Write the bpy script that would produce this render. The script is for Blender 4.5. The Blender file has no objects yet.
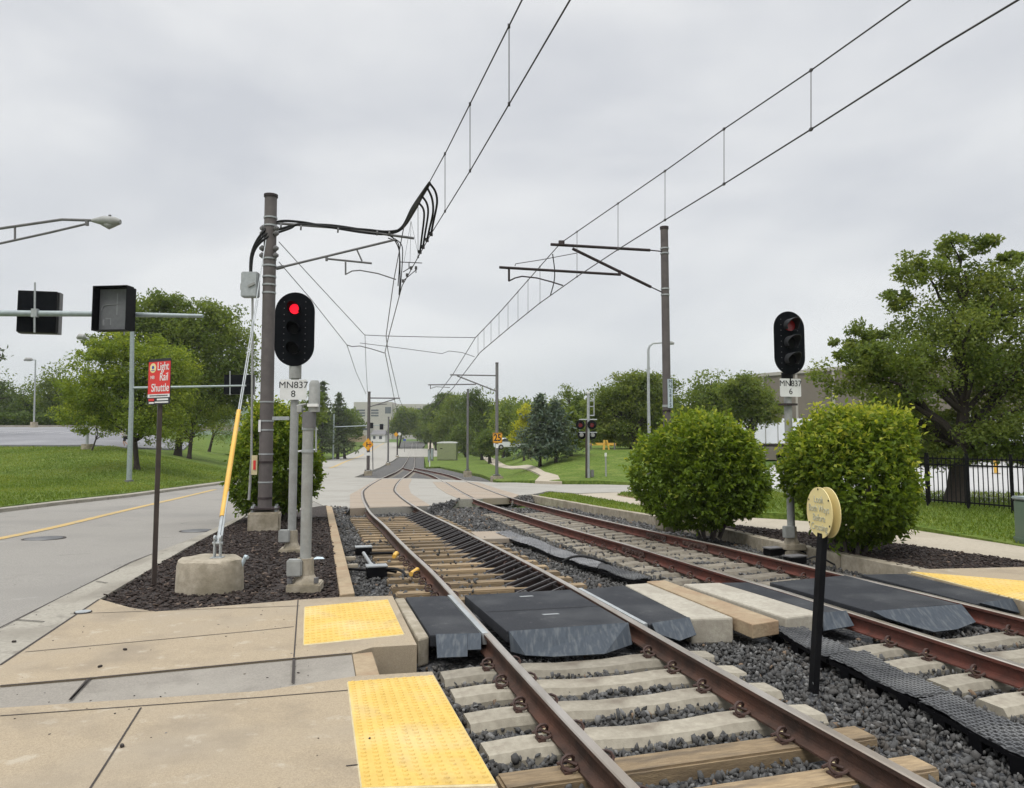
import bpy, bmesh, math, random
import numpy as np
from mathutils import Vector, Matrix, geometry

R = math.radians
rng = np.random.default_rng(7)
random.seed(7)
S = bpy.context.scene
C = S.collection
EYE = 1.81                      # camera height over the rail heads beside it
FPX, CX, CY = 750.0, 512.0, 384.0
PITCH = math.atan(55 / 750.0)

# ---------------------------------------------------------------- terrain
def base(Y):
    return np.interp(Y, [-60, 0, 9, 13.4, 17.3, 23, 30.6, 50, 74, 100, 150, 187, 235, 300, 420, 3000],
                     [0, 0, 0, -.05, -.15, -.29, -.48, -.92, -1.42, -1.9, -2.4, -2.5, -1.7, .35, 1.0, 1.0])

def sst(x):
    x = np.clip(x, 0, 1)
    return x * x * (3 - 2 * x)

def ray(px, py):
    x = (px - CX) / FPX
    v = (CY - py) / FPX
    c, s = math.cos(PITCH), math.sin(PITCH)
    return np.array([x, c - v * s, s + v * c])

_T = np.concatenate([np.arange(1.5, 40, .01), np.arange(40, 700, .1)])
def at(px, py, fn=None, dz=0.0):
    """Point of the terrain fn(x, y)+dz that a sight line meets."""
    d = ray(px, py)
    X, Y, Z = d[0] * _T, d[1] * _T, EYE + d[2] * _T
    H = (base(Y) if fn is None else fn(X, Y)) + dz
    m = Z < H
    i = int(np.argmax(m)) if m.any() else len(_T) - 1
    return Vector((X[i], Y[i], H[i]))

def atY(px, py, Y):
    d = ray(px, py) * (Y / ray(px, py)[1])
    return Vector((d[0], Y, EYE + d[2]))

def atZ(px, py, z):
    d = ray(px, py)
    t = (z - EYE) / d[2]
    return Vector((d[0] * t, d[1] * t, z))

_cl = [at(p[0], p[1]) for p in [(-260, 560), (0, 507.5), (60, 500.5), (127, 493.5), (224, 481), (262, 475), (330, 459.2), (363, 446.6), (372, 442.2)]]
_clY = [p.y for p in _cl]; _clX = [p.x for p in _cl]
def kerbX(Y):
    return np.interp(Y, _clY, _clX)

def zleft(X, Y):
    X = np.asarray(X, float); Y = np.asarray(Y, float)
    d = np.clip(kerbX(Y) - X, 0, 40)
    b = base(Y) + .06 + np.minimum(.035 * d, .9) * sst(d / 3)
    plane = np.where(Y < 60, 1.17 + .085 * (Y - 60), np.minimum(1.17 + .053 * (Y - 60), 3.29))
    q = X / np.maximum(Y, 1)
    w = sst((-.22 - q) / .12)
    p2 = b + (np.maximum(plane, b) - b) * w
    lo = b + np.clip(p2 - b, 0, .17 * np.maximum(d - .5, 0))
    return lo

def zright(X, Y):
    X = np.asarray(X, float); Y = np.asarray(Y, float)
    q = X / np.maximum(Y, 1)
    b = base(Y)
    far = np.minimum(.85 + .012 * (Y - 65), 2.4)
    m = sst((q + .02) / .10) * sst((Y - 37) / 30) * (1 - sst((q - .22) / .07))
    z = b + (np.maximum(far, b) - b) * m
    fl = sst((q - .18) / .18)
    return z * (1 - fl) + (-.03 - .0 * Y) * fl

def zboth(X, Y):
    X = np.asarray(X, float); Y = np.asarray(Y, float)
    L = X < kerbX(Y)
    return np.where(L & (X < 0), zleft(X, Y), np.where(X > -.05 * Y, zright(X, Y), base(Y)))

# ---------------------------------------------------------------- materials
def newmat(name):
    m = bpy.data.materials.new(name)
    m.use_nodes = True
    nt = m.node_tree
    b = nt.nodes['Principled BSDF']
    return m, nt, b

def col(c):
    return (c[0], c[1], c[2], 1)

def mat(name, c1, c2=None, scale=6.0, rough=.7, metal=0.0, bump=0.0, bscale=40.0, detail=4.0, c3=None, s3=1.0,
        f3=.5, stretch=None, spec=.5, lo=.35, hi=.65, rnd=0, blots=()):
    """Principled with two noise-mixed colours, an optional broad third colour and fine relief."""
    m, nt, b = newmat(name)
    N, L = nt.nodes, nt.links
    b.inputs['Roughness'].default_value = rough
    b.inputs['Metallic'].default_value = metal
    b.inputs['Specular IOR Level'].default_value = spec
    if c2 is None:
        c2 = tuple(x * .82 for x in c1)
    tc = N.new('ShaderNodeTexCoord')
    vec = tc.outputs['Object']
    if stretch:
        mp = N.new('ShaderNodeMapping'); mp.inputs['Scale'].default_value = stretch
        L.new(vec, mp.inputs['Vector']); vec = mp.outputs['Vector']
    n1 = N.new('ShaderNodeTexNoise'); n1.inputs['Scale'].default_value = scale; n1.inputs['Detail'].default_value = detail
    n1.inputs['Roughness'].default_value = .65
    L.new(vec, n1.inputs['Vector'])
    r = N.new('ShaderNodeValToRGB')
    r.color_ramp.elements[0].position = lo; r.color_ramp.elements[0].color = col(c1)
    r.color_ramp.elements[1].position = hi; r.color_ramp.elements[1].color = col(c2)
    L.new(n1.outputs['Fac'], r.inputs['Fac'])
    out = r.outputs['Color']
    if c3 is not None:
        n3 = N.new('ShaderNodeTexNoise'); n3.inputs['Scale'].default_value = s3; n3.inputs['Detail'].default_value = 5
        L.new(vec, n3.inputs['Vector'])
        mr = N.new('ShaderNodeMapRange'); mr.inputs['From Min'].default_value = .48; mr.inputs['From Max'].default_value = .68
        mr.inputs['To Max'].default_value = f3
        L.new(n3.outputs['Fac'], mr.inputs['Value'])
        mx = N.new('ShaderNodeMix'); mx.data_type = 'RGBA'
        L.new(mr.outputs['Result'], mx.inputs['Factor'])
        L.new(out, mx.inputs['A']); mx.inputs['B'].default_value = col(c3)
        out = mx.outputs['Result']
    for (bc, bs, b0, b1, bf) in blots:
        nb_ = N.new('ShaderNodeTexNoise'); nb_.inputs['Scale'].default_value = bs; nb_.inputs['Detail'].default_value = 9; nb_.inputs['Roughness'].default_value = .62
        L.new(vec, nb_.inputs['Vector'])
        mb_ = N.new('ShaderNodeMapRange'); mb_.inputs['From Min'].default_value = b0; mb_.inputs['From Max'].default_value = b1; mb_.inputs['To Max'].default_value = bf
        L.new(nb_.outputs['Fac'], mb_.inputs['Value'])
        mx_ = N.new('ShaderNodeMix'); mx_.data_type = 'RGBA'; L.new(mb_.outputs['Result'], mx_.inputs['Factor'])
        L.new(out, mx_.inputs['A']); mx_.inputs['B'].default_value = col(bc); out = mx_.outputs['Result']
    if rnd:
        oi = N.new('ShaderNodeObjectInfo'); mr2 = N.new('ShaderNodeMapRange')
        mr2.inputs['To Min'].default_value = 1 - rnd; mr2.inputs['To Max'].default_value = 1 + rnd * .6
        L.new(oi.outputs['Random'], mr2.inputs['Value'])
        vs_ = N.new('ShaderNodeVectorMath'); vs_.operation = 'SCALE'; L.new(out, vs_.inputs[0]); L.new(mr2.outputs['Result'], vs_.inputs['Scale'])
        out = vs_.outputs['Vector']
    L.new(out, b.inputs['Base Color'])
    if bump:
        nb = N.new('ShaderNodeTexNoise'); nb.inputs['Scale'].default_value = bscale; nb.inputs['Detail'].default_value = 3
        L.new(vec, nb.inputs['Vector'])
        bp = N.new('ShaderNodeBump'); bp.inputs['Strength'].default_value = bump; bp.inputs['Distance'].default_value = .02
        L.new(nb.outputs['Fac'], bp.inputs['Height']); L.new(bp.outputs['Normal'], b.inputs['Normal'])
    return m

def cellmat(name, cols, scale, rough=.85, bump=.6, dist=.03, broad=None):
    """Crushed stone / chips: a colour per voronoi cell and relief from the cell distance."""
    m, nt, b = newmat(name)
    N, L = nt.nodes, nt.links
    b.inputs['Roughness'].default_value = rough
    tc = N.new('ShaderNodeTexCoord')
    v = N.new('ShaderNodeTexVoronoi'); v.inputs['Scale'].default_value = scale
    L.new(tc.outputs['Object'], v.inputs['Vector'])
    sp = N.new('ShaderNodeSeparateColor'); L.new(v.outputs['Color'], sp.inputs['Color'])
    r = N.new('ShaderNodeValToRGB')
    while len(r.color_ramp.elements) < len(cols):
        r.color_ramp.elements.new(.5)
    for i, (p, c) in enumerate(cols):
        r.color_ramp.elements[i].position = p; r.color_ramp.elements[i].color = col(c)
    L.new(sp.outputs['Red'], r.inputs['Fac'])
    out = r.outputs['Color']
    if broad:
        n3 = N.new('ShaderNodeTexNoise'); n3.inputs['Scale'].default_value = .8; n3.inputs['Detail'].default_value = 5
        L.new(tc.outputs['Object'], n3.inputs['Vector'])
        mr = N.new('ShaderNodeMapRange'); mr.inputs['From Min'].default_value = .42; mr.inputs['From Max'].default_value = .66; mr.inputs['To Max'].default_value = .6
        L.new(n3.outputs['Fac'], mr.inputs['Value'])
        mx = N.new('ShaderNodeMix'); mx.data_type = 'RGBA'; L.new(mr.outputs['Result'], mx.inputs['Factor'])
        L.new(out, mx.inputs['A']); mx.inputs['B'].default_value = col(broad); out = mx.outputs['Result']
    L.new(out, b.inputs['Base Color'])
    bp = N.new('ShaderNodeBump'); bp.inputs['Strength'].default_value = bump; bp.inputs['Distance'].default_value = dist
    bp.invert = True
    L.new(v.outputs['Distance'], bp.inputs['Height']); L.new(bp.outputs['Normal'], b.inputs['Normal'])
    return m

def leafmat(name, c1, c2, c3=None, trans=.35, rough=.55):
    """Leaf: colour runs c1 -> c2 (-> c3) with the per-leaf attribute 'tint'; part of the light passes through."""
    m, nt, b = newmat(name)
    N, L = nt.nodes, nt.links
    a = N.new('ShaderNodeAttribute'); a.attribute_name = 'tint'
    r = N.new('ShaderNodeValToRGB')
    r.color_ramp.elements[0].color = col(c1); r.color_ramp.elements[1].color = col(c2)
    if c3:
        r.color_ramp.elements[1].position = .6
        e = r.color_ramp.elements.new(1.0); e.color = col(c3)
    L.new(a.outputs['Fac'], r.inputs['Fac'])
    L.new(r.outputs['Color'], b.inputs['Base Color'])
    b.inputs['Roughness'].default_value = rough
    b.inputs['Specular IOR Level'].default_value = .18
    t = N.new('ShaderNodeBsdfTranslucent')
    hs = N.new('ShaderNodeMix'); hs.data_type = 'RGBA'; hs.blend_type = 'MULTIPLY'; hs.inputs['Factor'].default_value = 1
    L.new(r.outputs['Color'], hs.inputs['A']); hs.inputs['B'].default_value = (1.65, 1.55, .75, 1)
    L.new(hs.outputs['Result'], t.inputs['Color'])
    mx = N.new('ShaderNodeMixShader'); mx.inputs['Fac'].default_value = trans
    L.new(b.outputs['BSDF'], mx.inputs[1]); L.new(t.outputs['BSDF'], mx.inputs[2])
    L.new(mx.outputs['Shader'], N['Material Output'].inputs['Surface'])
    return m

def lampmat(name, c, e):
    m, nt, b = newmat(name)
    b.inputs['Base Color'].default_value = col(c)
    b.inputs['Emission Color'].default_value = col(c)
    b.inputs['Emission Strength'].default_value = e
    return m

# ---------------------------------------------------------------- objects
def tag(o, label=None, cat=None, group=None, kind=None):
    if label: o['label'] = label
    if cat: o['category'] = cat
    if group: o['group'] = group
    if kind: o['kind'] = kind
    return o

def thing(name, loc, label, cat, group=None):
    o = bpy.data.objects.new(name, None)
    o.empty_display_size = .2
    C.objects.link(o)
    o.location = loc
    return tag(o, label, cat, group)

def copy_tree(o, parent=None):
    c = o.copy(); C.objects.link(c); c.parent = parent
    for ch in list(o.children):
        copy_tree(ch, c)
    return c

def wloc(o):
    p = Vector((0, 0, 0))
    while o is not None:
        p += o.location; o = o.parent
    return p

class MB:
    """Collects boxes, bars, tubes, prisms in world coordinates; build() links them as one mesh object."""
    def __init__(s):
        s.v, s.f, s.m, s.cur = [], [], [], 0
    def add(s, vs, fs, mi=None):
        o = len(s.v)
        s.v += [tuple(p) for p in vs]
        s.f += [tuple(o + i for i in f) for f in fs]
        s.m += [s.cur if mi is None else mi] * len(fs)
        return s
    def box(s, c, size, rz=0, M=None, mi=None, bev=0):
        hx, hy, hz = size[0] / 2, size[1] / 2, size[2] / 2
        Mx = M or Matrix.Rotation(rz, 3, 'Z')
        c = Vector(c)
        if bev:
            bm = bmesh.new(); bmesh.ops.create_cube(bm, size=1)
            for q in bm.verts: q.co = Vector((q.co.x * 2 * hx, q.co.y * 2 * hy, q.co.z * 2 * hz))
            bmesh.ops.bevel(bm, geom=bm.edges[:], offset=bev, segments=2, affect='EDGES')
            bm.verts.index_update()
            s.add([c + Mx @ q.co for q in bm.verts], [[q.index for q in f.verts] for f in bm.faces], mi); bm.free()
            return s
        P = [c + Mx @ Vector((x * hx, y * hy, z * hz)) for z in (-1, 1) for x, y in ((-1, -1), (1, -1), (1, 1), (-1, 1))]
        return s.add(P, [(3, 2, 1, 0), (4, 5, 6, 7), (0, 1, 5, 4), (1, 2, 6, 5), (2, 3, 7, 6), (3, 0, 4, 7)], mi)
    def bar(s, p, q, w, h, mi=None, up=(0, 0, 1)):
        p, q = Vector(p), Vector(q); d = q - p; n = d.normalized()
        u = Vector(up)
        if abs(n.dot(u)) > .98: u = Vector((0, 1, 0))
        a = n.cross(u).normalized(); b = a.cross(n)
        M = Matrix((a, n, b)).transposed()
        return s.box((p + q) / 2, (w, d.length, h), M=M, mi=mi)
    def tube(s, pts, r, n=8, mi=None, cap=True):
        pts = [Vector(p) for p in pts]
        rr = list(r) if hasattr(r, '__len__') else [r] * len(pts)
        vs, fs = [], []
        ref = None
        for i, p in enumerate(pts):
            t = (pts[min(i + 1, len(pts) - 1)] - pts[max(i - 1, 0)]).normalized()
            if ref is None:
                ref = Vector((1, 0, 0)) if abs(t.x) < .8 else Vector((0, 1, 0))
            a = (ref - t * ref.dot(t)).normalized(); b = t.cross(a); ref = a
            for k in range(n):
                g = 2 * math.pi * k / n
                vs.append(p + (a * math.cos(g) + b * math.sin(g)) * rr[i])
        for i in range(len(pts) - 1):
            for k in range(n):
                k2 = (k + 1) % n
                fs.append((i * n + k, i * n + k2, (i + 1) * n + k2, (i + 1) * n + k))
        if cap:
            fs.append(tuple(range(n))[::-1]); fs.append(tuple((len(pts) - 1) * n + k for k in range(n)))
        return s.add(vs, fs, mi)
    def cyl(s, p, q, r, n=16, r2=None, mi=None):
        return s.tube([p, q], [r, r if r2 is None else r2], n, mi)
    def prism(s, poly, z0, z1, mi=None):
        """poly: [(x, y)] ccw or cw; z0/z1 numbers or per-vertex lists."""
        n = len(poly)
        ar = sum(poly[i][0] * poly[(i + 1) % n][1] - poly[(i + 1) % n][0] * poly[i][1] for i in range(n))
        z0 = list(z0) if hasattr(z0, '__len__') else [z0] * n
        z1 = list(z1) if hasattr(z1, '__len__') else [z1] * n
        idx = list(range(n)) if ar > 0 else list(range(n))[::-1]
        vs = [(poly[i][0], poly[i][1], z0[i]) for i in idx] + [(poly[i][0], poly[i][1], z1[i]) for i in idx]
        fs = [tuple(range(n))[::-1], tuple(range(n, 2 * n))] + [(i, (i + 1) % n, n + (i + 1) % n, n + i) for i in range(n)]
        return s.add(vs, fs, mi)
    def plate(s, outline, c, right, up, t, mi=None):
        """Flat plate of thickness t: outline [(u, v)], front face at c, normal = right x up."""
        c, right, up = Vector(c), Vector(right).normalized(), Vector(up).normalized()
        nrm = right.cross(up)
        n = len(outline)
        vs = [c + right * u + up * v for u, v in outline] + [c + right * u + up * v - nrm * t for u, v in outline]
        fs = [tuple(range(n)), tuple(range(2 * n - 1, n - 1, -1))] + [(i, n + i, n + (i + 1) % n, (i + 1) % n) for i in range(n)]
        return s.add(vs, fs, mi)
    def build(s, name, mats, parent=None, smooth=False, origin=None, bevel=0):
        me = bpy.data.meshes.new(name)
        off = wloc(parent) if parent is not None else Vector(origin or (0, 0, 0))
        me.from_pydata([(p[0] - off.x, p[1] - off.y, p[2] - off.z) for p in s.v], [], s.f)
        for m in (mats if isinstance(mats, (list, tuple)) else [mats]):
            me.materials.append(m)
        me.polygons.foreach_set('material_index', s.m)
        if smooth:
            me.polygons.foreach_set('use_smooth', [True] * len(s.f))
        me.update()
        if smooth:
            me.set_sharp_from_angle(angle=R(40))
        o = bpy.data.objects.new(name, me)
        C.objects.link(o)
        if parent is not None:
            o.parent = parent
        else:
            o.location = off
        if bevel:
            md = o.modifiers.new('bevel', 'BEVEL'); md.width = bevel; md.segments = 2; md.limit_method = 'ANGLE'; md.angle_limit = R(40)
        return o

def npmesh(name, V, F, m, parent=None, tint=None, origin=(0, 0, 0), smooth=False, mi=None):
    """Fast mesh from arrays; F is (n, k) with constant k."""
    me = bpy.data.meshes.new(name)
    off = np.array(wloc(parent) if parent is not None else origin, float)
    V = np.asarray(V, np.float32) - off.astype(np.float32)
    F = np.asarray(F, np.int32)
    n, k = F.shape
    me.vertices.add(len(V)); me.vertices.foreach_set('co', V.ravel())
    me.loops.add(n * k); me.loops.foreach_set('vertex_index', F.ravel())
    me.polygons.add(n); me.polygons.foreach_set('loop_start', np.arange(n, dtype=np.int32) * k)
    me.polygons.foreach_set('loop_total', np.full(n, k, np.int32))
    for q in (m if isinstance(m, (list, tuple)) else [m]):
        me.materials.append(q)
    if mi is not None:
        me.polygons.foreach_set('material_index', np.asarray(mi, np.int32))
    if smooth:
        me.polygons.foreach_set('use_smooth', np.ones(n, bool))
    me.update(calc_edges=True)
    if tint is not None:
        at_ = me.attributes.new('tint', 'FLOAT', 'FACE'); at_.data.foreach_set('value', np.asarray(tint, np.float32))
    o = bpy.data.objects.new(name, me); C.objects.link(o)
    if parent is not None: o.parent = parent
    else: o.location = tuple(off)
    return o

def pip(P, poly):
    """Points (n,2) inside polygon."""
    x, y = P[:, 0], P[:, 1]
    ins = np.zeros(len(P), bool)
    n = len(poly)
    for i in range(n):
        x1, y1 = poly[i][0], poly[i][1]; x2, y2 = poly[(i + 1) % n][0], poly[(i + 1) % n][1]
        if y1 == y2: continue
        c = ((y1 > y) != (y2 > y)) & (x < (x2 - x1) * (y - y1) / (y2 - y1) + x1)
        ins ^= c
    return ins

def sheet(name, poly, zf, dz, m, step=1.0, skirt=.3, parent=None):
    """Ground patch over a plan polygon, following zf(x, y)+dz, with vertical sides of height skirt."""
    pts = []
    n = len(poly)
    for i in range(n):
        a, b = Vector(poly[i][:2]), Vector(poly[(i + 1) % n][:2])
        k = max(1, int((b - a).length / step))
        pts += [a.lerp(b, j / k) for j in range(k)]
    nb = len(pts)
    ar = sum(pts[i].x * pts[(i + 1) % nb].y - pts[(i + 1) % nb].x * pts[i].y for i in range(nb))
    if ar < 0: pts.reverse()
    xs = [p.x for p in pts]; ys = [p.y for p in pts]
    gx = np.arange(min(xs), max(xs), step); gy = np.arange(min(ys), max(ys), step)
    inner = []
    if len(gx) and len(gy):
        G = np.stack(np.meshgrid(gx, gy), -1).reshape(-1, 2) + rng.uniform(-.1, .1, (len(gx) * len(gy), 2)) * step
        inner = [Vector(p) for p in G[pip(G, [(p.x, p.y) for p in pts])]]
    edges = [(i, (i + 1) % nb) for i in range(nb)]
    vv, ee, ff, _, _, _ = geometry.delaunay_2d_cdt(pts + inner, edges, [], 1, 1e-5)
    X = np.array([p.x for p in vv]); Y = np.array([p.y for p in vv])
    Z = zf(X, Y) + dz
    V = [(X[i], Y[i], float(Z[i])) for i in range(len(vv))]
    F = [tuple(f) for f in ff]
    if skirt:
        cnt = {}
        for f in F:
            for i in range(len(f)):
                a, b = f[i], f[(i + 1) % len(f)]
                cnt[(a, b)] = 1
        low = {}
        for (a, b) in list(cnt):
            if (b, a) not in cnt:
                for q in (a, b):
                    if q not in low:
                        low[q] = len(V); V.append((V[q][0], V[q][1], V[q][2] - skirt))
                F.append((b, a, low[a], low[b]))
    mb = MB(); mb.add(V, F)
    return mb.build(name, m, parent)

def zb(X, Y):
    return base(Y)

def pxpoly(P, fn=None, dz=0.0):
    return [tuple(at(p[0], p[1], fn, dz)) for p in P]

def smooth_path(P, n=8):
    """Catmull-Rom through 3-D points."""
    P = [Vector(p) for p in P]
    Q = [P[0] * 2 - P[1]] + P + [P[-1] * 2 - P[-2]]
    out = []
    for i in range(1, len(Q) - 2):
        a, b, c, d = Q[i - 1:i + 3]
        for j in range(n):
            t = j / n
            out.append(.5 * ((2 * b) + (c - a) * t + (2 * a - 5 * b + 4 * c - d) * t * t + (3 * b - a - 3 * c + d) * t ** 3))
    out.append(P[-1])
    return out

def text(parent, s, size, c, right, up, m, name='lettering', align='CENTER', depth=.003, sx=1.0, bold=0):
    cu = bpy.data.curves.new(name, 'FONT'); cu.body = s; cu.size = size; cu.extrude = depth / 2; cu.offset = bold * size; cu.align_x = align; cu.align_y = 'CENTER'
    o = bpy.data.objects.new(name, cu); C.objects.link(o)
    bpy.context.view_layer.update()
    me = bpy.data.meshes.new_from_object(o.evaluated_get(bpy.context.evaluated_depsgraph_get()))
    C.objects.unlink(o); bpy.data.objects.remove(o)
    me.materials.append(m); me.name = name
    right, up = Vector(right).normalized(), Vector(up).normalized()
    nrm = right.cross(up)
    off = wloc(parent)
    M = Matrix((right * sx, up, nrm)).transposed().to_4x4()
    M.translation = Vector(c) - off
    me.transform(M)
    q = bpy.data.objects.new(name, me); C.objects.link(q); q.parent = parent
    return q

def oval(w, h, n=12):
    """Stadium outline (round ends), w < h."""
    r = w / 2; k = h / 2 - r; o = []
    for i in range(n + 1):
        a = math.pi * i / n; o.append((r * math.cos(a), k + r * math.sin(a)))
    for i in range(n + 1):
        a = math.pi + math.pi * i / n; o.append((r * math.cos(a), -k + r * math.sin(a)))
    return o

def ring(r, n=24, ry=None):
    return [(r * math.cos(2 * math.pi * i / n), (ry or r) * math.sin(2 * math.pi * i / n)) for i in range(n)]

def rect(w, h):
    return [(-w / 2, -h / 2), (w / 2, -h / 2), (w / 2, h / 2), (-w / 2, h / 2)]

def rrect(w, h, r, n=4):
    o = []
    for cx, cy, a0 in ((w / 2 - r, -h / 2 + r, -90), (w / 2 - r, h / 2 - r, 0), (-w / 2 + r, h / 2 - r, 90), (-w / 2 + r, -h / 2 + r, 180)):
        for i in range(n + 1):
            a = R(a0 + 90 * i / n); o.append((cx + r * math.cos(a), cy + r * math.sin(a)))
    return o

ORD = ['first', 'second', 'third', 'fourth', 'fifth', 'sixth', 'seventh', 'eighth', 'ninth', 'tenth', 'eleventh', 'twelfth',
       'thirteenth', 'fourteenth', 'fifteenth', 'sixteenth', 'seventeenth', 'eighteenth', 'nineteenth', 'twentieth', 'twenty-first',
       'twenty-second', 'twenty-third', 'twenty-fourth', 'twenty-fifth', 'twenty-sixth', 'twenty-seventh', 'twenty-eighth',
       'twenty-ninth', 'thirtieth', 'thirty-first', 'thirty-second', 'thirty-third', 'thirty-fourth', 'thirty-fifth', 'thirty-sixth',
       'thirty-seventh', 'thirty-eighth', 'thirty-ninth', 'fortieth', 'forty-first', 'forty-second', 'forty-third', 'forty-fourth']

# ---------------------------------------------------------------- palette
M = {}
M['tan'] = mat('tan_concrete', (.385, .312, .212), (.30, .24, .162), 95, .88, bump=.3, bscale=170, c3=(.315, .265, .195), s3=.8, f3=.85, lo=.4, hi=.6, blots=(((.215, .175, .125), 1.3, .50, .66, .55), ((.47, .42, .335), 4.5, .58, .68, .5), ((.15, .125, .10), 22, .66, .72, .6)))
M['tan2'] = mat('tan_concrete_pinkish', (.35, .285, .215), (.29, .235, .18), 60, .88, bump=.2, bscale=120, c3=(.30, .26, .21), s3=.7, f3=.7)
M['inset'] = mat('grey_inset_concrete', (.28, .255, .215), (.22, .20, .17), 80, .88, bump=.25, bscale=140, c3=(.32, .295, .25), s3=1.3, f3=.8, lo=.4, hi=.6, blots=(((.16, .145, .12), 2.2, .56, .70, .5),))
M['joint'] = mat('joint_dark', (.05, .04, .035), (.03, .025, .02), 30, .9)
M['conc'] = mat('weathered_concrete', (.40, .35, .27), (.27, .235, .175), 9, .88, bump=.35, bscale=60, c3=(.20, .17, .11), s3=2.2, f3=.7)
M['conc_l'] = mat('pale_concrete', (.43, .40, .325), (.33, .30, .245), 22, .9, bump=.2, bscale=80, c3=(.28, .25, .20), s3=2.0, f3=.7)
M['kerb'] = mat('kerb_concrete', (.35, .325, .27), (.27, .25, .205), 25, .9, bump=.3, bscale=90, c3=(.20, .18, .145), s3=.9, f3=.8, blots=(((.13, .115, .095), 3.0, .57, .68, .6),))
M['tie'] = mat('concrete_tie', (.35, .318, .25), (.27, .243, .19), 16, .9, bump=.12, bscale=90, c3=(.19, .165, .125), s3=2.5, f3=.7, rnd=.2, blots=(((.12, .09, .065), 3.2, .57, .70, .6),))
M['wood'] = mat('timber_tie', (.32, .235, .135), (.21, .15, .085), 10, .88, bump=.3, bscale=35, stretch=(1, 6, 6), c3=(.11, .085, .06), s3=2, f3=.75, rnd=.4)
M['timber'] = mat('tan_timber', (.37, .285, .18), (.29, .22, .135), 12, .85, bump=.35, bscale=40, c3=(.26, .16, .09), s3=2.4, f3=.55)
M['road'] = mat('worn_road', (.325, .305, .27), (.205, .193, .172), 60, .92, bump=.55, bscale=130, c3=(.22, .208, .187), s3=.35, f3=.85, lo=.32, hi=.68, blots=(((.15, .142, .13), .9, .60, .74, .5), ((.40, .385, .35), 2.2, .64, .74, .4)))
M['street'] = mat('pale_street', (.36, .342, .30), (.285, .272, .24), 20, .9, bump=.3, bscale=90, c3=(.26, .247, .215), s3=.5, f3=.75, blots=(((.19, .18, .16), .8, .58, .72, .45),))
M['lot'] = mat('parking_asphalt', (.21, .21, .22), (.165, .165, .175), 4, .9, c3=(.27, .27, .275), s3=.15, f3=.7)
M['palelot'] = mat('pale_yard', (.45, .445, .43), (.38, .375, .365), 3, .9)
M['path'] = mat('pale_path', (.42, .37, .285), (.35, .305, .235), 14, .9, bump=.2, c3=(.31, .27, .20), s3=.8, f3=.6)
M['yellow_line'] = mat('worn_yellow_paint', (.52, .34, .09), (.40, .30, .15), 14, .8, c3=(.30, .27, .20), s3=3, f3=.7)
M['tile'] = mat('yellow_tile', (.64, .44, .11), (.56, .375, .085), 7, .75, c3=(.66, .51, .24), s3=1.7, f3=.7, blots=(((.36, .25, .09), 3.2, .55, .72, .5), ((.30, .22, .10), 19, .62, .70, .45)))
M['grass'] = mat('lawn_grass', (.135, .19, .035), (.055, .095, .015), 6, .95, bump=1.0, bscale=28, c3=(.175, .205, .052), s3=.7, f3=.6, detail=10, spec=.1, lo=.4, hi=.6)
M['wild'] = mat('far_grass', (.09, .15, .03), (.055, .10, .018), 2, .95, c3=(.12, .15, .04), s3=.05, f3=.7, spec=.1)
M['dirt'] = mat('bare_dirt', (.27, .175, .10), (.19, .125, .07), 8, .95, bump=.5, bscale=30)
M['ballast'] = cellmat('ballast_bed', [(0, (.022, .023, .025)), (.5, (.06, .062, .066)), (.85, (.10, .102, .105)), (1, (.2, .19, .17))], 24, bump=.9, dist=.04)
M['farballast'] = cellmat('far_ballast', [(0, (.03, .03, .03)), (.6, (.07, .07, .069)), (1, (.17, .16, .145))], 9, bump=.8, dist=.06, broad=(.11, .10, .085))
M['stone'] = mat('ballast_stone', (.046, .045, .043), (.105, .103, .10), 7, .88, bump=.25, bscale=60, spec=.18, c3=(.12, .10, .08), s3=.6, f3=.45)
M['stone_l'] = mat('ballast_stone_pale', (.20, .195, .185), (.13, .13, .127), 9, .85, spec=.25)
M['stone_b'] = mat('ballast_stone_brown', (.20, .135, .08), (.12, .085, .06), 9, .85)
M['mulch'] = cellmat('dark_mulch', [(0, (.010, .007, .006)), (.55, (.028, .019, .015)), (.9, (.055, .036, .027)), (1, (.14, .10, .075))], 42, bump=1.0, dist=.03)
M['chip'] = mat('mulch_chip', (.016, .011, .009), (.045, .029, .022), 20, .95)
M['chip_l'] = mat('mulch_chip_pale', (.16, .115, .085), (.09, .065, .05), 20, .95)
M['rust'] = mat('rusty_rail', (.075, .04, .028), (.04, .025, .019), 7, .75, bump=.2, bscale=60, c3=(.12, .05, .03), s3=1.2, f3=.6, spec=.3)
M['redrust'] = mat('red_rusty_rail', (.125, .04, .028), (.07, .028, .021), 7, .75, bump=.2, bscale=60, c3=(.06, .033, .025), s3=.5, f3=.7, spec=.3)
M['railtop'] = mat('polished_rail', (.52, .48, .43), (.40, .36, .31), 5, .33, metal=.75, c3=(.33, .24, .16), s3=2, f3=.35, stretch=(1, .2, 1))
M['clip'] = mat('rusty_clip', (.075, .038, .028), (.04, .024, .02), 12, .7)
M['insul'] = mat('cream_insulator', (.62, .54, .32), (.5, .42, .24), 12, .6)
M['rubber'] = mat('black_rubber', (.030, .032, .037), (.019, .021, .025), 60, .75, bump=.3, bscale=140, c3=(.06, .063, .066), s3=1.6, f3=.75, spec=.25, blots=(((.13, .13, .125), 6.5, .63, .74, .5), ((.09, .085, .075), 30, .62, .70, .4)))
M['ramp'] = mat('scuffed_rubber_ramp', (.052, .063, .076), (.038, .047, .058), 5, .65, stretch=(8, 2, .35), bump=.1, bscale=30, c3=(.15, .16, .16), s3=3.4, f3=.4, spec=.25)
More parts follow.
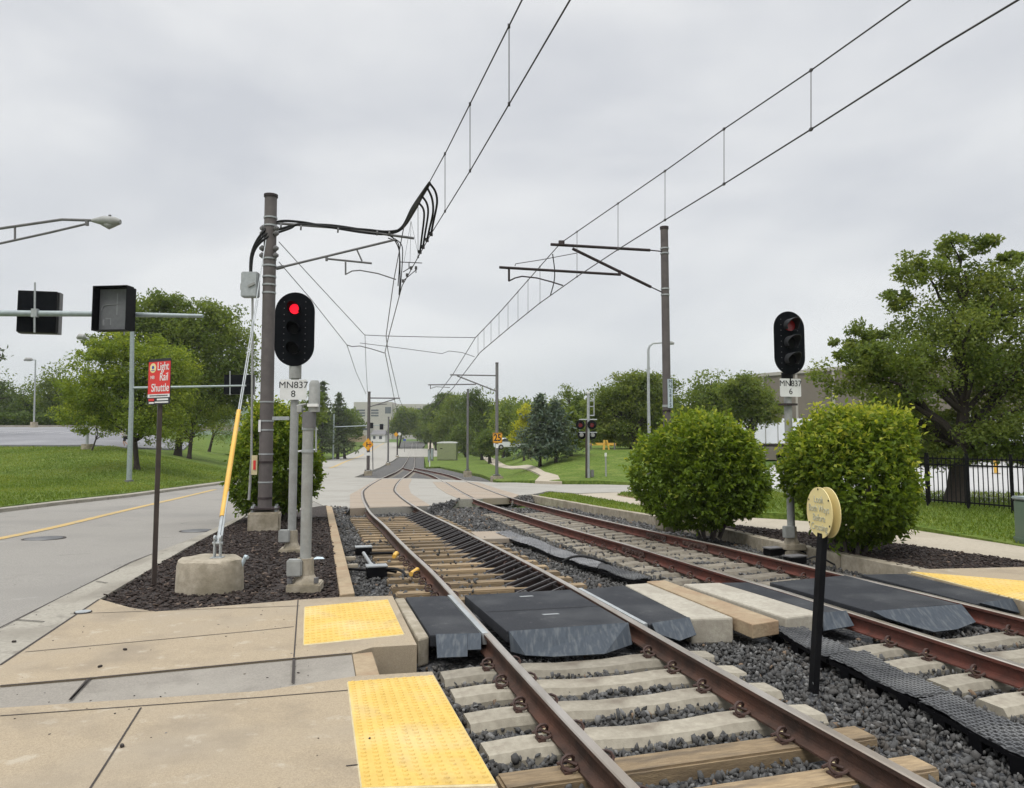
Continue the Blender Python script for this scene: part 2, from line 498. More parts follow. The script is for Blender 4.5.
M['plate'] = mat('worn_plate', (.12, .122, .125), (.07, .072, .075), 8, .6, c3=(.20, .20, .195), s3=2, f3=.7, spec=.3)
M['plate_l'] = mat('sun_bleached_mat', (.30, .30, .305), (.20, .20, .205), 6, .7, c3=(.38, .38, .38), s3=1.5, f3=.6, spec=.3)
M['steel'] = mat('galvanised', (.42, .44, .44), (.33, .35, .35), 14, .5, metal=.35, c3=(.27, .28, .28), s3=2, f3=.5)
M['teal'] = mat('pale_grey_pole', (.34, .39, .39), (.27, .31, .315), 9, .55, metal=.2)
M['grey'] = mat('grey_paint', (.33, .335, .32), (.26, .265, .25), 10, .6, c3=(.22, .21, .18), s3=3, f3=.5)
M['mast'] = mat('brown_grey_mast', (.115, .098, .092), (.085, .073, .07), 5, .65, c3=(.15, .135, .13), s3=1.2, f3=.5)
M['mastdk'] = mat('dark_brown_mast', (.045, .032, .032), (.03, .022, .022), 5, .65, spec=.3)
M['mastg'] = mat('grey_mast', (.16, .155, .155), (.12, .118, .118), 5, .65)
M['dkbrown'] = mat('bronze_post', (.05, .035, .028), (.032, .023, .019), 8, .5)
M['black'] = mat('black_paint', (.005, .005, .006), (.008, .008, .009), 8, .6, spec=.12)
M['signal'] = mat('signal_black', (.004, .005, .007), (.007, .008, .010), 9, .7, spec=.06)
M['lens'] = mat('dark_lens', (.003, .003, .004), (.005, .005, .006), 9, .5, spec=.12)
M['cable'] = mat('black_cable', (.010, .010, .010), (.016, .016, .016), 9, .6, spec=.25)
M['wire'] = mat('bronze_wire', (.055, .05, .05), (.04, .037, .037), 9, .6)
M['white'] = mat('white_sign', (.74, .74, .72), (.66, .66, .64), 5, .6, c3=(.6, .6, .57), s3=3, f3=.4)
M['ltblue'] = mat('pale_blue_sign', (.52, .60, .64), (.45, .53, .57), 5, .6)
M['ink'] = mat('black_ink', (.012, .012, .014), (.02, .02, .022), 5, .6)
M['red'] = mat('red_sign', (.66, .035, .03), (.58, .03, .025), 5, .55)
M['signyellow'] = mat('pale_yellow_sign', (.78, .655, .31), (.73, .60, .27), 4, .55, c3=(.78, .68, .38), s3=2, f3=.5)
M['signgrey'] = mat('faded_lettering', (.50, .49, .37), (.47, .46, .34), 5, .6)
M['amber'] = mat('amber_sign', (.75, .36, .015), (.70, .32, .012), 5, .55)
M['yguard'] = mat('yellow_guard', (.72, .42, .06), (.64, .36, .05), 4, .5, c3=(.68, .46, .14), s3=3, f3=.5)
M['blue'] = mat('blue_sign', (.02, .06, .35), (.02, .05, .3), 5, .6)
M['olive'] = mat('olive_cabinet', (.235, .26, .135), (.20, .225, .115), 3, .6)
M['green_box'] = mat('green_box', (.10, .15, .105), (.08, .125, .085), 4, .55, c3=(.14, .17, .13), s3=2, f3=.5)
M['bark'] = mat('bark', (.045, .034, .026), (.028, .021, .017), 9, .95, bump=.6, bscale=18)
M['barkg'] = mat('grey_bark', (.11, .095, .08), (.07, .06, .05), 9, .95, bump=.6, bscale=18)
M['beige'] = mat('beige_wall', (.42, .39, .355), (.38, .352, .32), .5, .85)
M['brownwall'] = mat('taupe_wall', (.20, .17, .14), (.18, .155, .13), .4, .85)
M['glass'] = mat('window_glass', (.06, .07, .085), (.09, .10, .115), .5, .25)
M['whitebox'] = mat('white_trailer', (.74, .76, .79), (.68, .70, .73), .8, .5)
M['hill'] = mat('wooded_hill', (.035, .07, .025), (.06, .10, .035), .03, .95, c3=(.04, .075, .03), s3=.01, f3=.5, spec=.1)
M['redlamp'] = lampmat('lit_red_lens', (1.0, .008, .03), 1.05)
M['dimred'] = mat('unlit_red_lens', (.30, .012, .015), (.22, .01, .012), 20, .25)
M['skin'] = mat('skin', (.50, .30, .22), (.46, .27, .2), 10, .6)
M['cloth_w'] = mat('white_cloth', (.72, .70, .68), (.66, .64, .62), 12, .9)
M['cloth_k'] = mat('dark_cloth', (.02, .02, .024), (.03, .03, .034), 12, .9)
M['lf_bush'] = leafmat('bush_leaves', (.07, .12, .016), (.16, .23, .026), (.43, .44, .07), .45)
M['lf_oak'] = leafmat('oak_leaves', (.088, .13, .03), (.155, .20, .045), (.235, .265, .075), .45)
M['lf_light'] = leafmat('light_leaves', (.11, .165, .024), (.205, .265, .038), (.33, .375, .065), .44)
M['lf_mid'] = leafmat('mid_leaves', (.085, .132, .03), (.15, .20, .042), (.21, .25, .06), .45)
M['lf_dark'] = leafmat('dark_leaves', (.06, .10, .024), (.105, .15, .033), (.15, .19, .045), .38)
M['lf_blue'] = leafmat('blue_needles', (.075, .115, .085), (.12, .16, .12), (.17, .20, .15), .25)
M['lf_pine'] = leafmat('pine_needles', (.045, .07, .028), (.075, .105, .04), (.10, .13, .05), .2)
M['lf_gold'] = leafmat('golden_leaves', (.25, .28, .02), (.40, .40, .03), (.48, .46, .05), .4)
M['display'] = mat('grey_display', (.135, .14, .145), (.11, .115, .12), 12, .7)
M['ghost'] = mat('faded_symbol', (.21, .215, .22), (.19, .195, .2), 12, .7)
M['stone_m'] = mat('ballast_stone_mid', (.115, .114, .11), (.07, .07, .069), 8, .88, bump=.25, bscale=60, spec=.2)
M['brace'] = mat('dark_brace', (.022, .016, .015), (.012, .010, .010), 5, .8, spec=.1)
M['lf_grass'] = leafmat('grass_blades', (.085, .135, .02), (.15, .205, .036), (.24, .27, .065), .4)
M['hoodgrey'] = mat('dusty_black_hood', (.03, .031, .034), (.022, .023, .026), 8, .6)
M['tie_d'] = mat('old_concrete_tie', (.25, .222, .172), (.18, .158, .122), 16, .9, bump=.12, bscale=90, c3=(.12, .10, .078), s3=2.5, f3=.7, rnd=.25)
# ================================================================ GROUND
# far ground: one sheet out to the horizon, dipping under everything that is laid on it
gx = np.unique(np.concatenate([-np.geomspace(120, 1500, 16), np.linspace(-120, 120, 97), np.geomspace(120, 1500, 16)]))
gy = np.unique(np.concatenate([[-220, -100], np.linspace(-30, 120, 61), np.linspace(120, 440, 65), np.geomspace(440, 2500, 14)]))
GX, GY = np.meshgrid(gx, gy)
GZ = zboth(GX, GY) - np.where(GY < 440, .5, .3)
nx, ny = len(gx), len(gy)
ii = np.arange(nx * ny).reshape(ny, nx)
FQ = np.stack([ii[:-1, :-1], ii[:-1, 1:], ii[1:, 1:], ii[1:, :-1]], -1).reshape(-1, 4)
tag(npmesh('ground', np.stack([GX, GY, GZ], -1).reshape(-1, 3), FQ, M['wild'], smooth=True), kind='structure')

def struct(o, kind='structure'):
    o['kind'] = kind
    return o

PX = {}
PX['road'] = [(0, 625.5), (132, 560), (220, 527), (244, 516), (325, 505.5), (262, 476.5), (224, 482.5), (127, 495), (60, 502), (0, 509)]
road = pxpoly(PX['road'])
road = [(-12.2, -4), (-3.0, -4)] + [p[:2] for p in road]
struct(sheet('road', road, zb, -.045, M['road'], 1.5))
PX['street'] = [(325, 505.5), (262, 476.5), (225, 468), (225, 456), (270, 459), (330, 459.7), (363, 447), (372, 442.3), (397, 442.3), (399, 456), (386, 464),
                (375, 469), (354, 477), (378, 478), (412, 478), (462, 480), (497, 482.3), (540, 482.2), (650, 484.8), (720, 488), (720, 496), (655, 491.5),
                (621, 491.5), (576, 492.8), (549, 490.5), (534, 493.5), (517, 495), (480, 498.4), (458, 498.6), (440, 503), (431, 505.4), (350, 507.8)]
struct(sheet('street', pxpoly(PX['street']), zb, -.022, M['street'], 2.0))
struct(sheet('street', pxpoly([(397, 456.6), (440, 456.6), (462, 452), (462, 448.2), (430, 448.6), (398, 448.6)]), zb, -.03, M['street'], 4.0))
# yellow centre line, from the near road on to the crest
def strip(name, P, w, dz, m, fn=zb, step=2.0):
    """Painted / laid strip of width w along a plan path."""
    P = smooth_path([(p[0], p[1], 0) for p in P], 6)
    L, Rr = [], []
    for i, p in enumerate(P):
        t = (P[min(i + 1, len(P) - 1)] - P[max(i - 1, 0)]).normalized()
        n = Vector((-t.y, t.x, 0)) * w / 2
        L.append(p + n); Rr.append(p - n)
    mb = MB()
    vs, fs = [], []
    for i in range(len(P)):
        for q in (L[i], Rr[i]):
            vs.append((q.x, q.y, float(fn(q.x, q.y)) + dz))
    for i in range(len(P) - 1):
        fs.append((2 * i + 1, 2 * i + 3, 2 * i + 2, 2 * i))
    mb.add(vs, fs)
    return mb.build(name, m)
ln = pxpoly([(-120, 563), (0, 538.5), (60, 526), (127, 510), (215, 489.5)], None, -.04)
struct(strip('road_marking', ln, .24, -.036, M['yellow_line']))
ln = pxpoly([(330, 468), (352, 459), (372, 450), (384, 443)], None, 0)
struct(strip('road_marking', ln, .5, -.012, M['yellow_line']))
# ballast under the tracks
struct(sheet('ballast_bed', [(-7.5, -4), (9.5, -4), (9.5, 14), (4, 27), (-8.5, 27)], zb, -.275, M['ballast'], .8, 0))
struct(sheet('ballast_bed', pxpoly([(354, 477.6), (375, 469.2), (386, 464.2), (399, 456.7), (424, 456.7), (424, 466.5), (440, 467), (480, 475), (505, 482.4),
                                     (462, 480.5), (412, 478.5), (378, 478.5)]), zb, -.185, M['farballast'], 2.0))
struct(sheet('ballast_bed', pxpoly([(400, 448.4), (422, 448.4), (425, 445), (421, 441.2), (403, 441.2), (400, 444)]), zb, -.03, M['farballast'], 6))
def heap(P, w, lo=-.275):
    q = [at(*p) for p in P]; mb = MB(); vs = []; fs = []
    for p in q:
        for f in (0, .35, .7, 1.0):
            vs.append((p.x - .1 * w * f + random.uniform(-.04, .04), p.y - w * f, float(base(p.y - w * f)) - .012 + (lo + .012) * f ** .8 + random.uniform(-.015, .015)))
    for i in range(len(q) - 1):
        for k in range(3): fs.append((4 * i + k, 4 * i + k + 1, 4 * i + k + 5, 4 * i + k + 4))
    mb.add(vs, fs); struct(mb.build('ballast_bed', M['ballast'], smooth=True))
HEAPS = [[(x, 505.5 - (x - 430.8) * .235) for x in np.linspace(430.8, 459, 9)], [(x, 505.6 + (x - 331) * .11) for x in np.linspace(331, 350, 6)], [(x, 497.8 - (x - 514) * .15) for x in np.linspace(514, 536, 6)]]
for h_, w_ in zip(HEAPS, (1.5, .9, 1.2)): heap(h_, w_)
# sidewalks by the crossing
S1 = pxpoly([(-35, 689.5), (0, 665.6), (99.5, 599.5), (130, 608), (155, 612), (304, 599.8), (339.5, 597.6), (392.4, 596), (416.8, 645.3), (372.6, 648), (351.6, 653.7), (260, 662.4), (91, 678.8), (0, 686.5)])
struct(sheet('sidewalk', S1, zb, .004, M['tan'], 1.5, .27))
INS = pxpoly([(-300, 712), (0, 686.5), (91, 678.8), (260, 662.4), (351.6, 653.7), (355.6, 676.8), (260, 692), (0, 709), (-300, 728)])
struct(sheet('drain_channel_cover', INS, zb, -.006, M['inset'], 1.5, .26))
S2 = pxpoly([(-300, 728), (0, 709), (260, 692), (355.6, 676.8), (432, 672.2), (434.5, 676.2), (486.5, 768), (500, 792), (560, 900), (-300, 1000)])
struct(sheet('sidewalk', S2, zb, .004, M['tan'], 1.5, .27))
S3 = pxpoly([(921, 569.6), (1024, 567.3), (1250, 590), (1250, 668), (1016, 600), (1004, 597), (907, 573.2)])
struct(sheet('sidewalk', S3, zb, .004, M['tan'], 1.5, .25))
def joints(name, L, w=.012, dz=.0075, m='joint'):
    mb = MB()
    for a, b in L:
        p, q = at(*a), at(*b); t = (q - p).normalized(); n = Vector((-t.y, t.x, 0)) * w / 2
        mb.add([(v.x, v.y, float(base(v.y)) + dz) for v in (p - n, q - n, q + n, p + n)], [(0, 1, 2, 3)])
    return struct(mb.build(name, M[m]))
joints('sidewalk_joint', [((25, 653), (260, 631)), ((260, 631), (294, 627.5)), ((298, 600.8), (294, 658)), ((70, 614.5), (300, 606.5)), ((141, 709), (104, 768)), ((0, 717), (260, 698.6)), ((260, 698.6), (348, 691.5)),
                          ((91, 678.9), (70, 701)), ((104, 768), (84, 800)), ((346, 767), (362, 765.5))], .012)
joints('sidewalk_joint', [((0, 686.6), (91, 678.9)), ((91, 678.9), (260, 662.5)), ((260, 662.5), (352, 653.8)), ((294, 658.6), (293, 684)), ((89, 679), (70, 701)), ((0, 666), (99, 600))], .022)
# gutter and kerb along the road
KB = pxpoly([(-220, 733), (0, 625.5), (132, 560), (220, 527), (244, 516), (241, 518.8), (148, 570.6), (99.5, 599.5), (0, 665.6), (-220, 812)])
struct(sheet('gutter', KB, zb, -.03, M['kerb'], 1.2, .2))
KT = pxpoly([(-220, 786), (0, 650), (99.5, 588), (148, 561), (243, 515), (247, 514), (241, 518.8), (148, 570.6), (99.5, 599.5), (0, 665.6), (-220, 812)])
struct(sheet('kerb', KT, zb, .003, M['kerb'], 1.2, .05))
joints('kerb_joint', [((0, 625.6), (132, 560.2)), ((132, 560.2), (220, 527.3)), ((16, 617.6), (44, 619.5)), ((44, 619.5), (60, 626)), ((96, 579.5), (126, 584)), ((190, 540), (205, 538))], .02, -.02)
# mulch beds
MU1 = pxpoly([(99.5, 599.3), (148, 570.4), (241, 518.5), (327, 504.5), (340, 597.4), (304, 599.6), (155, 611.8), (130, 607.8)])
struct(sheet('mulch', MU1, lambda X, Y: base(Y) + .02 * np.sin(X * 2.1) * np.cos(Y * 1.7), -.02, M['mulch'], .35), 'stuff')
MU2 = pxpoly([(640, 512.5), (656, 515.5), (730, 529.5), (764, 537.9), (921, 569.2), (1024, 567.5), (1250, 590), (1250, 582), (1024, 560), (886, 541), (800, 531), (731, 524), (690, 517)])
struct(sheet('mulch', MU2, zb, -.02, M['mulch'], .5), 'stuff')
# right-hand lawns, paths, yard
struct(sheet('lawn', pxpoly([(537.5, 495.4), (549, 491.4), (576, 494), (655, 507.6), (690, 515.5), (656, 515.3), (600, 506.4)]), zb, -.02, M['grass'], 1.0), 'stuff')
struct(sheet('path', pxpoly([(576, 493.6), (621, 491.9), (617, 495), (655, 502), (731, 516), (786, 519), (906, 528), (1024, 546), (1250, 570), (1250, 582), (1024, 560), (886, 541), (800, 531),
                              (731, 524), (690, 516.8), (655, 507.6)]), zb, -.015, M['path'], 1.0))
struct(sheet('dirt', pxpoly([(617, 495), (630, 493.2), (660, 498), (665, 503), (655, 502)]), zb, -.008, M['dirt'], 1.0), 'stuff')
struct(sheet('lawn', pxpoly([(617, 495), (622, 491.6), (655, 491.7), (720, 496.2), (770, 499), (850, 500), (1100, 503), (1300, 540), (1250, 570), (1024, 546), (906, 528), (786, 519), (731, 516), (655, 502)]),
              zright, -.02, M['grass'], 1.0), 'stuff')
struct(sheet('yard', [(7.6, 25.5), (9.2, 23.2), (12.5, 22.6), (20, 21.6), (60, 21), (60, 62), (22, 62), (13, 40)], zright, -.012, M['palelot'], 2, .1))
YE = at(548, 481.4, zright).y
LB = [(426, 467.2), (424.3, 457), (445, 456.5), (463, 452), (463, 448), (500, 446.2), (560, 446), (655, 447), (700, 452), (740, 468), (722, 486), (650, 483.8), (600, 481.3), (561, 481.2), (526, 481), (497, 481.5), (482, 475), (440, 466.8)]
lb = [p[:2] for p in pxpoly(LB, zright)]
struct(sheet('lawn', lb, zright, .03, M['grass'], 1.5, .25), 'stuff')
struct(sheet('path', pxpoly([(481, 457), (490, 464), (502, 468.5), (535, 474), (541, 477.5), (535, 481.4), (562, 481.6), (558, 477.5), (545, 474), (510, 467), (496, 460), (486, 456)], zright), lambda X, Y: zright(X, Y) + .15 * np.clip((Y - YE) / 2.5, 0, 1), -.012, M['path'], .8))
struct(sheet('path', pxpoly([(428, 449.5), (434, 449), (431, 441), (427.5, 441)], zb), zb, .2, M['path'], 6))
# left-hand lawn with its bank, and the parking lot on top
LL = [(-260, 556), (0, 507.5), (60, 500.5), (127, 493.5), (224, 481), (262, 475), (240, 463), (225, 450), (225, 441)]
ll = [p[:2] for p in pxpoly(LL, zleft)] + [(-62, 60.6), (-62, 20)]
struct(sheet('lawn', ll, zleft, .03, M['grass'], 1.3, .3), 'stuff')
struct(sheet('kerb', pxpoly([(-260, 560), (0, 509.3), (60, 502.3), (127, 495.2), (224, 482.6), (262, 476.5), (262, 475), (224, 481), (127, 493.5), (60, 500.5), (0, 507.5), (-260, 556)], zb, .05), zb, .06, M['kerb'], 1.2, .2))
struct(sheet('parking_lot', [(-100, 60), (-60, 60), (-36, 60), (-31, 60.5), (-34, 78), (-42, 98), (-60, 99), (-100, 99)], zleft, .17, M['lot'], 2.5))
mbk = MB()
for t in np.linspace(-95, -30, 26):
    z = float(zleft(t, 84)) + .13
    mbk.add([(t, 80, float(zleft(t, 80)) + .185), (t + .14, 80, float(zleft(t, 80)) + .185), (t + .14, 86, float(zleft(t, 86)) + .185), (t, 86, float(zleft(t, 86)) + .185)], [(0, 1, 2, 3)])
struct(mbk.build('parking_marking', M['white']))
mbk = MB()
mbk.prism([(-100, 99.2), (-30, 98.2), (-30, 98.6), (-100, 99.6)], 2.9, 3.62)
struct(mbk.build('kerb', M['kerb']))
struct(sheet('lawn', [p[:2] for p in pxpoly([(330, 459.2), (363, 446.6), (372, 442.0), (366, 441.2), (300, 441.2), (262, 442), (225, 445), (225, 455), (270, 458.5)], zleft)], zleft, .15, M['grass'], 4), 'stuff')

# ================================================================ TRACKS
LC = [(2.6, 0), (1.93, 2.3), (1.355, 4.28), (.965, 5.65), (.33, 8.0), (-.36, 10.66), (-1.18, 13.59), (-2.17, 17.45), (-3.5, 22.5), (-5.35, 30.87), (-6.62, 38), (-8.5, 53), (-11.0, 77), (-13, 94), (-18.2, 135), (-24.2, 182), (-31.8, 244), (-39, 300)]
RC = [(6.65, 0), (5.95, 2.3), (5.42, 4.1), (4.64, 7.0), (3.78, 10.0), (2.95, 13.03), (2.42, 15), (1.4, 19), (.26, 24), (-.85, 29.5), (-2.45, 40), (-4.05, 51), (-5.6, 61), (-7.5, 71), (-9.7, 81), (-11.4, 88), (-13.2, 96)]
def curve(P):
    return smooth_path([(x, y, 0) for x, y in P], 12)
LCV, RCV = curve(LC), curve(RC)

def offset(P, d):
    out = []
    for i, p in enumerate(P):
        t = (P[min(i + 1, len(P) - 1)] - P[max(i - 1, 0)]); t.z = 0; t.normalize()
        q = p + Vector((t.y, -t.x, 0)) * d
        out.append(Vector((q.x, q.y, float(base(q.y)))))
    return out

RPROF = [(-.07, -.168), (.07, -.168), (.07, -.155), (.014, -.14), (.009, -.125), (.009, -.05), (.036, -.036), (.036, -.008), (.028, 0), (-.028, 0), (-.036, -.008), (-.036, -.036), (-.009, -.05), (-.009, -.125), (-.014, -.14), (-.07, -.155)]
def rail(P, name, label, group, side, m):
    """Sweeps the rail section; the running surface is the second material."""
    n = len(RPROF)
    vs, fs, mi = [], [], []
    for i, p in enumerate(P):
        t = (P[min(i + 1, len(P) - 1)] - P[max(i - 1, 0)]); t.z = 0; t.normalize()
        r = Vector((t.y, -t.x, 0))
        for u, z in RPROF:
            vs.append(p + r * u + Vector((0, 0, z)))
    for i in range(len(P) - 1):
        for k in range(n):
            k2 = (k + 1) % n
            fs.append((i * n + k, i * n + k2, (i + 1) * n + k2, (i + 1) * n + k)); mi.append(1 if k in (7, 8, 9) else 0)
    mb = MB(); mb.add(vs, fs); mb.m = mi
    mb.f = [f[::-1] for f in mb.f]
    o = mb.build(name, [m, M['railtop']], origin=P[0], smooth=False)
    return tag(o, label, 'rail', group)
def cut(P, y0, y1):
    return [p for p in P if y0 <= p.y <= y1]
L1, R1 = offset(LCV, -.754), offset(LCV, .754)
L2, R2 = offset(RCV, -.754), offset(RCV, .754)
railL1 = rail(L1, 'rail', 'left rail of the track nearest the yellow tactile tiles', 'running rails', 0, M['rust'])
railR1 = rail(R1, 'rail', 'right rail of the nearer track, braced by dark brackets beyond the crossing', 'running rails', 0, M['rust'])
railL2 = rail(L2, 'rail', 'reddish left rail of the far track, beside the rubber walkway mats', 'running rails', 0, M['redrust'])
railR2 = rail(R2, 'rail', 'reddish right rail of the far track, beside the low concrete wall', 'running rails', 0, M['redrust'])
# bolted joint bars half-way to the cross street
for o, P, yy in ((railL2, L2, 13.2), (railR2, R2, 14.2), (railR2, R2, 15.6)):
    k = min(range(len(P)), key=lambda i: abs(P[i].y - yy)); t = (P[k + 1] - P[k]).normalized()
    mb = MB()
    for s in (-1, 1):
        c = P[k] + Vector((t.y, -t.x, 0)) * .022 * s + Vector((0, 0, -.087))
        mb.bar(c - t * .45, c + t * .45, .03, .085)
        for j in (-.35, -.2, -.06, .06, .2, .35):
            b = c + t * j; mb.bar(b, b + Vector((t.y, -t.x, 0)) * .045 * s, .035, .035)
    mb.build('joint_bar', M['clip'], o)

# ---- ties
def ptdir(P, y):
    for i in range(len(P) - 1):
        if P[i].y <= y <= P[i + 1].y:
            f = (y - P[i].y) / (P[i + 1].y - P[i].y)
            p = P[i].lerp(P[i + 1], f); t = (P[i + 1] - P[i]); t.z = 0
            return Vector((p.x, p.y, float(base(p.y)))), t.normalized()
def tie_mesh(conc):
    """Local frame: x along the tie, y along the track, origin at its middle, rail head level."""
    mb = MB()
    if conc:
        st = [(-1.27, -.195), (-1.0, -.178), (-.5, -.178), (-.22, -.196), (.22, -.196), (.5, -.178), (1.0, -.178), (1.27, -.195)]
        vs, fs = [], []
        for x, z in st:
            vs += [(x, -.15, -.36), (x, -.145, z - .05), (x, -.11, z), (x, .11, z), (x, .145, z - .05), (x, .15, -.36)]
        for i in range(len(st) - 1):
            for k in range(5):
                fs.append((i * 6 + k, (i + 1) * 6 + k, (i + 1) * 6 + k + 1, i * 6 + k + 1))
        fs += [tuple(range(6)), tuple(range(len(st) * 6 - 1, len(st) * 6 - 7, -1))]
        mb.add(vs, fs)
    else:
        mb.box((0, 0, -.27), (2.6, .22, .19), bev=.015)
    return mb
def clip_mesh(x, s):
    mb = MB()
    # curled spring clip holding the rail foot, and its insulator
    c = Vector((x + s * .115, 0, -.135))
    pts = [c + Vector((s * (.005 + .05 * math.cos(a)), -.05 + .1 * i / 9, .036 * math.sin(a))) for i, a in enumerate(np.linspace(R(200), R(560), 10))]
    mb.tube([p + Vector((0, 0, .012)) for p in pts], .0105, 6)
    mb.tube([c + Vector((s * .06, .05, -.01)), c + Vector((0, .06, .0)), c + Vector((-s * .055, .01, -.012))], .0105, 6)
    mb.box((x + s * .135, 0, -.172), (.05, .08, .02))
    return mb
def ins_mesh(x, s):
    mb = MB(); mb.box((x + s * .085, .06, -.148), (.035, .03, .03), bev=.006)
    return mb
_proto = {}
def place_tie(kind, P, y, label, group, clips=True, jit=.02):
    p, t = ptdir(P, y)
    key = (kind, clips)
    if key not in _proto:
        root = thing('concrete_tie' if kind in 'cd' else 'timber_tie', (0, 0, 0), label, 'railway tie', group)
        tie_mesh(kind in 'cd').build('tie_block', M['tie'] if kind == 'c' else M['tie_d'] if kind == 'd' else M['wood'], root)
        if clips:
            for x in (-.754, .754):
                for s in (-1, 1):
                    k = clip_mesh(x, s).build('rail_clip', M['clip'], root, smooth=True)
                    ins_mesh(x, s).build('insulator', M['insul'], k)
        _proto[key] = root
    else:
        root = copy_tree(_proto[key])
    root.location = p; root.rotation_euler = (0, 0, math.atan2(t.y, t.x) - math.pi / 2 + random.uniform(-jit, jit))
    root['label'] = label; root['group'] = group
    return root
ties = []
g1, g2, g3, g4 = 'concrete ties of the near track before the crossing', 'timber ties of the near track beyond the crossing', 'concrete ties of the far track before the crossing', 'concrete ties of the far track beyond the crossing'
for i, y in enumerate((6.86, 6.40, 5.90, 5.38)):
    ties.append((place_tie('c', LCV, y, f'{ORD[i]} grey concrete tie of the near track in front of the rubber crossing', g1), 0))
for i, y in enumerate((4.90, 4.42, 3.95)):
    ties.append((place_tie('w', LCV, y, f'{ORD[i]} tan timber tie of the near track in front of the concrete ties', 'timber ties of the near track before the crossing'), 0))
for i, y in enumerate(np.arange(9.72, 22.2, .53)):
    ties.append((place_tie('w', LCV, y, f'{ORD[i]} tan timber tie of the near track beyond the black crossing panels', g2, y < 13), 1))
for i, y in enumerate(np.arange(7.62, 4.6, -.47)):
    ties.append((place_tie('c', RCV, y, f'{ORD[i]} pale concrete tie of the far track in front of the rubber crossing', g3), 0))
for i, y in enumerate(np.arange(10.75, 23.6, .53)):
    ties.append((place_tie('d', RCV, y, f'{ORD[i]} weathered concrete tie of the far track beyond the rubber crossing', g4, y < 16), 1))

for P, y0, y1, g_ in ((LCV, 44, 97, 'far ties of the single track beyond the street'), (RCV, 45, 74, 'far ties of the branch beyond the street')):
    for y in np.arange(y0, y1, .66):
        place_tie('d', P, y, 'weathered tie of the ' + g_.split(' of the ')[1], g_, False)

# ---- dark sloping brackets inside the right rail of the near track
for i, y in enumerate(np.arange(9.75, 22.4, .55)):
    P0 = min(R1, key=lambda q: abs(q.y - y))
    p, t = ptdir(R1, y); p.z = float(base(p.y))
    n = Vector((-t.y, t.x, 0))
    if i == 0: brkts = []
    A, B, D = p + n * .045 + Vector((0, 0, -.03)), p + n * .58 + Vector((0, 0, -.215)), p + n * .045 + Vector((0, 0, -.25))
    mb = MB(); w = t * .05
    for s in (-.16, .16):
        k = t * s
        mb.add([v + k + q for q in (-w, w) for v in (A, B, D)], [(0, 1, 2), (5, 4, 3), (0, 3, 4, 1), (1, 4, 5, 2), (2, 5, 3, 0)])
    k = t * .27; up = Vector((0, 0, .16)); f = n * .06
    mb.bar(p + n * .10 - k + Vector((0, 0, -.14)), p + n * .10 + k + Vector((0, 0, -.14)), .02, .19)
    mb.bar(p + n * .29 - k + Vector((0, 0, -.20)), p + n * .29 + k + Vector((0, 0, -.20)), .40, .03)
    o = mb.build('rail_brace', M['brace'], railR1)
    mb = MB()
    for s in (-.16, .16):
        mb.tube([A + t * s + Vector((0, 0, .010)), B + t * s + Vector((0, 0, .010))], .006, 6)
    mb.build('brace_rod', M['mastg'], o)

# ---- crossing panels of rubber
def slab(name, P, z1, m, label, cat, group=None, t=.11, dz=0, bevel=.01):
    q = [at(*p) for p in P]
    c = sum(q, Vector()) / len(q)
    root = thing(name, (c.x, c.y, z1 - t + float(base(c.y))), label, cat, group)
    mb = MB(); mb.prism([(v.x, v.y) for v in q], [float(base(v.y)) + z1 - t for v in q], [float(base(v.y)) + z1 for v in q])
    mb.build('deck', m, root, bevel=bevel)
    return root, q
def ramp(root, top, bot, z0, z1, bolts=(), m='ramp'):
    """Sloping end plate: top edge at z1, bottom outline at z0."""
    a = [atZ(p[0], p[1], z1) for p in top]; b = [atZ(p[0], p[1], p[2] if len(p) > 2 else z0) for p in bot]
    mb = MB()
    pts = [Vector(p) for p in a + b[::-1]]
    n = len(pts)
    nrm = Vector((.25, -.75, .6)).normalized(); pts = [p + nrm * .022 for p in pts]
    off = nrm * -.02
    mb.add(pts + [p + off for p in pts], [tuple(range(n))[::-1], tuple(range(n, 2 * n))] + [(i, (i + 1) % n, n + (i + 1) % n, n + i) for i in range(n)])
    o = mb.build('ramp_plate', M[m], root)
    for p in bolts:
        mb = MB(); q = atZ(p[0], p[1], (z0 + z1) / 2 + .035)
        mb.cyl(q - Vector((0, 0, .03)), q + nrm * .012, .016, 10)
        mb.build('bolt', M['clip'], o)
gP = 'black rubber crossing panels'
r_, q_ = slab('rubber_crossing', [(405.5, 596.8), (446.5, 595.3), (481.5, 633.8), (430, 634.8)], -.004, M['rubber'], 'narrow black rubber panel between the concrete strip and the left rail', 'crossing panel', gP)
ramp(r_, [(435.5, 635), (467, 634.4)], [(437, 658.7), (467, 657.4)], -.13, -.006, [(452.5, 640)]); ramp(r_, [(467.2, 634.4), (480.5, 634)], [(467.2, 650.8), (480.5, 650.3)], -.10, -.006)
mb = MB(); mb.prism([tuple(at(*p))[:2] for p in [(447.5, 595.3), (451.5, 595.2), (488.5, 633.4), (482.5, 633.8)]], -.1, .004); mb.build('edge_strip', M['steel'], r_)
r_, q_ = slab('rubber_crossing', [(464.5, 595.8), (570.5, 590), (627.5, 623.2), (507, 632)], .006, M['rubber'], 'wide black rubber panel between the rails of the near track', 'crossing panel', gP)
ramp(r_, [(508.5, 632), (627.5, 623.4)], [(510.5, 652.5), (525, 656.2), (552.7, 657.6), (604, 654.7), (631.5, 645.3)], -.16, .004, [(534, 635.5), (604, 631)])
mb = MB()
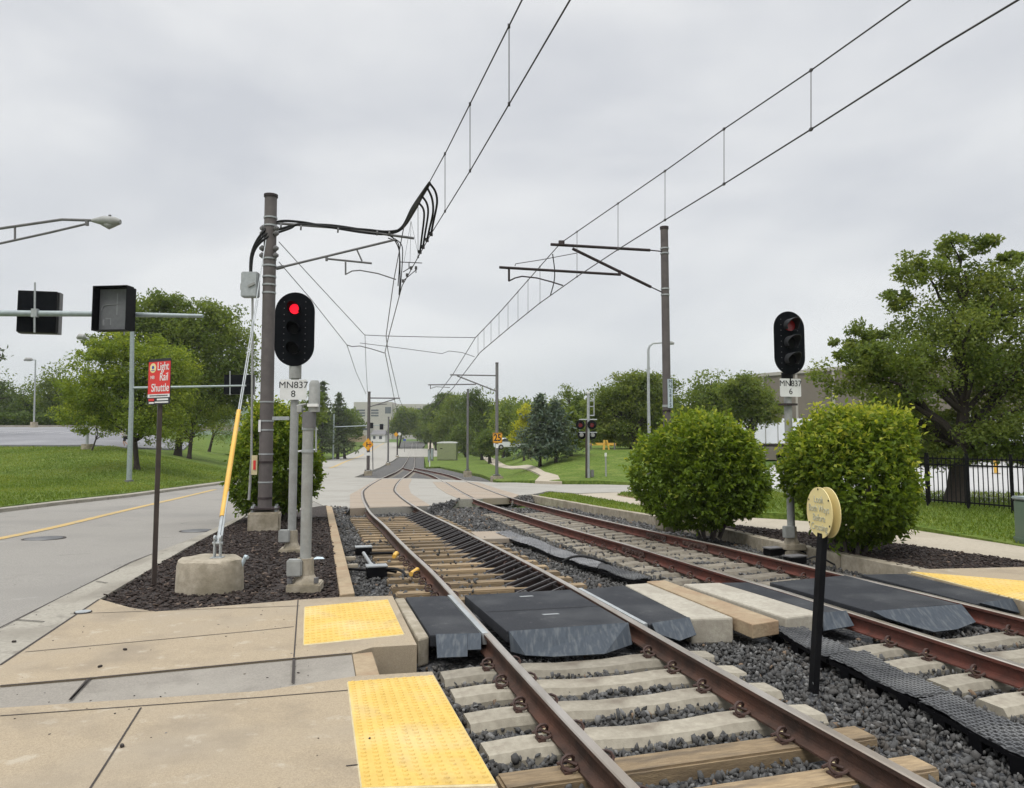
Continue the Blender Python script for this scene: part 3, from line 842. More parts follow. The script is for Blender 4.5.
for a in ((521, 597.8, 534, 597), (544, 616, 560, 615)):
    p, q = at(a[0], a[1]), at(a[2], a[3]); d = Vector((-.12, .2, 0)) * .2
    mb.add([(v.x, v.y, .0085) for v in (p, q, q + d, p + d)], [(0, 1, 2, 3)])
mb.build('lifting_slot', M['steel'], r_)
mb = MB(); p, q = at(486, 613), at(601.5, 606.8); d = Vector((.25, .97, 0)) * .012
mb.add([(v.x, v.y, .0083) for v in (p, q, q + d, p + d)], [(0, 1, 2, 3)]); mb.build('seam', M['lens'], r_)
r_, q_ = slab('rubber_crossing', [(583, 589), (624.3, 585), (690, 617.6), (649, 624)], -.004, M['rubber'], 'narrow black rubber panel between the right near rail and the pale concrete slab', 'crossing panel', gP)
ramp(r_, [(651, 624), (688.5, 618)], [(656, 634.5, -.08), (678.7, 641.6), (695.5, 635.5, -.11)], -.13, -.006, [(676.5, 624.5)])
mb = MB(); mb.prism([tuple(at(*p))[:2] for p in [(577.5, 588.8), (581.5, 588.6), (647.5, 623.8), (643.5, 624.3)]], -.1, .004); mb.build('edge_strip', M['steel'], r_)
# right track
r_, q_ = slab('rubber_crossing', [(721, 582.4), (748, 582), (845, 611.2), (821, 613)], -.004, M['rubber'], 'narrow black rubber panel left of the far track', 'crossing panel', gP)
ramp(r_, [(822, 613.2), (845, 611.5)], [(823.4, 631.5), (853, 626.5, -.12)], -.15, -.006, [(829, 617)])
r_, q_ = slab('rubber_crossing', [(769.5, 582.6), (845, 575.6), (957.5, 604.3), (869, 611.6)], .006, M['rubber'], 'wide black rubber panel between the reddish rails of the far track', 'crossing panel', gP)
ramp(r_, [(871, 611.8), (960, 605)], [(885, 618.8, -.05), (911, 627, -.12), (933, 632.8), (956, 630), (974.5, 622.8, -.12)], -.16, .004, [(893, 616), (948, 610)])
r_, q_ = slab('rubber_crossing', [(861, 574.2), (905, 573.4), (1012, 598.6), (976, 603.6)], -.004, M['rubber'], 'black rubber panel beside the yellow tiles by the far track', 'crossing panel', gP)
ramp(r_, [(979, 603.8), (1012, 599)], [(983, 611), (1018.5, 613.8)], -.14, -.006, [(1001, 603)])
# concrete slabs and timber between the two tracks
r_, q_ = slab('concrete_slab', [(624.8, 584.6), (648, 583), (733.5, 617.6), (691, 618.6)], .0, M['conc_l'], 'pale concrete slab beside the near track panels, crumbled at its front edge', 'concrete slab', 'slabs filling the gap between the tracks', .26, bevel=.02)
r_, q_ = slab('timber_plank', [(646.5, 581), (664.7, 579.8), (779, 619.8), (752.4, 624)], -.005, M['timber'], 'orange brown timber plank between the two pale concrete slabs', 'timber plank', 'slabs filling the gap between the tracks', .14)
r_, q_ = slab('concrete_slab', [(683, 583.6), (720, 582.4), (822, 613.2), (786, 617.5)], -.002, M['conc_l'], 'long clean concrete slab beside the far track panels', 'concrete slab', 'slabs filling the gap between the tracks', .26, bevel=.02)
r_, q_ = slab('concrete_slab', [(394.5, 597.3), (404.5, 596.7), (429, 635), (418, 638)], -.01, M['conc'], 'slim grey concrete strip between the tan sidewalk and the rubber panel', 'concrete strip', None, .26, bevel=.02)
r_, q_ = slab('timber_block', [(352.2, 654), (372.4, 651.5), (380, 675), (356.4, 677)], -.002, M['timber'], 'brown timber block filling the gap at the end of the grey channel', 'timber block', None, .2)
# timber edging of the mulch bed
r_, q_ = slab('timber_edging', [(326, 506.3), (332, 507.6), (354.7, 595.6), (340, 597.4)], .03, M['timber'], 'long tan timber edging between the mulch and the near track', 'edging', None, .25)
# low wall right of the tracks
wp = [at(*p) for p in [(530, 494.6), (536.6, 496), (600, 507), (656, 516), (730, 530), (764, 538.4), (842, 553.8), (921, 569.6)]]
wall = thing('retaining_wall', wp[0], 'low weathered concrete wall along the right side of the far track', 'low wall')
mb = MB()
for i in range(len(wp) - 1):
    a, b = wp[i], wp[i + 1]; t = (b - a); t.z = 0; t.normalize(); n = Vector((-t.y, t.x, 0)) * (-1 if True else 1)
    e = t * .012
    poly = [(a + e + n * .04).xy, (b - e + n * .04).xy, ((b - e) - n * .16).xy, ((a + e) - n * .16).xy]
    z = [float(base(v.y)) for v in (a, b, b, a)]
    mb.prism([tuple(v) for v in poly], [v - .3 for v in z], [v + .0 for v in z])
mb.build('wall_block', M['conc'], wall, bevel=.012)
mb = MB(); p = atY(681, 520.5, wp[3].y - .1); mb.box((p.x, p.y - .08, p.z + .0), (.05, .02, .16), rz=.5); mb.build('white_marker', M['white'], wall)
# concrete crossing of the cross street: two curved strips of panels with flangeways
for P, lab, cv in (([(350, 508), (350, 494.3), (362.7, 487.3), (378, 478.6), (412, 478.8), (408.4, 485.4), (411, 493), (421, 499.3), (430.6, 505.2), (409.7, 505.9), (366.5, 507.3)],
                'curved tan concrete crossing panels around the near track on the street', (L1, R1)),
               ([(432.5, 481.6), (437.6, 487.3), (446.5, 493), (459, 498.3), (480, 498.2), (514, 497.3), (519, 494.5), (500, 489), (478, 482)],
                'pinkish concrete crossing panels around the far track on the street', (L2, R2))):
    q = pxpoly(P); c = at(*P[0])
    root = thing('concrete_crossing', (c.x, c.y, c.z - .25), lab, 'level crossing')
    sheet('crossing_slab', [v[:2] for v in q], zb, -.012, M['tan2'], 1.2, .24, root)
    for Pr, s in zip(cv, (1, -1)):
        pp = [p for p in Pr if min(v[1] for v in q) + .1 < p.y < max(v[1] for v in q) - .5]
        mb = MB(); vs = []; fs = []
        for i, p in enumerate(pp):
            t = (pp[min(i + 1, len(pp) - 1)] - pp[max(i - 1, 0)]).normalized(); r = Vector((t.y, -t.x, 0)) * s
            for d in (.036, .10):
                v = p + r * d; vs.append((v.x, v.y, float(base(v.y)) - .004))
        for i in range(len(pp) - 1): fs.append((2 * i, 2 * i + 1, 2 * i + 3, 2 * i + 2))
        mb.add(vs, fs); mb.build('flangeway', M['joint'], root)

    mb = MB()
    PC = LCV if cv[0] is L1 else RCV
    y0_, y1_ = min(v[1] for v in q) + .8, max(v[1] for v in q) - .5
    for yy_ in np.arange(y0_, y1_, 2.44):
        p_, t_ = ptdir(PC, yy_); r_v = Vector((t_.y, -t_.x, 0))
        for s0, s1 in ((-1.35, -.80), (-.66, .66), (.80, 1.35)):
            u_, v_ = p_ + r_v * s0, p_ + r_v * s1
            mb.add([(w_.x, w_.y, float(base(w_.y)) - .006) for w_ in (u_ - t_ * .02, v_ - t_ * .02, v_ + t_ * .02, u_ + t_ * .02)], [(0, 1, 2, 3)])
    mb.build('seam', M['joint'], root)

# cracks and sealed joints in the old road surface
def crack(P, w=.012, dz=-.040):
    q = smooth_path([at(*p) for p in P], 6); mb = MB(); vs = []; fs = []
    for i, p in enumerate(q):
        t_ = (q[min(i + 1, len(q) - 1)] - q[max(i - 1, 0)]).normalized(); n_ = Vector((-t_.y, t_.x, 0)) * w * random.uniform(.3, 1.0)
        j = n_ * random.uniform(-2, 2)
        for v in (p + n_ + j, p - n_ + j): vs.append((v.x, v.y, float(base(v.y)) + dz))
    for i in range(len(q) - 1): fs.append((2 * i + 1, 2 * i + 3, 2 * i + 2, 2 * i))
    mb.add(vs, fs); struct(mb.build('road_crack', M['joint']))
for P in ([(150, 536), (163, 535.5), (176, 534.8)], [(180, 522), (192, 520.5), (205, 519.5)], [(60, 553), (74, 552), (90, 551)]):
    crack(P)

# ---- yellow tactile tiles with real domes
def tactile(P, label, nu, nv, z=.014):
    q = [at(*p) for p in P]                       # corners in order
    c = sum(q, Vector()) / 4
    root = thing('tactile_tile', (c.x, c.y, 0), label, 'tactile paving', 'yellow tactile tiles beside the tracks')
    mb = MB(); mb.prism([(v.x, v.y) for v in q], -.02, z)
    vs, fs = [], []
    for i in range(nu):
        for j in range(nv):
            u, v = (i + .5) / nu, (j + .5) / nv
            p = q[0].lerp(q[1], u).lerp(q[3].lerp(q[2], u), v)
            o = len(vs)
            for r, h in ((.0185, 0), (.0125, .0075)):
                for k in range(8):
                    a = math.pi * k / 4; vs.append((p.x + r * math.cos(a), p.y + r * math.sin(a), z + h))
            for k in range(8): fs.append((o + k, o + (k + 1) % 8, o + 8 + (k + 1) % 8, o + 8 + k))
            fs.append(tuple(o + 8 + k for k in range(8)))
    mb.add(vs, fs); mb.build('tile_plate', M['tile'], root)
    mb = MB()
    for a, b in ((0, 1), (1, 2), (2, 3), (3, 0)):
        mb.tube([(q[a].x, q[a].y, .005), (q[b].x, q[b].y, .005)], .008, 4)
    mb.build('edge_sealant', M['insul'], root)
tactile([(303.8, 646), (403.8, 635.6), (387.6, 600.8), (304.8, 608.2)], 'yellow tactile tile on the sidewalk by the mulch bed', 17, 15)
tactile([(362, 790), (496, 787), (433.2, 677), (348, 683.6)], 'yellow tactile tile at the near corner of the lower sidewalk', 10, 34)
tactile([(1012, 598.8), (1140, 630), (1030, 583), (911, 573.6)], 'yellow tactile tile beyond the far track', 20, 12)

# ---- worn rubber mats laid end to end between the tracks
def mat_strip(Lf, Rt, label, m, legs):
    a = [at(*p, dz=-.125) for p in Lf]; b = [at(*p, dz=-.125) for p in Rt]
    c = (a[0] + b[1]) / 2
    root = thing('walkway_mat', (c.x, c.y, -.2), label, 'walkway mat', 'black rubber mats laid between the tracks')
    mb = MB(); vs = []; fs = []
    nu, nv = 9, 24
    for j in range(nv + 1):
        for i in range(nu + 1):
            u, v = i / nu, j / nv
            p = a[0].lerp(b[0], u).lerp(a[1].lerp(b[1], u), v)
            vs.append(p + Vector((0, 0, random.uniform(-.006, .006) + .012 * math.sin(v * 7 + u * 2))))
    for j in range(nv):
        for i in range(nu):
            k = j * (nu + 1) + i; fs.append((k, k + 1, k + nu + 2, k + nu + 1))
    n0 = len(vs); mb.add(vs, fs)
    # raised tread bars
    for j in range(nv):
        for i in range(nu):
            u, v = (i + .5) / nu, (j + .5) / nv
            p = a[0].lerp(b[0], u).lerp(a[1].lerp(b[1], u), v) + Vector((0, 0, .012 + .012 * math.sin(v * 7 + u * 2)))
            d = (b[0] - a[0]).normalized() * .03 if (i + j) % 2 else (a[1] - a[0]).normalized() * .03
            mb.bar(p - d, p + d, .012, .008)
    mb.build('mat_top', M[m], root)
    mb = MB()
    ed = [a[0], b[0], b[1], a[1]]
    mb.prism([tuple(v.xy) for v in ed], [v.z - .05 for v in ed], [v.z - .012 for v in ed])
    for k in range(legs):
        f = (k + .6) / legs
        for e0, e1 in ((a[0], a[1]),):
            p = e0.lerp(e1, f); mb.box((p.x + .03, p.y, p.z - .09), (.07, .10, .14), rz=.3)
    mb.build('mat_base', M['lens'], root)
mat_strip([(826, 657.8), (764, 623.5)][::-1], [(854, 653.9), (796, 622.8)][::-1], 'black treaded mat beside the leaning yellow disc sign', 'plate', 3)
mat_strip([(828.8, 658.2), (915.8, 698.6)], [(865.6, 652.6), (950, 696)], 'black treaded mat just in front of the yellow disc sign', 'plate', 3)
mat_strip([(918.4, 701.2), (1034, 763)], [(951.6, 697.4), (1060, 744)], 'black treaded mat nearest the bottom right corner', 'plate', 3)
mat_strip([(495, 532.6), (526, 544.2)], [(509.5, 531.4), (541, 541.6)], 'grey worn mat next to the concrete pad between the tracks', 'plate_l', 0)
mat_strip([(527, 544.4), (563, 558.4)], [(541.5, 541.8), (577, 555.8)], 'grey worn mat second from the concrete pad', 'plate_l', 0)
mat_strip([(564, 558.8), (597, 568.2)], [(577.5, 556), (601, 563)], 'grey worn mat third from the concrete pad', 'plate_l', 0)
mat_strip([(598, 568.6), (634, 580.5)], [(602, 563.4), (650, 578.5)], 'grey worn mat touching the crossing slabs beyond the near track', 'plate', 0)
slab('concrete_pad', [(470.7, 525.8), (501.4, 525.2), (518, 531.6), (480, 532.6)], -.13, M['tan2'], 'square tan concrete pad lying in the ballast between the tracks', 'concrete pad', None, .1)

# ---- loose stones of the ballast (real pieces), and chips on the mulch
ICO = np.array([[0, 0, 1], [.894, 0, .447], [.276, .851, .447], [-.724, .526, .447], [-.724, -.526, .447], [.276, -.851, .447],
                [.724, .526, -.447], [-.276, .851, -.447], [-.894, 0, -.447], [-.276, -.851, -.447], [.724, -.526, -.447], [0, 0, -1]])
ICF = np.array([[0, 1, 2], [0, 2, 3], [0, 3, 4], [0, 4, 5], [0, 5, 1], [1, 6, 2], [2, 7, 3], [3, 8, 4], [4, 9, 5], [5, 10, 1],
                [6, 7, 2], [7, 8, 3], [8, 9, 4], [9, 10, 5], [10, 6, 1], [11, 7, 6], [11, 8, 7], [11, 9, 8], [11, 10, 9], [11, 6, 10]])
def rotm(n):
    a, b, c = rng.uniform(0, 2 * np.pi, (3, n))
    ca, sa, cb, sb, cc, sc = np.cos(a), np.sin(a), np.cos(b), np.sin(b), np.cos(c), np.sin(c)
    Rm = np.empty((n, 3, 3))
    Rm[:, 0] = np.stack([ca * cb, ca * sb * sc - sa * cc, ca * sb * cc + sa * sc], -1)
    Rm[:, 1] = np.stack([sa * cb, sa * sb * sc + ca * cc, sa * sb * cc - ca * sc], -1)
    Rm[:, 2] = np.stack([-sb, cb * sc, cb * cc], -1)
    return Rm
def pieces(name, P, size, flat, mats, probs, tilt=None):
    n = len(P)
    V = ICO[None] * (1 + rng.uniform(-.5, .42, (n, 12, 1)))
    sc = np.stack([rng.uniform(.75, 1.75, n), rng.uniform(.7, 1.1, n), rng.uniform(*flat, n)], -1) * size[:, None] * .5
    V = V * sc[:, None, :]
    Rm = rotm(n)
    if tilt is not None:                    # lie flat: spin about z with a little tilt
        a = rng.uniform(0, 2 * np.pi, n); z = np.zeros(n); o = np.ones(n)
        Rz = np.stack([np.stack([np.cos(a), -np.sin(a), z], -1), np.stack([np.sin(a), np.cos(a), z], -1), np.stack([z, z, o], -1)], 1)
        b = rng.normal(0, tilt, n)
        Rx = np.stack([np.stack([o, z, z], -1), np.stack([z, np.cos(b), -np.sin(b)], -1), np.stack([z, np.sin(b), np.cos(b)], -1)], 1)
        Rm = Rx @ Rz
    V = np.einsum('nij,nkj->nki', Rm, V) + P[:, None, :]
    F = (np.arange(n)[:, None, None] * 12 + ICF[None]).reshape(-1, 3)
    mi = np.repeat(rng.choice(len(mats), n, p=probs), 20)
    return tag(npmesh(name, V.reshape(-1, 3), F, mats, mi=mi), kind='stuff')
ex = [[p[:2] for p in q] for q in (S1, S2, INS, MU1, MU2, S3)]
def keep(P, polys):
    k = np.ones(len(P), bool)
    for q in polys:
        k &= ~pip(P, q)
    return k
cro = [[tuple(at(*p))[:2] for p in q] for q in (
    [(326, 506.3), (332, 507.6), (354.7, 595.6), (340, 597.4)],
    [(392, 596), (621, 584), (740, 617), (700, 620), (625, 628), (480, 640), (418, 640)],
    [(640, 580.5), (750, 580), (905, 572), (1016, 600), (975, 606), (848, 618), (785, 620), (735, 618)],
    [(325, 505), (431, 505), (480, 498), (520, 496), (540, 440), (325, 440)],
    [(530, 493), (656, 515.5), (764, 537.8), (921, 569), (1100, 560), (1100, 470), (540, 470)])]
TB = [(np.array(o.location)[:2], o.rotation_euler[2]) for o, _ in ties]
def offties(P, ext=0):
    k = np.ones(len(P), bool)
    for c, a in TB:
        d = P - c
        u = d[:, 0] * math.cos(a) + d[:, 1] * math.sin(a); v = -d[:, 0] * math.sin(a) + d[:, 1] * math.cos(a)
        k &= ~((np.abs(u) < 1.27) & (np.abs(v) < .125 + ext))
    return k
def scatter(x0, x1, y0, y1, dens):
    n = int((x1 - x0) * (y1 - y0) * dens)
    P = np.stack([rng.uniform(x0, x1, n), rng.uniform(y0, y1, n)], -1)
    # only what stands in the camera's wedge, with a margin
    P = P[(P[:, 0] < .78 * P[:, 1] + .8) & (P[:, 0] > -.35 * P[:, 1] - 1)]
    P = P[keep(P, ex + cro)]
    k = offties(P)
    if y0 > 9: k |= rng.uniform(0, 1, len(P)) < .055
    return P[k]
def bal(P, lo, hi, size):
    rl = np.ones(len(P), bool)
    for Q in (L1, R1, L2, R2):
        qy = np.array([q.y for q in Q]); qx = np.array([q.x for q in Q])
        rl &= np.abs(P[:, 0] - np.interp(P[:, 1], qy, qx)) > .09
    P = P[rl]
    z = base(P[:, 1]) + rng.uniform(lo, hi, len(P)) + np.where(offties(P), 0, .075) + .02 * np.sin(P[:, 0] * 3.3 + 1) * np.cos(P[:, 1] * 2.7)
    return np.column_stack([P, z]), rng.uniform(size[0], size[1], len(P))
A, s = bal(scatter(-2.5, 8.5, 3.6, 9.5, 860), -.278, -.225, (.024, .060))
pieces('ballast_stones', A, s, (.38, .85), [M['stone'], M['stone_l'], M['stone_b'], M['stone_m']], [.52, .075, .012, .393])
A, s = bal(scatter(-7, 8, 9.5, 16, 420), -.275, -.225, (.036, .066))
pieces('ballast_stones', A, s, (.38, .85), [M['stone'], M['stone_l'], M['stone_b'], M['stone_m']], [.50, .10, .02, .38])
A, s = bal(scatter(-9, 6, 16, 27, 120), -.275, -.23, (.06, .10))
pieces('ballast_stones', A, s, (.38, .85), [M['stone'], M['stone_l'], M['stone_b'], M['stone_m']], [.42, .16, .03, .39])
hp = []
for h_, w_ in zip(HEAPS, (1.5, .9, 1.2)):
    for a_, b_ in zip(h_[:-1], h_[1:]):
        p0, p1 = at(*a_), at(*b_)
        for _ in range(int(60 * (p1 - p0).length * w_) + 8):
            f = random.random() * 1.05; q = p0.lerp(p1, random.random())
            hp.append((q.x - .1 * w_ * f, q.y - w_ * f, float(base(q.y - w_ * f)) + .01 - .26 * max(0, f) ** .8))
hp = np.array(hp)
pieces('ballast_stones', hp, rng.uniform(.06, .11, len(hp)), (.4, .85), [M['stone'], M['stone_l'], M['stone_b'], M['stone_m']], [.40, .18, .03, .39])
# mulch chips
P = np.stack([rng.uniform(-8, -1.5, 26000), rng.uniform(7.6, 20, 26000)], -1)
P = P[pip(P, [p[:2] for p in MU1])]
z = base(P[:, 1]) + .02 * np.sin(P[:, 0] * 2.1) * np.cos(P[:, 1] * 1.7) - .02 + rng.uniform(0, .018, len(P))
pieces('mulch_chips', np.column_stack([P, z]), rng.uniform(.025, .06, len(P)), (.2, .45), [M['chip'], M['chip_l']], [.95, .05], tilt=.35)
P = np.stack([rng.uniform(3, 11, 22000), rng.uniform(9, 18, 22000)], -1)
P = P[pip(P, [p[:2] for p in MU2])]
z = base(P[:, 1]) - .02 + rng.uniform(0, .018, len(P))
pieces('mulch_chips', np.column_stack([P, z]), rng.uniform(.03, .07, len(P)), (.2, .45), [M['chip'], M['chip_l']], [.96, .04], tilt=.35)

# grit, leaf scraps and pebbles swept along the kerb and over the pavement
def grit(poly, n, smin, smax, z):
    xs = [p[0] for p in poly]; ys = [p[1] for p in poly]
    P = np.stack([rng.uniform(min(xs), max(xs), n), rng.uniform(max(2, min(ys)), max(ys), n)], -1); P = P[pip(P, poly)]
    return np.column_stack([P, base(P[:, 1]) + z]), rng.uniform(smin, smax, len(P))
for poly, n_, z_ in ((pxpoly([(-60, 660), (0, 622), (132, 557.5), (220, 525), (230, 524), (132, 563), (0, 632), (-60, 672)]), 900, -.028), (S1, 80, .006), (S2, 90, .006), (INS, 50, -.003), (road, 500, -.043)):
    A_, s_ = grit(poly, n_, .005, .016, z_)
    pieces('grit', A_, s_, (.2, .5), [M['joint'], M['stone_b'], M['stone_l']], [.55, .25, .2], tilt=.3)
# ================================================================ VEGETATION
def unit(n):
    v = rng.normal(size=(n, 3)); return v / np.linalg.norm(v, axis=1, keepdims=True)
def leaves(P, size, up=.6, aspect=.5, axis=None, fold=.12):
    """One pointed leaf (folded quad) at each point; axis = direction the leaf points."""
    n = len(P)
    s = np.broadcast_to(np.asarray(size, float), (n,))[:, None]
    nr = unit(n) + np.array([0, 0, up]); nr /= np.linalg.norm(nr, axis=1, keepdims=True)
    a = unit(n) if axis is None else axis + .35 * unit(n)
    a -= nr * (a * nr).sum(1, keepdims=True); a /= np.linalg.norm(a, axis=1, keepdims=True) + 1e-9
    b = np.cross(nr, a)
    m = P + a * s * .45
    V = np.stack([P, m + b * s * aspect * .5 + nr * s * fold, P + a * s, m - b * s * aspect * .5 + nr * s * fold], 1)
    return V.reshape(-1, 3), np.arange(4 * n).reshape(n, 4)
def ell(n, c, r, pw=.45):
    return np.array(c) + unit(n) * (rng.uniform(0, 1, (n, 1)) ** pw) * np.array(r)
def limb(mb, a, b, r0, r1, wob=.06, n=5):
    a, b = Vector(a), Vector(b); L = (b - a).length
    pts = [a.lerp(b, i / n) + Vector((random.uniform(-1, 1), random.uniform(-1, 1), 0)) * wob * L * math.sin(math.pi * i / n) + Vector((0, 0, .10 * L * math.sin(math.pi * i / n))) for i in range(n + 1)]
    mb.tube(pts, [r0 + (r1 - r0) * i / n for i in range(n + 1)], 7)
    return pts
def lobe(cx, cy, rx, ry, Y, dy=0.0):
    c = atY(cx, cy, Y + dy)
    k = (Y + dy) / FPX
    return (c.x, c.y, c.z), (rx * k, rx * k * .85, ry * k)
def tree(name, label, b, lobes, leafm, barkm='bark', nclump=90, per=70, leaf=.14, r0=.18, group=None, cl=.2, cat='tree', pw=.5, limbs=16, lean=None, up=.5, aspect=.55, fork=.35):
    """Trunk, limbs that reach into the crown, and leaves in uneven clumps through the crown's volume."""
    b = Vector(b)
    root = thing(name, b, label, cat, group)
    vol = np.array([l[1][0] * l[1][1] * l[1][2] for l in lobes]); vol = vol ** .7; vol /= vol.sum()
    Cs, Rs = [], []
    for (c, r), w in zip(lobes, vol):
        k = max(4, int(round(nclump * w)))
        Cs.append(ell(k, c, np.array(r) * .92, pw)); Rs.append(np.full((k, 1), cl * (r[0] * r[1] * r[2]) ** (1 / 3)) * rng.uniform(.6, 1.35, (k, 1)))
    Cs = np.concatenate(Cs); Rs = np.concatenate(Rs)
    cnt = np.maximum(8, (per * 1.75 * rng.uniform(.5, 1.5, len(Cs))).astype(int))
    idx = np.repeat(np.arange(len(Cs)), cnt)
    g = rng.normal(size=(len(idx), 3)); g *= np.minimum(1, 1.9 / np.linalg.norm(g, axis=1, keepdims=True))
    leaf = leaf * .74
    P = Cs[idx] + g * Rs[idx] * np.array([1, 1, .62])
    gz = float(zboth(b.x, b.y))
    P = P[P[:, 2] > gz + .25]; idx = idx[:len(P)]
    V, F = leaves(P, leaf * rng.uniform(.7, 1.3, len(P)), up, aspect)
    ct = rng.uniform(.05, .75, len(Cs))
    t = np.clip(ct[idx[:len(P)]] + rng.normal(0, .16, len(P)), 0, 1)
    npmesh('crown', V, F, M[leafm], root, t)
    # trunk and limbs
    mb = MB()
    cc = np.average([l[0] for l in lobes], axis=0, weights=vol)
    top = max(l[0][2] + l[1][2] for l in lobes); low = min(l[0][2] - l[1][2] for l in lobes)
    fk = Vector((b.x + (cc[0] - b.x) * .35, b.y + (cc[1] - b.y) * .35, b.z + max(.5, (top - b.z) * fork * .55, (low - b.z) * .8)))
    if lean: fk += Vector(lean)
    mb.tube([b - Vector((0, 0, .2)), b + Vector((0, 0, .02)), b + (fk - b) * .25, fk], [r0 * 1.55, r0 * 1.3, r0, r0 * .85], 10)
    ld = Vector((cc[0], cc[1], b.z + (top - b.z) * .86))
    mid = limb(mb, fk, ld, r0 * .75, r0 * .12, .05, 7)
    pick = rng.permutation(len(Cs))[:limbs]
    for i in pick:
        q = Vector(Cs[i]); f = min(.85, max(0.0, (q.z - fk.z) / max(.1, (ld.z - fk.z)) - .35))
        s0 = mid[int(f * 7)]
        limb(mb, s0, q, r0 * (.42 - .25 * f), r0 * .06, .07, 5)
    mb.build('trunk', M[barkm], root, smooth=True)
    return root
def clone(src, label, b, k=1.0, rz=0.0, group=None):
    o = copy_tree(src); o.location = b; o.scale = (k,) * 3; o.rotation_euler = (0, 0, rz); o['label'] = label
    if group: o['group'] = group
    return o

def shrub(name, label, c, rx, ry, h, leafm='lf_bush', n=3000, per=7, leaf=.10, group=None, low=.03, boxy=.95, new=.55, stems=7, cat='shrub', seed=1):
    """Clipped-looking round shrub: sprays of leaves over a lumpy surface plus filling twigs inside."""
    r2 = np.random.default_rng(seed)
    c = Vector(c)
    root = thing(name, c, label, cat, group)
    d = r2.normal(size=(n, 3)); d /= np.linalg.norm(d, axis=1, keepdims=True)
    bumps = r2.normal(size=(26, 3)); bumps /= np.linalg.norm(bumps, axis=1, keepdims=True)
    b0 = r2.normal(size=(9, 3)); b0 /= np.linalg.norm(b0, axis=1, keepdims=True)
    amp = r2.uniform(-.18, .18, 26)
    b3 = r2.normal(size=(110, 3)); b3 /= np.linalg.norm(b3, axis=1, keepdims=True)
    rad = 1 + (np.exp(-(1 - d @ bumps.T) / .07) * amp).sum(1) + (np.exp(-(1 - d @ b0.T) / .28) * r2.uniform(-.20, .15, 9)).sum(1) + (np.exp(-(1 - d @ b3.T) / .012) * r2.uniform(-.22, .10, 110)).sum(1)
    ax = np.sign(d) * np.abs(d) ** boxy
    hz = h / 2
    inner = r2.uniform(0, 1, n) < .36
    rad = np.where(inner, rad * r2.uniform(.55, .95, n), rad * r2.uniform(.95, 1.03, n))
    P0 = np.array([c.x, c.y, c.z + hz * (1 + low)]) + ax * rad[:, None] * np.array([rx, ry, hz * (1 - low)]) * .93
    # sprays: an axis outwards and up, leaves around it that arch over
    axis = d * .8 + np.array([0, 0, .7]) + r2.normal(0, .25, (n, 3)); axis /= np.linalg.norm(axis, axis=1, keepdims=True)
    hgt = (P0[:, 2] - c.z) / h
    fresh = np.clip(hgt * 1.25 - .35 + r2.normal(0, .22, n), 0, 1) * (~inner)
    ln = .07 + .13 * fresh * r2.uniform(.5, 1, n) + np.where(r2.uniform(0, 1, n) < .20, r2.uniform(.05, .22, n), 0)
    idx = np.repeat(np.arange(n), per)
    f = np.tile(np.linspace(0, 1, per), n)
    P = P0[idx] + axis[idx] * (ln[idx] * f)[:, None] + r2.normal(0, .012, (n * per, 3))
    la = r2.normal(size=(n * per, 3)); la /= np.linalg.norm(la, axis=1, keepdims=True)
    la = la + axis[idx] * .5 + d[idx] * .35 + np.array([0, 0, -.25]); la /= np.linalg.norm(la, axis=1, keepdims=True)
    V, F = leaves(P, leaf * r2.uniform(.65, 1.25, n * per), .55, .52, la, .10)
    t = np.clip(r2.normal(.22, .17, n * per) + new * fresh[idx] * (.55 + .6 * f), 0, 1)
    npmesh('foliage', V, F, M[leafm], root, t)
    mb = MB()
    for i in range(stems):
        a = 2 * math.pi * i / stems + .3
        p = c + Vector((.16 * rx * math.cos(a), .16 * ry * math.sin(a), -.1))
        q = c + Vector((.62 * rx * math.cos(a), .62 * ry * math.sin(a), h * (.45 + .3 * random.random())))
        limb(mb, p, q, .035, .012, .05, 5)
    mb.build('stems', M['barkg'], root, smooth=True)
    return root

gS = 'round shrubs beside the tracks'
b = atY(278, 512, 18.6); b.z = float(base(b.y)) - .02
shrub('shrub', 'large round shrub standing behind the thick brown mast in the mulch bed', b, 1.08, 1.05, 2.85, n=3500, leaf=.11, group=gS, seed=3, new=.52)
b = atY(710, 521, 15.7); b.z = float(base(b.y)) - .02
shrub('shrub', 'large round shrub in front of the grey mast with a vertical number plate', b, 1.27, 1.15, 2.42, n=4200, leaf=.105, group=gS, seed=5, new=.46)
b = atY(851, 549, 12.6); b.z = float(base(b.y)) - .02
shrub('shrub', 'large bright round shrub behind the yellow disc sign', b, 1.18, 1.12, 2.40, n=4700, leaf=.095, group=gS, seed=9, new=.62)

# ---- right-hand big tree beyond the fence
Y = 22.5
bt = at(955, 504); bt = Vector((bt.x * Y / bt.y, Y, -.05))
tree('broadleaf_tree', 'big spreading tree with a thick dark trunk behind the black iron fence', bt,
     [lobe(*a, Y, d) for a, d in (((958, 335, 70, 58), 0), ((895, 372, 62, 36), -.6), ((990, 290, 54, 44), .4), ((1022, 385, 70, 60), .2), ((852, 372, 40, 30), -.4), ((935, 268, 40, 24), 0),
      ((950, 425, 64, 28), 1.2), ((893, 415, 48, 28), .8), ((1065, 340, 60, 80), 0), ((862, 335, 32, 20), .6), ((968, 248, 36, 14), .2), ((1010, 430, 50, 22), -1.0), ((955, 450, 74, 16), .6), ((888, 440, 40, 18), .4), ((838, 352, 22, 12), 0),
      ((1020, 450, 50, 14), .2), ((890, 300, 26, 14), .3), ((1012, 255, 24, 14), .3))],
     'lf_oak', nclump=760, per=66, leaf=.15, r0=.25, cl=.17, limbs=44, fork=.36, pw=.55)
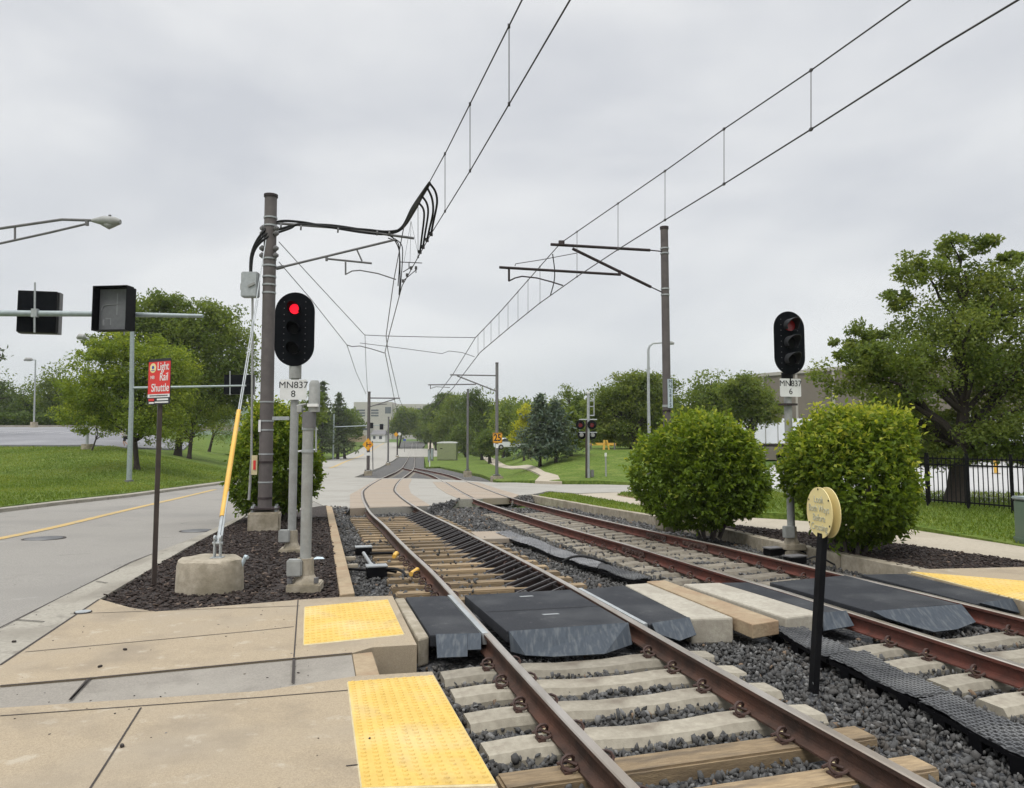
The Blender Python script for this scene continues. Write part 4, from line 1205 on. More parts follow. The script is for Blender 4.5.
# ---- left bank trees
def ptree(name, label, bp, lobes, leafm, Y=None, fn=zleft, **k):
    p = at(bp[0], bp[1], fn) if Y is None else atY(bp[0], bp[1], Y)
    if Y is not None: p.z = float(zboth(p.x, p.y))
    return tree(name, label, p, [lobe(*a, p.y, random.uniform(-.8, .8)) for a in lobes], leafm, **k)
gL = 'trees on the left bank'
ptree('broadleaf_tree', 'yellow green open tree with a forked dark trunk beside the pale signal pole', (137, 470), [(105, 378, 42, 36), (150, 385, 46, 44), (88, 412, 34, 26), (172, 372, 38, 34), (128, 348, 38, 24), (150, 425, 46, 22), (76, 390, 20, 16), (95, 352, 22, 14)],
      'lf_light', nclump=400, per=52, leaf=.23, r0=.16, group=gL, cl=.165, limbs=30)
ptree('broadleaf_tree', 'yellow green tree with a short trunk, right of the red shuttle sign', (189, 459), [(192, 395, 30, 34), (178, 425, 24, 22), (207, 422, 18, 22), (200, 372, 24, 20), (218, 405, 14, 22)],
      'lf_light', nclump=190, per=50, leaf=.22, r0=.18, group=gL, cl=.24, limbs=16)
ptree('broadleaf_tree', 'darker tree with a slim black trunk nearest the left shrub', (209, 452), [(217, 400, 20, 30), (228, 425, 14, 20)],
      'lf_mid', nclump=70, per=50, leaf=.24, r0=.16, group=gL, cl=.26)
ptree('broadleaf_tree', 'tall dark green tree rising behind the yellow green trees', (178, 445), [(185, 335, 48, 38), (150, 325, 38, 30), (228, 352, 30, 42), (200, 385, 50, 44), (168, 304, 30, 14), (215, 318, 28, 18), (108, 342, 22, 20), (240, 385, 18, 40), (130, 310, 20, 12)],
      'lf_mid', Y=66, nclump=520, per=50, leaf=.36, r0=.3, group=gL, cl=.2, limbs=26)
ptree('sapling', 'thin leaning young tree beside the concrete lamp base on the parking edge', (92, 449), [(98, 412, 16, 16), (108, 425, 14, 14)], 'lf_light', Y=57, nclump=50, per=36, leaf=.24, r0=.06, group=gL, cl=.28, limbs=8)
gB = 'trees beyond the parking lot'
for i, (bx, lb_, lf, ly, tx) in enumerate((
        (28, [(28, 402, 26, 18), (12, 412, 20, 12)], 'lf_dark', 118, 'low dark tree at the far side of the parking lot, left of the far lamp'),
        (55, [(52, 386, 22, 24), (62, 402, 26, 20)], 'lf_mid', 112, 'fresh green tree right behind the far parking lamp'),
        (88, [(84, 395, 22, 26), (98, 405, 22, 20)], 'lf_dark', 118, 'dark tree behind the near parking lamp'),
        (118, [(118, 400, 24, 26), (135, 408, 20, 20)], 'lf_dark', 112, 'dark tree behind the forked yellow green tree'),
        (-8, [(-6, 400, 26, 28)], 'lf_dark', 110, 'dark tree at the far left edge below the pine'))):
    ptree('broadleaf_tree', tx, (bx, 424), lb_, lf, Y=ly, nclump=70, per=42, leaf=.5, r0=.25, group=gB, cl=.25)
gH = 'low shrubs beyond the parking lot'
for i, (x, w) in enumerate(((2, 16), (22, 12), (45, 14), (66, 12), (98, 15), (118, 12))):
    p = atY(x, 424, 104); p.z = float(zleft(p.x, p.y)) + .1
    shrub('shrub', f'{ORD[i]} dark low shrub from the left along the far parking edge', p, w * .14, 1.2, 1.9, 'lf_dark', n=260, per=5, leaf=.42, group=gH, new=.1, seed=20 + i)

def conifer(name, label, b, h, r, leafm='lf_blue', lv=15, nb=9, per=26, leaf=.3, low=.12, group=None, droop=.25, sparse=1.0, r0=.12, lean=0.0):
    """Tiered evergreen: whorls of drooping boughs hung with needle sprays."""
    b = Vector(b); root = thing(name, b, label, 'conifer', group)
    mb = MB(); ax = Vector((lean, 0, 1))
    mb.tube([b - Vector((0, 0, .2)), b + ax * h * .5, b + ax * h * .98], [r0 * 1.2, r0 * .7, r0 * .1], 8)
    Pt = []
    for i in range(lv):
        t = low + (1 - low) * i / lv
        rr = r * (1 - (t - low) / (1 - low)) ** .75 * random.uniform(.75, 1.15)
        for k in range(nb):
            if random.random() > sparse: continue
            a = 2 * math.pi * (k + random.random()) / nb; L = rr * random.uniform(.6, 1.12)
            s = b + ax * h * t
            e = s + Vector((math.cos(a) * L, math.sin(a) * L, -droop * L + .12 * L * random.random()))
            m = s.lerp(e, .5) + Vector((0, 0, .08 * L))
            mb.tube([s, m, e], [r0 * .22, r0 * .14, r0 * .05], 5, cap=False)
            m_ = max(5, int(per * (L / r + .15)))
            f = rng.uniform(.15, 1.03, (m_, 1)); q = np.array(s) * (1 - f) ** 2 + 2 * np.array(m) * f * (1 - f) + np.array(e) * f ** 2
            Pt.append(q + rng.normal(size=(m_, 3)) * np.array([.10, .10, .045]) * (L * .9 + .25) )
    P = np.concatenate(Pt)
    V, F = leaves(P, leaf * rng.uniform(.7, 1.3, len(P)), .9, .36)
    npmesh('crown', V, F, M[leafm], root, np.clip(rng.normal(.45, .25, len(P)), 0, 1))
    mb.build('trunk', M['bark'], root, smooth=True)
    return root
def pconifer(label, bp, ytop, hw, leafm, Y=None, fn=zright, **k):
    p = at(bp[0], bp[1], fn) if Y is None else atY(bp[0], bp[1], Y)
    if Y is not None: p.z = float(zboth(p.x, p.y))
    h = atY(bp[0], ytop, p.y).z - p.z
    return conifer('conifer', label, p, h, hw * p.y / FPX, leafm, **k)
gC = 'blue green evergreens on the lawn'
pconifer('blue green evergreen with a bare leaning trunk, nearest the speed sign', (540, 467), 393, 33, 'lf_blue', leaf=.34, per=34, lv=17, group=gC, low=.16, droop=.12)
pconifer('blue green evergreen just right of the leaning one', (556, 462.5), 399, 26, 'lf_blue', leaf=.36, per=30, lv=16, group=gC, low=.2, droop=.12)
pconifer('dull green evergreen left of the railway crossing signal', (571, 456), 408, 24, 'lf_mid', leaf=.4, per=30, lv=15, group=gC, low=.2, droop=.1)
pconifer('tall pine with open level boughs at the left edge', (-14, 425), 335, 40, 'lf_pine', Y=76, leaf=.5, per=40, lv=9, nb=6, low=.25, droop=-.15, sparse=.6, r0=.3)
gM = 'pines beside the road beyond the junction'
pconifer('tall dark pine behind the left shrub, its top above the road', (322, 440), 379, 22, 'lf_pine', Y=150, leaf=.8, per=30, lv=14, low=.1, droop=.0, sparse=.9, r0=.3, group=gM)
pconifer('shorter dark pine, right of the tall one behind the left shrub', (338, 441), 391, 20, 'lf_pine', Y=160, leaf=.8, per=30, lv=13, low=.1, droop=.0, sparse=.9, r0=.3, group=gM)
ptree('broadleaf_tree', 'dark spreading tree below the pines by the far traffic signal', (345, 442), [(345, 423, 20, 17), (328, 428, 16, 14), (358, 430, 12, 11)], 'lf_dark', Y=165, nclump=80, per=40, leaf=.6, r0=.3)
ptree('broadleaf_tree', 'dark tree directly behind the left shrub', (312, 446), [(312, 415, 16, 26), (300, 425, 16, 20), (318, 398, 10, 14)], 'lf_mid', Y=95, nclump=80, per=40, leaf=.45, r0=.25)

gW = 'trees behind the green cabinet'
src = None
for i, (bx, by, lb_, lf, ly, tx) in enumerate((
        (399, 440, [(408, 421, 15, 15), (398, 426, 10, 10)], 'lf_mid', 255, 'hazy round tree above the far end of the tracks'),
        (436, 440, [(436, 423, 15, 18), (430, 414, 10, 9)], 'lf_dark', 235, 'dark tree just left of the green cabinet, far away'),
        (456, 442, [(455, 418, 20, 24), (445, 430, 16, 14)], 'lf_mid', 190, 'tall leafy tree directly behind the green cabinet'),
        (482, 444, [(480, 414, 20, 28), (470, 402, 14, 12), (490, 430, 16, 16), (482, 448, 14, 9)], 'lf_dark', 150, 'tallest dark tree right of the green cabinet'),
        (503, 445, [(505, 420, 14, 22), (512, 432, 14, 14), (506, 446, 13, 9)], 'lf_dark', 165, 'dark tree behind the yellow speed sign'),
        (466, 446, [(462, 436, 12, 11), (464, 447, 9, 7)], 'lf_mid', 175, 'small leafy tree touching the cabinet roof'),
        (490, 447, [(488, 440, 13, 9), (490, 450, 12, 6)], 'lf_mid', 118, 'low leafy tree between the two masts'),
        (448, 442, [(447, 402, 12, 10), (440, 412, 12, 10)], 'lf_dark', 210, 'pointed dark tree showing above the cabinet trees'),
        (430, 444, [(431, 432, 8, 9)], 'lf_mid', 210, 'small bright tree beside the far footpath'))):
    ptree('broadleaf_tree', tx, (bx, by), lb_, lf, Y=ly, nclump=120, per=40, leaf=.0033 * ly + .1, r0=.3, group=gW, cl=.24, limbs=8)
ptree('broadleaf_tree', 'golden green tree beside the blue evergreens', (524, 446), [(522, 430, 11, 16), (530, 416, 12, 12), (514, 438, 8, 9)], 'lf_gold', Y=92, nclump=60, per=42, leaf=.38, r0=.15, cl=.25, limbs=8)
ptree('broadleaf_tree', 'tall thin airy tree standing above the evergreens', (567, 446), [(567, 395, 9, 14), (576, 405, 8, 14), (560, 402, 6, 8)], 'lf_mid', Y=105, nclump=42, per=22, leaf=.35, r0=.22, cl=.3, limbs=20)
gR = 'big trees on the mound'
ptree('broadleaf_tree', 'broad tree on the mound with a thick trunk beside the yellow barrier', (634, 452), [(625, 400, 32, 30), (600, 412, 22, 26), (648, 405, 28, 30), (620, 432, 30, 15), (640, 385, 24, 16)], 'lf_oak', Y=68, nclump=300, per=50, leaf=.34, r0=.36, group=gR, cl=.2, limbs=24)
ptree('broadleaf_tree', 'tree on the mound directly behind the tall street lamp', (668, 452), [(665, 408, 24, 34), (655, 430, 22, 18), (682, 420, 20, 26)], 'lf_mid', Y=74, nclump=190, per=46, leaf=.36, r0=.3, group=gR, cl=.22)
ptree('broadleaf_tree', 'rounded tree above the middle shrub, left half', (712, 452), [(712, 398, 28, 30), (698, 420, 24, 24), (728, 418, 22, 26)], 'lf_mid', Y=64, nclump=190, per=46, leaf=.33, r0=.3, group=gR, cl=.22)
ptree('broadleaf_tree', 'rounded tree above the middle shrub, reaching to the taupe building', (752, 450), [(750, 402, 28, 26), (768, 412, 18, 14), (738, 388, 20, 16)], 'lf_oak', Y=52, nclump=190, per=48, leaf=.28, r0=.26, group=gR, cl=.22)
ptree('broadleaf_tree', 'dark tree behind the railway crossing signal', (590, 450), [(588, 412, 18, 26), (595, 432, 20, 14), (578, 428, 12, 18)], 'lf_dark', Y=86, nclump=100, per=46, leaf=.38, r0=.3, group=gR, cl=.22)
p = at(478, 457, zright)
shrub('shrub', 'wide dark shrub beside the green cabinet', p, 12 * p.y / FPX, 1.3, 17 * p.y / FPX, 'lf_dark', n=700, per=6, leaf=.24, new=.15, seed=31)
p = at(491, 455, zright)
shrub('shrub', 'small shrub with reddish tips at the bend of the path', p, 7 * p.y / FPX, .9, 11 * p.y / FPX, 'lf_mid', n=360, per=6, leaf=.24, new=.5, seed=32)
# wooded hills on the horizon
def hill(name, x0, x1, y0, y1, top):
    nx_, ny_ = 90, 16
    X, Yy = np.meshgrid(np.linspace(x0, x1, nx_), np.linspace(y0, y1, ny_))
    u = np.linspace(0, 1, nx_)[None]; v = np.linspace(0, 1, ny_)[:, None]
    h = np.sin(np.pi * v) ** .8 * top * (np.clip(np.sin(np.pi * u), 0, 1) ** .5) * (.75 + .25 * np.sin(u * 7 + 1)) + rng.normal(0, 1.6, X.shape)
    i_ = np.arange(nx_ * ny_).reshape(ny_, nx_)
    F = np.stack([i_[:-1, :-1], i_[:-1, 1:], i_[1:, 1:], i_[1:, :-1]], -1).reshape(-1, 4)
    tag(npmesh(name, np.stack([X, Yy, h - 2], -1).reshape(-1, 3), F, M['hill'], smooth=True), kind='structure')
hill('hills', -900, 150, 1300, 1900, 105)
hill('hills', -100, 900, 1500, 2100, 82)
hill('hills', -1450, -500, 1500, 2100, 60)

def turf(poly, fn, n, h, seed):
    r2 = np.random.default_rng(seed)
    xs = [p[0] for p in poly]; ys = [p[1] for p in poly]
    P = np.stack([r2.uniform(min(xs), max(xs), n), r2.uniform(min(ys), max(ys), n)], -1)
    P = P[pip(P, poly)]
    Z = fn(P[:, 0], P[:, 1]) + (.02 if fn is zleft else -.03)
    Q = np.column_stack([P, Z]); ax = r2.normal(0, .45, (len(Q), 3)); ax[:, 2] = 1
    V, F = leaves(Q, h * r2.uniform(.6, 1.5, len(Q)), .0, .28, ax / np.linalg.norm(ax, axis=1, keepdims=True) * 1.6, .05)
    t = np.clip(.45 + .25 * np.sin(P[:, 0] * .9 + 1.3 * np.sin(P[:, 1] * .5)) + r2.normal(0, .22, len(Q)), 0, 1)
    tag(npmesh('grass', V, F, M['lf_grass'], tint=t), kind='stuff')
turf([(x, y) for x, y in ll if y < 70], zleft, 300000, .10, 41)
turf([p[:2] for p in pxpoly([(617, 495), (622, 491.6), (655, 491.7), (770, 499), (850, 500), (1060, 503), (1100, 548), (1024, 545), (906, 527.5), (786, 518.5), (731, 515.5), (655, 501.5)])], zright, 90000, .075, 42)
turf([p[:2] for p in pxpoly([(538, 495.4), (549, 491.6), (576, 494), (655, 507.4), (690, 515.3), (656, 515.2), (600, 506.3)])], zb, 16000, .07, 43)

def woods(name, spans, Y0, Y1, n, leaf, lf, seed):
    r2 = np.random.default_rng(seed); Vs, Fs, Ts, o = [], [], [], 0
    for x0, x1, yt, yb in spans:
        for i in range(int((x1 - x0) / 4.5)):
            px = r2.uniform(x0, x1); Yd = r2.uniform(Y0, Y1); top = atY(px, yt + r2.uniform(-3, 5), Yd); bot = atY(px, yb, Yd)
            h = max(3, top.z - bot.z); w_ = r2.uniform(.32, .5) * h
            g = r2.normal(size=(n, 3)); g /= np.linalg.norm(g, axis=1, keepdims=True); rr = r2.uniform(0, 1, (n, 1)) ** .4
            k = r2.normal(size=(14, 3)); k /= np.linalg.norm(k, axis=1, keepdims=True)
            lump = 1 + (np.exp(-(1 - g @ k.T) / .08) * r2.uniform(-.2, .25, 14)).sum(1, keepdims=True)
            P = np.array([top.x, Yd, bot.z + h * .5]) + g * rr * lump * np.array([w_, w_, h * .5])
            V, F = leaves(P, leaf * r2.uniform(.7, 1.3, n), .5, .6)
            Vs.append(V); Fs.append(F + o); o += len(V); Ts.append(np.clip(r2.uniform(.1, .7) + r2.normal(0, .15, n), 0, 1))
    tag(npmesh(name, np.concatenate(Vs), np.concatenate(Fs), M[lf], tint=np.concatenate(Ts)), kind='stuff')
woods('far_woods', [(398, 427, 412, 438), (427, 470, 414, 446), (440, 600, 405, 447)], 290, 340, 560, 1.3, 'lf_mid', 51)
woods('far_woods', [(500, 660, 398, 449)], 118, 150, 640, .62, 'lf_mid', 55)
woods('far_woods', [(300, 352, 408, 442)], 260, 300, 500, 1.2, 'lf_dark', 52)
woods('far_woods', [(-20, 140, 396, 428)], 125, 150, 700, .6, 'lf_dark', 53)
woods('far_woods', [(590, 780, 408, 450)], 95, 125, 700, .55, 'lf_mid', 54)
# ================================================================ OVERHEAD LINE
UP = Vector((0, 0, 1))
def tri(cx, cy, w, h):
    return [(cx - w / 2, cy), (cx + w / 2, cy), (cx, cy + h)]
def pz(L):
    return [atZ(*p) for p in L]
def wire(name, label, pts, r, parent=None, m='wire', group='overhead wires'):
    mb = MB(); mb.tube(pts, r, 6)
    o = mb.build(name, M[m], parent, origin=pts[0], smooth=True)
    return tag(o, label, 'overhead wire', group) if parent is None else o
ctL = pz([(570, 0, 5.75), (470, 171, 5.72), (431, 234, 5.70), (402, 286, 5.6), (389, 335, 5.3), (385, 352, 5.2), (396, 407, 4.85)])
msL = pz([(522, 0, 6.45), (447, 150, 6.45), (429, 183, 6.43), (404, 226, 6.42), (394, 279, 6.3), (386, 336, 6.0), (388, 351, 5.9), (399, 398, 5.6)])
ctR = pz([(1018, 0, 5.32), (943, 45, 5.31), (810, 130, 5.30), (724, 184, 5.3), (665, 220, 5.3), (619.4, 248.6, 5.3), (578, 276, 5.3), (539.4, 303.4, 5.24), (509.7, 327.4, 5.15), (480, 352.5, 5.02), (453, 388, 4.85)])
msR = pz([(910, 0, 6.4), (810, 71, 6.34), (724, 129, 6.32), (665, 171, 6.3), (594, 220, 6.3), (561, 242.8, 6.29), (551, 254, 6.25), (500.6, 311.4, 6.02), (475.5, 337.6, 5.85), (453, 374.2, 5.72)])
def ext(P, y):          # carry the line on behind the camera
    d = (P[0] - P[1]).normalized(); t = (y - P[0].y) / d.y
    q = P[0] + d * t; q.z = P[0].z + .05
    return [q] + P
ctL, msL, ctR, msR = [ext(p, -14) for p in (ctL, msL, ctR, msR)]
ctL.append(Vector((-18.2, 135, 2.9))); msL.append(Vector((-18.0, 135, 3.7)))
ctR.append(Vector((-9.7, 82, 4.0))); msR.append(Vector((-9.6, 82, 4.7)))
def rad(P, a, b=.022):
    return [min(b, max(a, .00040 * p.y + .004)) for p in P]
wire('contact_wire', 'lower trolley wire over the near track', ctL, rad(ctL, .0095))
wire('messenger_wire', 'upper carrying wire over the near track, joined by black feeder cables', msL, rad(msL, .0095))
wire('contact_wire', 'lower trolley wire over the far track', ctR, rad(ctR, .0095))
wire('messenger_wire', 'upper carrying wire over the far track', msR, rad(msR, .0095))
def onY(P, y):
    for i in range(len(P) - 1):
        a, b = P[i], P[i + 1]
        if min(a.y, b.y) <= y <= max(a.y, b.y):
            return a.lerp(b, (y - a.y) / (b.y - a.y))
def column(q):
    return CX + FPX * q.x / (q.y * math.cos(PITCH) + (q.z - EYE) * math.sin(PITCH))
def oncol(P, px):
    for i in range(len(P) - 1):
        if P[i].y < 2.5: continue
        c0, c1 = column(P[i]), column(P[i + 1])
        if min(c0, c1) <= px <= max(c0, c1):
            lo, hi = 0.0, 1.0
            for _ in range(30):
                m_ = (lo + hi) / 2
                if (column(P[i].lerp(P[i + 1], m_)) - px) * (c1 - c0) < 0: lo = m_
                else: hi = m_
            return P[i].lerp(P[i + 1], lo)
for P, Q, pxs, lab in ((msL, ctL, (509, 470, 445, 418), 'near'), (msR, ctR, (948, 811, 724, 665, 618, 577, 540, 528, 518, 508, 499, 491, 484, 478), 'far')):
    n_ = 0
    for px_ in pxs:
        a, b = oncol(P, px_), oncol(Q, px_)
        if a is None or b is None: continue
        mb = MB(); mb.tube([a, b], max(.006, .0003 * a.y), 5)
        mb.box(a, (.03, .05, .03)); mb.box(b, (.03, .05, .03))
        tag(mb.build('dropper', M['wire'], origin=b), f'{ORD[n_]} thin upright dropper between the two wires over the {lab} track, counted from the front', 'dropper', f'droppers of the {lab} overhead line'); n_ += 1

def mast(label, px, yb, yt, Y, r, m, plinth, group='overhead line masts', lean=0):
    """Round mast on anchor bolts and a concrete plinth; plinth = (width, top px, bottom px)."""
    p = atY(px, plinth[2], Y)
    root = thing('overhead_line_mast', p, label, 'mast', group)
    zt, zb_, zp = atY(px, yt, Y).z, atY(px, yb, Y).z, atY(px, plinth[1], Y).z
    mb = MB(); mb.box((p.x, Y, (zp + p.z) / 2 - .15), (plinth[0], plinth[0], zp - p.z + .3), rz=R(15), bev=.04); mb.build('plinth', M['conc'], root)
    top = Vector((p.x + lean, Y, zt))
    mb = MB(); mb.tube([(p.x, Y, zb_), (p.x + lean * .5, Y, (zb_ + zt) / 2), top], [r, r * .95, r * .9], 14)
    o = mb.build('pole', M[m], root, smooth=True)
    mb = MB(); mb.cyl(top - Vector((0, 0, .03)), top + Vector((0, 0, .03)), r * 1.03, 14); mb.build('cap', M['mastdk'], o)
    mb = MB(); mb.box((p.x, Y, zb_ - .01), (r * 4, r * 4, .03), rz=R(15))
    o = mb.build('base_plate', M['mastdk'], root)
    mb = MB()
    for sx in (-1, 1):
        for sy in (-1, 1):
            q = Vector((p.x, Y, 0)) + Matrix.Rotation(R(15), 3, 'Z') @ Vector((sx * r * 1.6, sy * r * 1.6, 0))
            mb.cyl((q.x, q.y, zp - .02), (q.x, q.y, zb_ + .05), .02 + r * .08, 8)
    mb.build('anchor_bolts', M['steel'], o)
    return root, Vector((p.x, Y, 0)), lambda py: atY(px, py, Y).z
def band(root, c, z, r, m='steel', h=.035, name='clamp'):
    mb = MB(); mb.cyl((c.x, c.y, z - h / 2), (c.x, c.y, z + h / 2), r, 14)
    return mb.build(name, M[m], root, smooth=True)

# ---- near left mast, its cantilever, feeders and switch box
Y = 16.5
root, c, zz = mast('thick brown mast in the mulch bed, carrying a switch box and black cables', 264.5, 507.5, 196, Y, .150, 'mast', (.66, 511, 523), lean=-.03)
def cx_(py): return c.x - .03 * (507.5 - py) / 311
for py in (218, 226, 259, 266, 277, 285, 293):
    band(root, Vector((cx_(py), Y, 0)), zz(py), .152)
for py in (229, 234, 249, 256):          # porcelain-like strain rings
    mb = MB()
    for s in (-1, 1):
        q = Vector((cx_(py) + s * .15, Y - .06, zz(py))); mb.tube([q - Vector((.06, 0, 0)), q, q + Vector((.06, 0, 0))], [.03, .075, .03], 10)
    mb.build('strain_rings', M['mastg'], root, smooth=True)
for py in (402, 421, 430, 454, 482):
    band(root, Vector((cx_(py), Y, 0)), zz(py), .158, h=.03)
for py in (462, 498):
    band(root, Vector((cx_(py), Y, 0)), zz(py), .160, 'mastdk', .05)
mb = MB(); mb.box((cx_(426) - .10, Y - .15, zz(426)), (.05, .02, .26)); mb.build('tag_plate', M['white'], root)
def arm(px, py, f=.0059):                # points of the bracket arm, which runs square to the track
    return atY(px, py, Y + max(0, px - 270) * f)
mb = MB(); mb.tube([arm(274, 223), arm(340, 228), arm(414, 238.3)], .030, 10); mb.build('bracket_arm', M['mastg'], root, smooth=True)
mb = MB(); mb.tube([arm(280, 267.5), arm(396, 239.5)], .027, 10); mb.cyl(arm(276, 268.5), arm(284, 266.6), .04); mb.build('stay_tube', M['mastg'], root, smooth=True)
mb = MB()
mb.tube([arm(326.6, 258.7), arm(371.8, 263.3)], .024, 8); mb.tube([arm(357, 250), arm(362, 261)], .018, 8)
mb.tube([arm(326.6, 256), arm(326.6, 261)], .03, 8)
mb.tube([arm(345.6, 262), arm(345.6, 274.8)], .02, 8); mb.tube([arm(345.6, 274.4), arm(352, 271), arm(360, 270.3), arm(378, 273.5), arm(396, 279.5)], .015, 8)
mb.build('registration_arm', M['mastg'], root, smooth=True)
q = arm(251, 285); q = atY(250.5, 285, Y - .1)
mb = MB(); mb.box(q, (.36, .22, .56), bev=.02); b_ = mb.build('switch_box', M['steel'], root)
mb = MB(); mb.box(q + Vector((.06, -.125, -.02)), (.16, .03, .05), M=Matrix.Rotation(R(-25), 3, 'Y')); mb.box(q + Vector((-.19, -.05, -.05)), (.02, .04, .14)); mb.build('handle', M['grey'], b_)
mb = MB(); mb.tube([atY(252.5, 298, Y - .12), atY(252.5, 340, Y - .12), atY(251.5, 460, Y - .1)], .026, 8); mb.tube([atY(251.5, 460, Y - .1), atY(249, 500, Y - .1)], .03, 8)
mb.build('conduit', M['grey'], root, smooth=True)
mb = MB(); mb.box(atY(254.5, 465, Y - .12), (.12, .03, .42), rz=.1); mb.box(atY(254.5, 465, Y - .14), (.05, .02, .2), rz=.1, mi=1); mb.build('notice_plate', [M['insul'], M['red']], root)
# feeder cables: box -> along the arm -> up to the carrying wire, with loops down to the trolley wire
fr = thing('feeder_cable', atY(250, 282, Y - .1), 'bundle of thick black feeder cables running along the bracket arm up to the wires', 'cable')
tp = atZ(429.5, 183, 6.44)
for i, (dx, dz) in enumerate(((0, 0), (.03, .035), (-.02, .05))):
    P = [atY(249.5 + i * .8, 281, Y - .12), atY(251 + i * 1.5, 255, Y - .1), atY(262 + i * 3, 234 + i * 2, Y - .12)]
    P += [arm(278 + i * 6, 223.5 + i * 3.5)] + [arm(x, y + 1.2 * i) for x, y in ((300, 223), (330, 226), (365, 230.5), (388, 232.5))]
    P += [arm(402, 229 - i), atZ(413, 210, 6.38).lerp(arm(413, 210), .5), atZ(423, 194.5, 6.42)]
    P.append(tp)
    mb = MB(); mb.tube(smooth_path([p + Vector((dx * .4 + random.uniform(-.02, .02), random.uniform(-.02, .02), dz * .5 + random.uniform(-.035, .035))) for p in P[:-1]] + [tp], 6), .029, 8); mb.build('strand', M['cable'], fr, smooth=True)
mb = MB()
for x in (281, 301, 338, 377, 389): mb.cyl(arm(x - .8, 226 + (x - 281) * .07), arm(x + .8, 226.2 + (x - 281) * .07), .062, 10)
mb.build('cable_tie', M['mastg'], fr)
for i, (a, m_, b2) in enumerate((((429.5, 183), (437, 203), (431, 234)), ((427, 187), (433, 212), (427, 240)), ((422, 196), (428, 214), (423, 247)), ((419, 203), (424, 218), (420, 252)))):
    A_ = atZ(*a, 6.42); B_ = atZ(*b2, 5.72); Mi = atZ(*m_, 6.1); Mi.y = (A_.y + B_.y) / 2; Mi = atY(*m_, Mi.y)
    mb = MB(); mb.tube(smooth_path([A_, A_.lerp(Mi, .55) + Vector((.03, 0, .05)), Mi, Mi.lerp(B_, .6), B_], 5), .021, 7); mb.box(B_, (.06, .1, .06))
    mb.build('jumper_loop', M['cable'], fr, smooth=True)
# second drop: cables from the arm tip down to the wires, and the section gear
for i, P in enumerate((((388, 238), (398, 243), (399.5, 262), (398, 286)), ((390, 236), (401, 244), (402.5, 258), (400, 292)), ((392, 236), (399, 250), (400, 275), (399, 295)))):
    mb = MB(); mb.tube(smooth_path([arm(*p) for p in P], 6), .013, 6); mb.build('drop_cable', M['cable'], fr, smooth=True)
sg = thing('section_insulator', atZ(408, 275, 5.68), 'small dark bracket assembly clamped on the trolley wire under the bracket arm tip', 'wire fitting')
mb = MB()
for a, b2 in (((400, 262), (422, 263)), ((403, 272), (413, 266)), ((404, 280), (416, 270)), ((416, 266), (416, 273)), ((409, 262), (409, 268))):
    mb.tube([arm(*a), arm(*b2)], .011, 6)
mb.build('fitting_rods', M['wire'], sg)
mb = MB()
for p in ((403, 281), (407, 275), (411, 268), (416, 268)): mb.box(arm(*p), (.05, .06, .07))
mb.build('clamps', M['wire'], sg)
# thin stay strands fanning from the feeder to the fitting
mb = MB()
for a, b2 in (((411, 221), (404, 262)), ((411, 221), (410, 262)), ((411, 221), (419, 258))): mb.tube([arm(*a), arm(*b2)], .004, 5)
mb.build('stay_strands', M['wire'], sg)

# ---- near right mast
Y2 = 17.0
root, c2, zz2 = mast('grey brown mast with a vertical number plate rising behind the middle shrub', 668.6, 497, 228, Y2, .098, 'mast', (.46, 500, 517))
def arm2(px, py): return atY(px, py, Y2 - (668 - px) * .0058)
mb = MB(); mb.tube([arm2(550.8, 244.4), arm2(650, 250.2)], .033, 10); mb.tube([arm2(650, 250.2), arm2(663, 251.5)], .014, 8); mb.build('bracket_arm', M['mastdk'], root, smooth=True)
mb = MB(); mb.tube([arm2(572.5, 248.6), arm2(651, 287)], .033, 10); mb.tube([arm2(651, 287), arm2(663, 292.7)], .014, 8); mb.build('stay_tube', M['mastdk'], root, smooth=True)
mb = MB(); mb.tube([arm2(499.4, 267.3), arm2(619.8, 274.6)], .030, 10)
mb.tube([arm2(509, 268), arm2(509, 281.3)], .024, 8); mb.tube([arm2(509, 281), arm2(515, 278), arm2(522, 276.3), arm2(537, 278), arm2(551, 281.7), arm2(563, 285.5)], .016, 8)
mb.build('registration_arm', M['mastdk'], root, smooth=True)
mb = MB(); mb.tube([arm2(515, 266), arm2(515.6, 263.8), arm2(540, 260), arm2(577, 253)], .009, 6); mb.build('stay_strand', M['wire'], root)
mb = MB(); mb.tube(smooth_path([arm2(552.6, 254), arm2(554.6, 270), arm2(554, 282), arm2(550.5, 295)], 5), .012, 6); mb.build('jumper_loop', M['cable'], root)
mb = MB(); mb.box(arm2(561.5, 243.2), (.13, .12, .10)); mb.box(arm2(619.5, 273), (.06, .06, .12)); mb.build('saddle_clamp', M['mastdk'], root)
for py in (248.5, 253.5, 289, 295): band(root, c2, zz2(py), .102, h=.03)
for py in (406, 411): band(root, c2, zz2(py), .104, 'steel' if py < 410 else 'mastdk', .05)
zt_, zb2 = zz2(379.5), zz2(408)
n_ = Vector((.35, -.94, 0)).normalized(); rr = Vector((-n_.y, n_.x, 0)); rr = Vector((.94, .35, 0))
pc = Vector((c2.x, Y2, (zt_ + zb2) / 2)) + n_ * .118 + rr * .02
mb = MB(); mb.plate(rect(.125, zt_ - zb2), pc, rr, UP, .012); o = mb.build('number_plate', M['ltblue'], root)
for i, ch in enumerate('MN2835'):
    text(o, ch, .115, pc + n_ * .003 + UP * ((2.5 - i) * (zt_ - zb2) / 6.1), rr, UP, M['ink'])

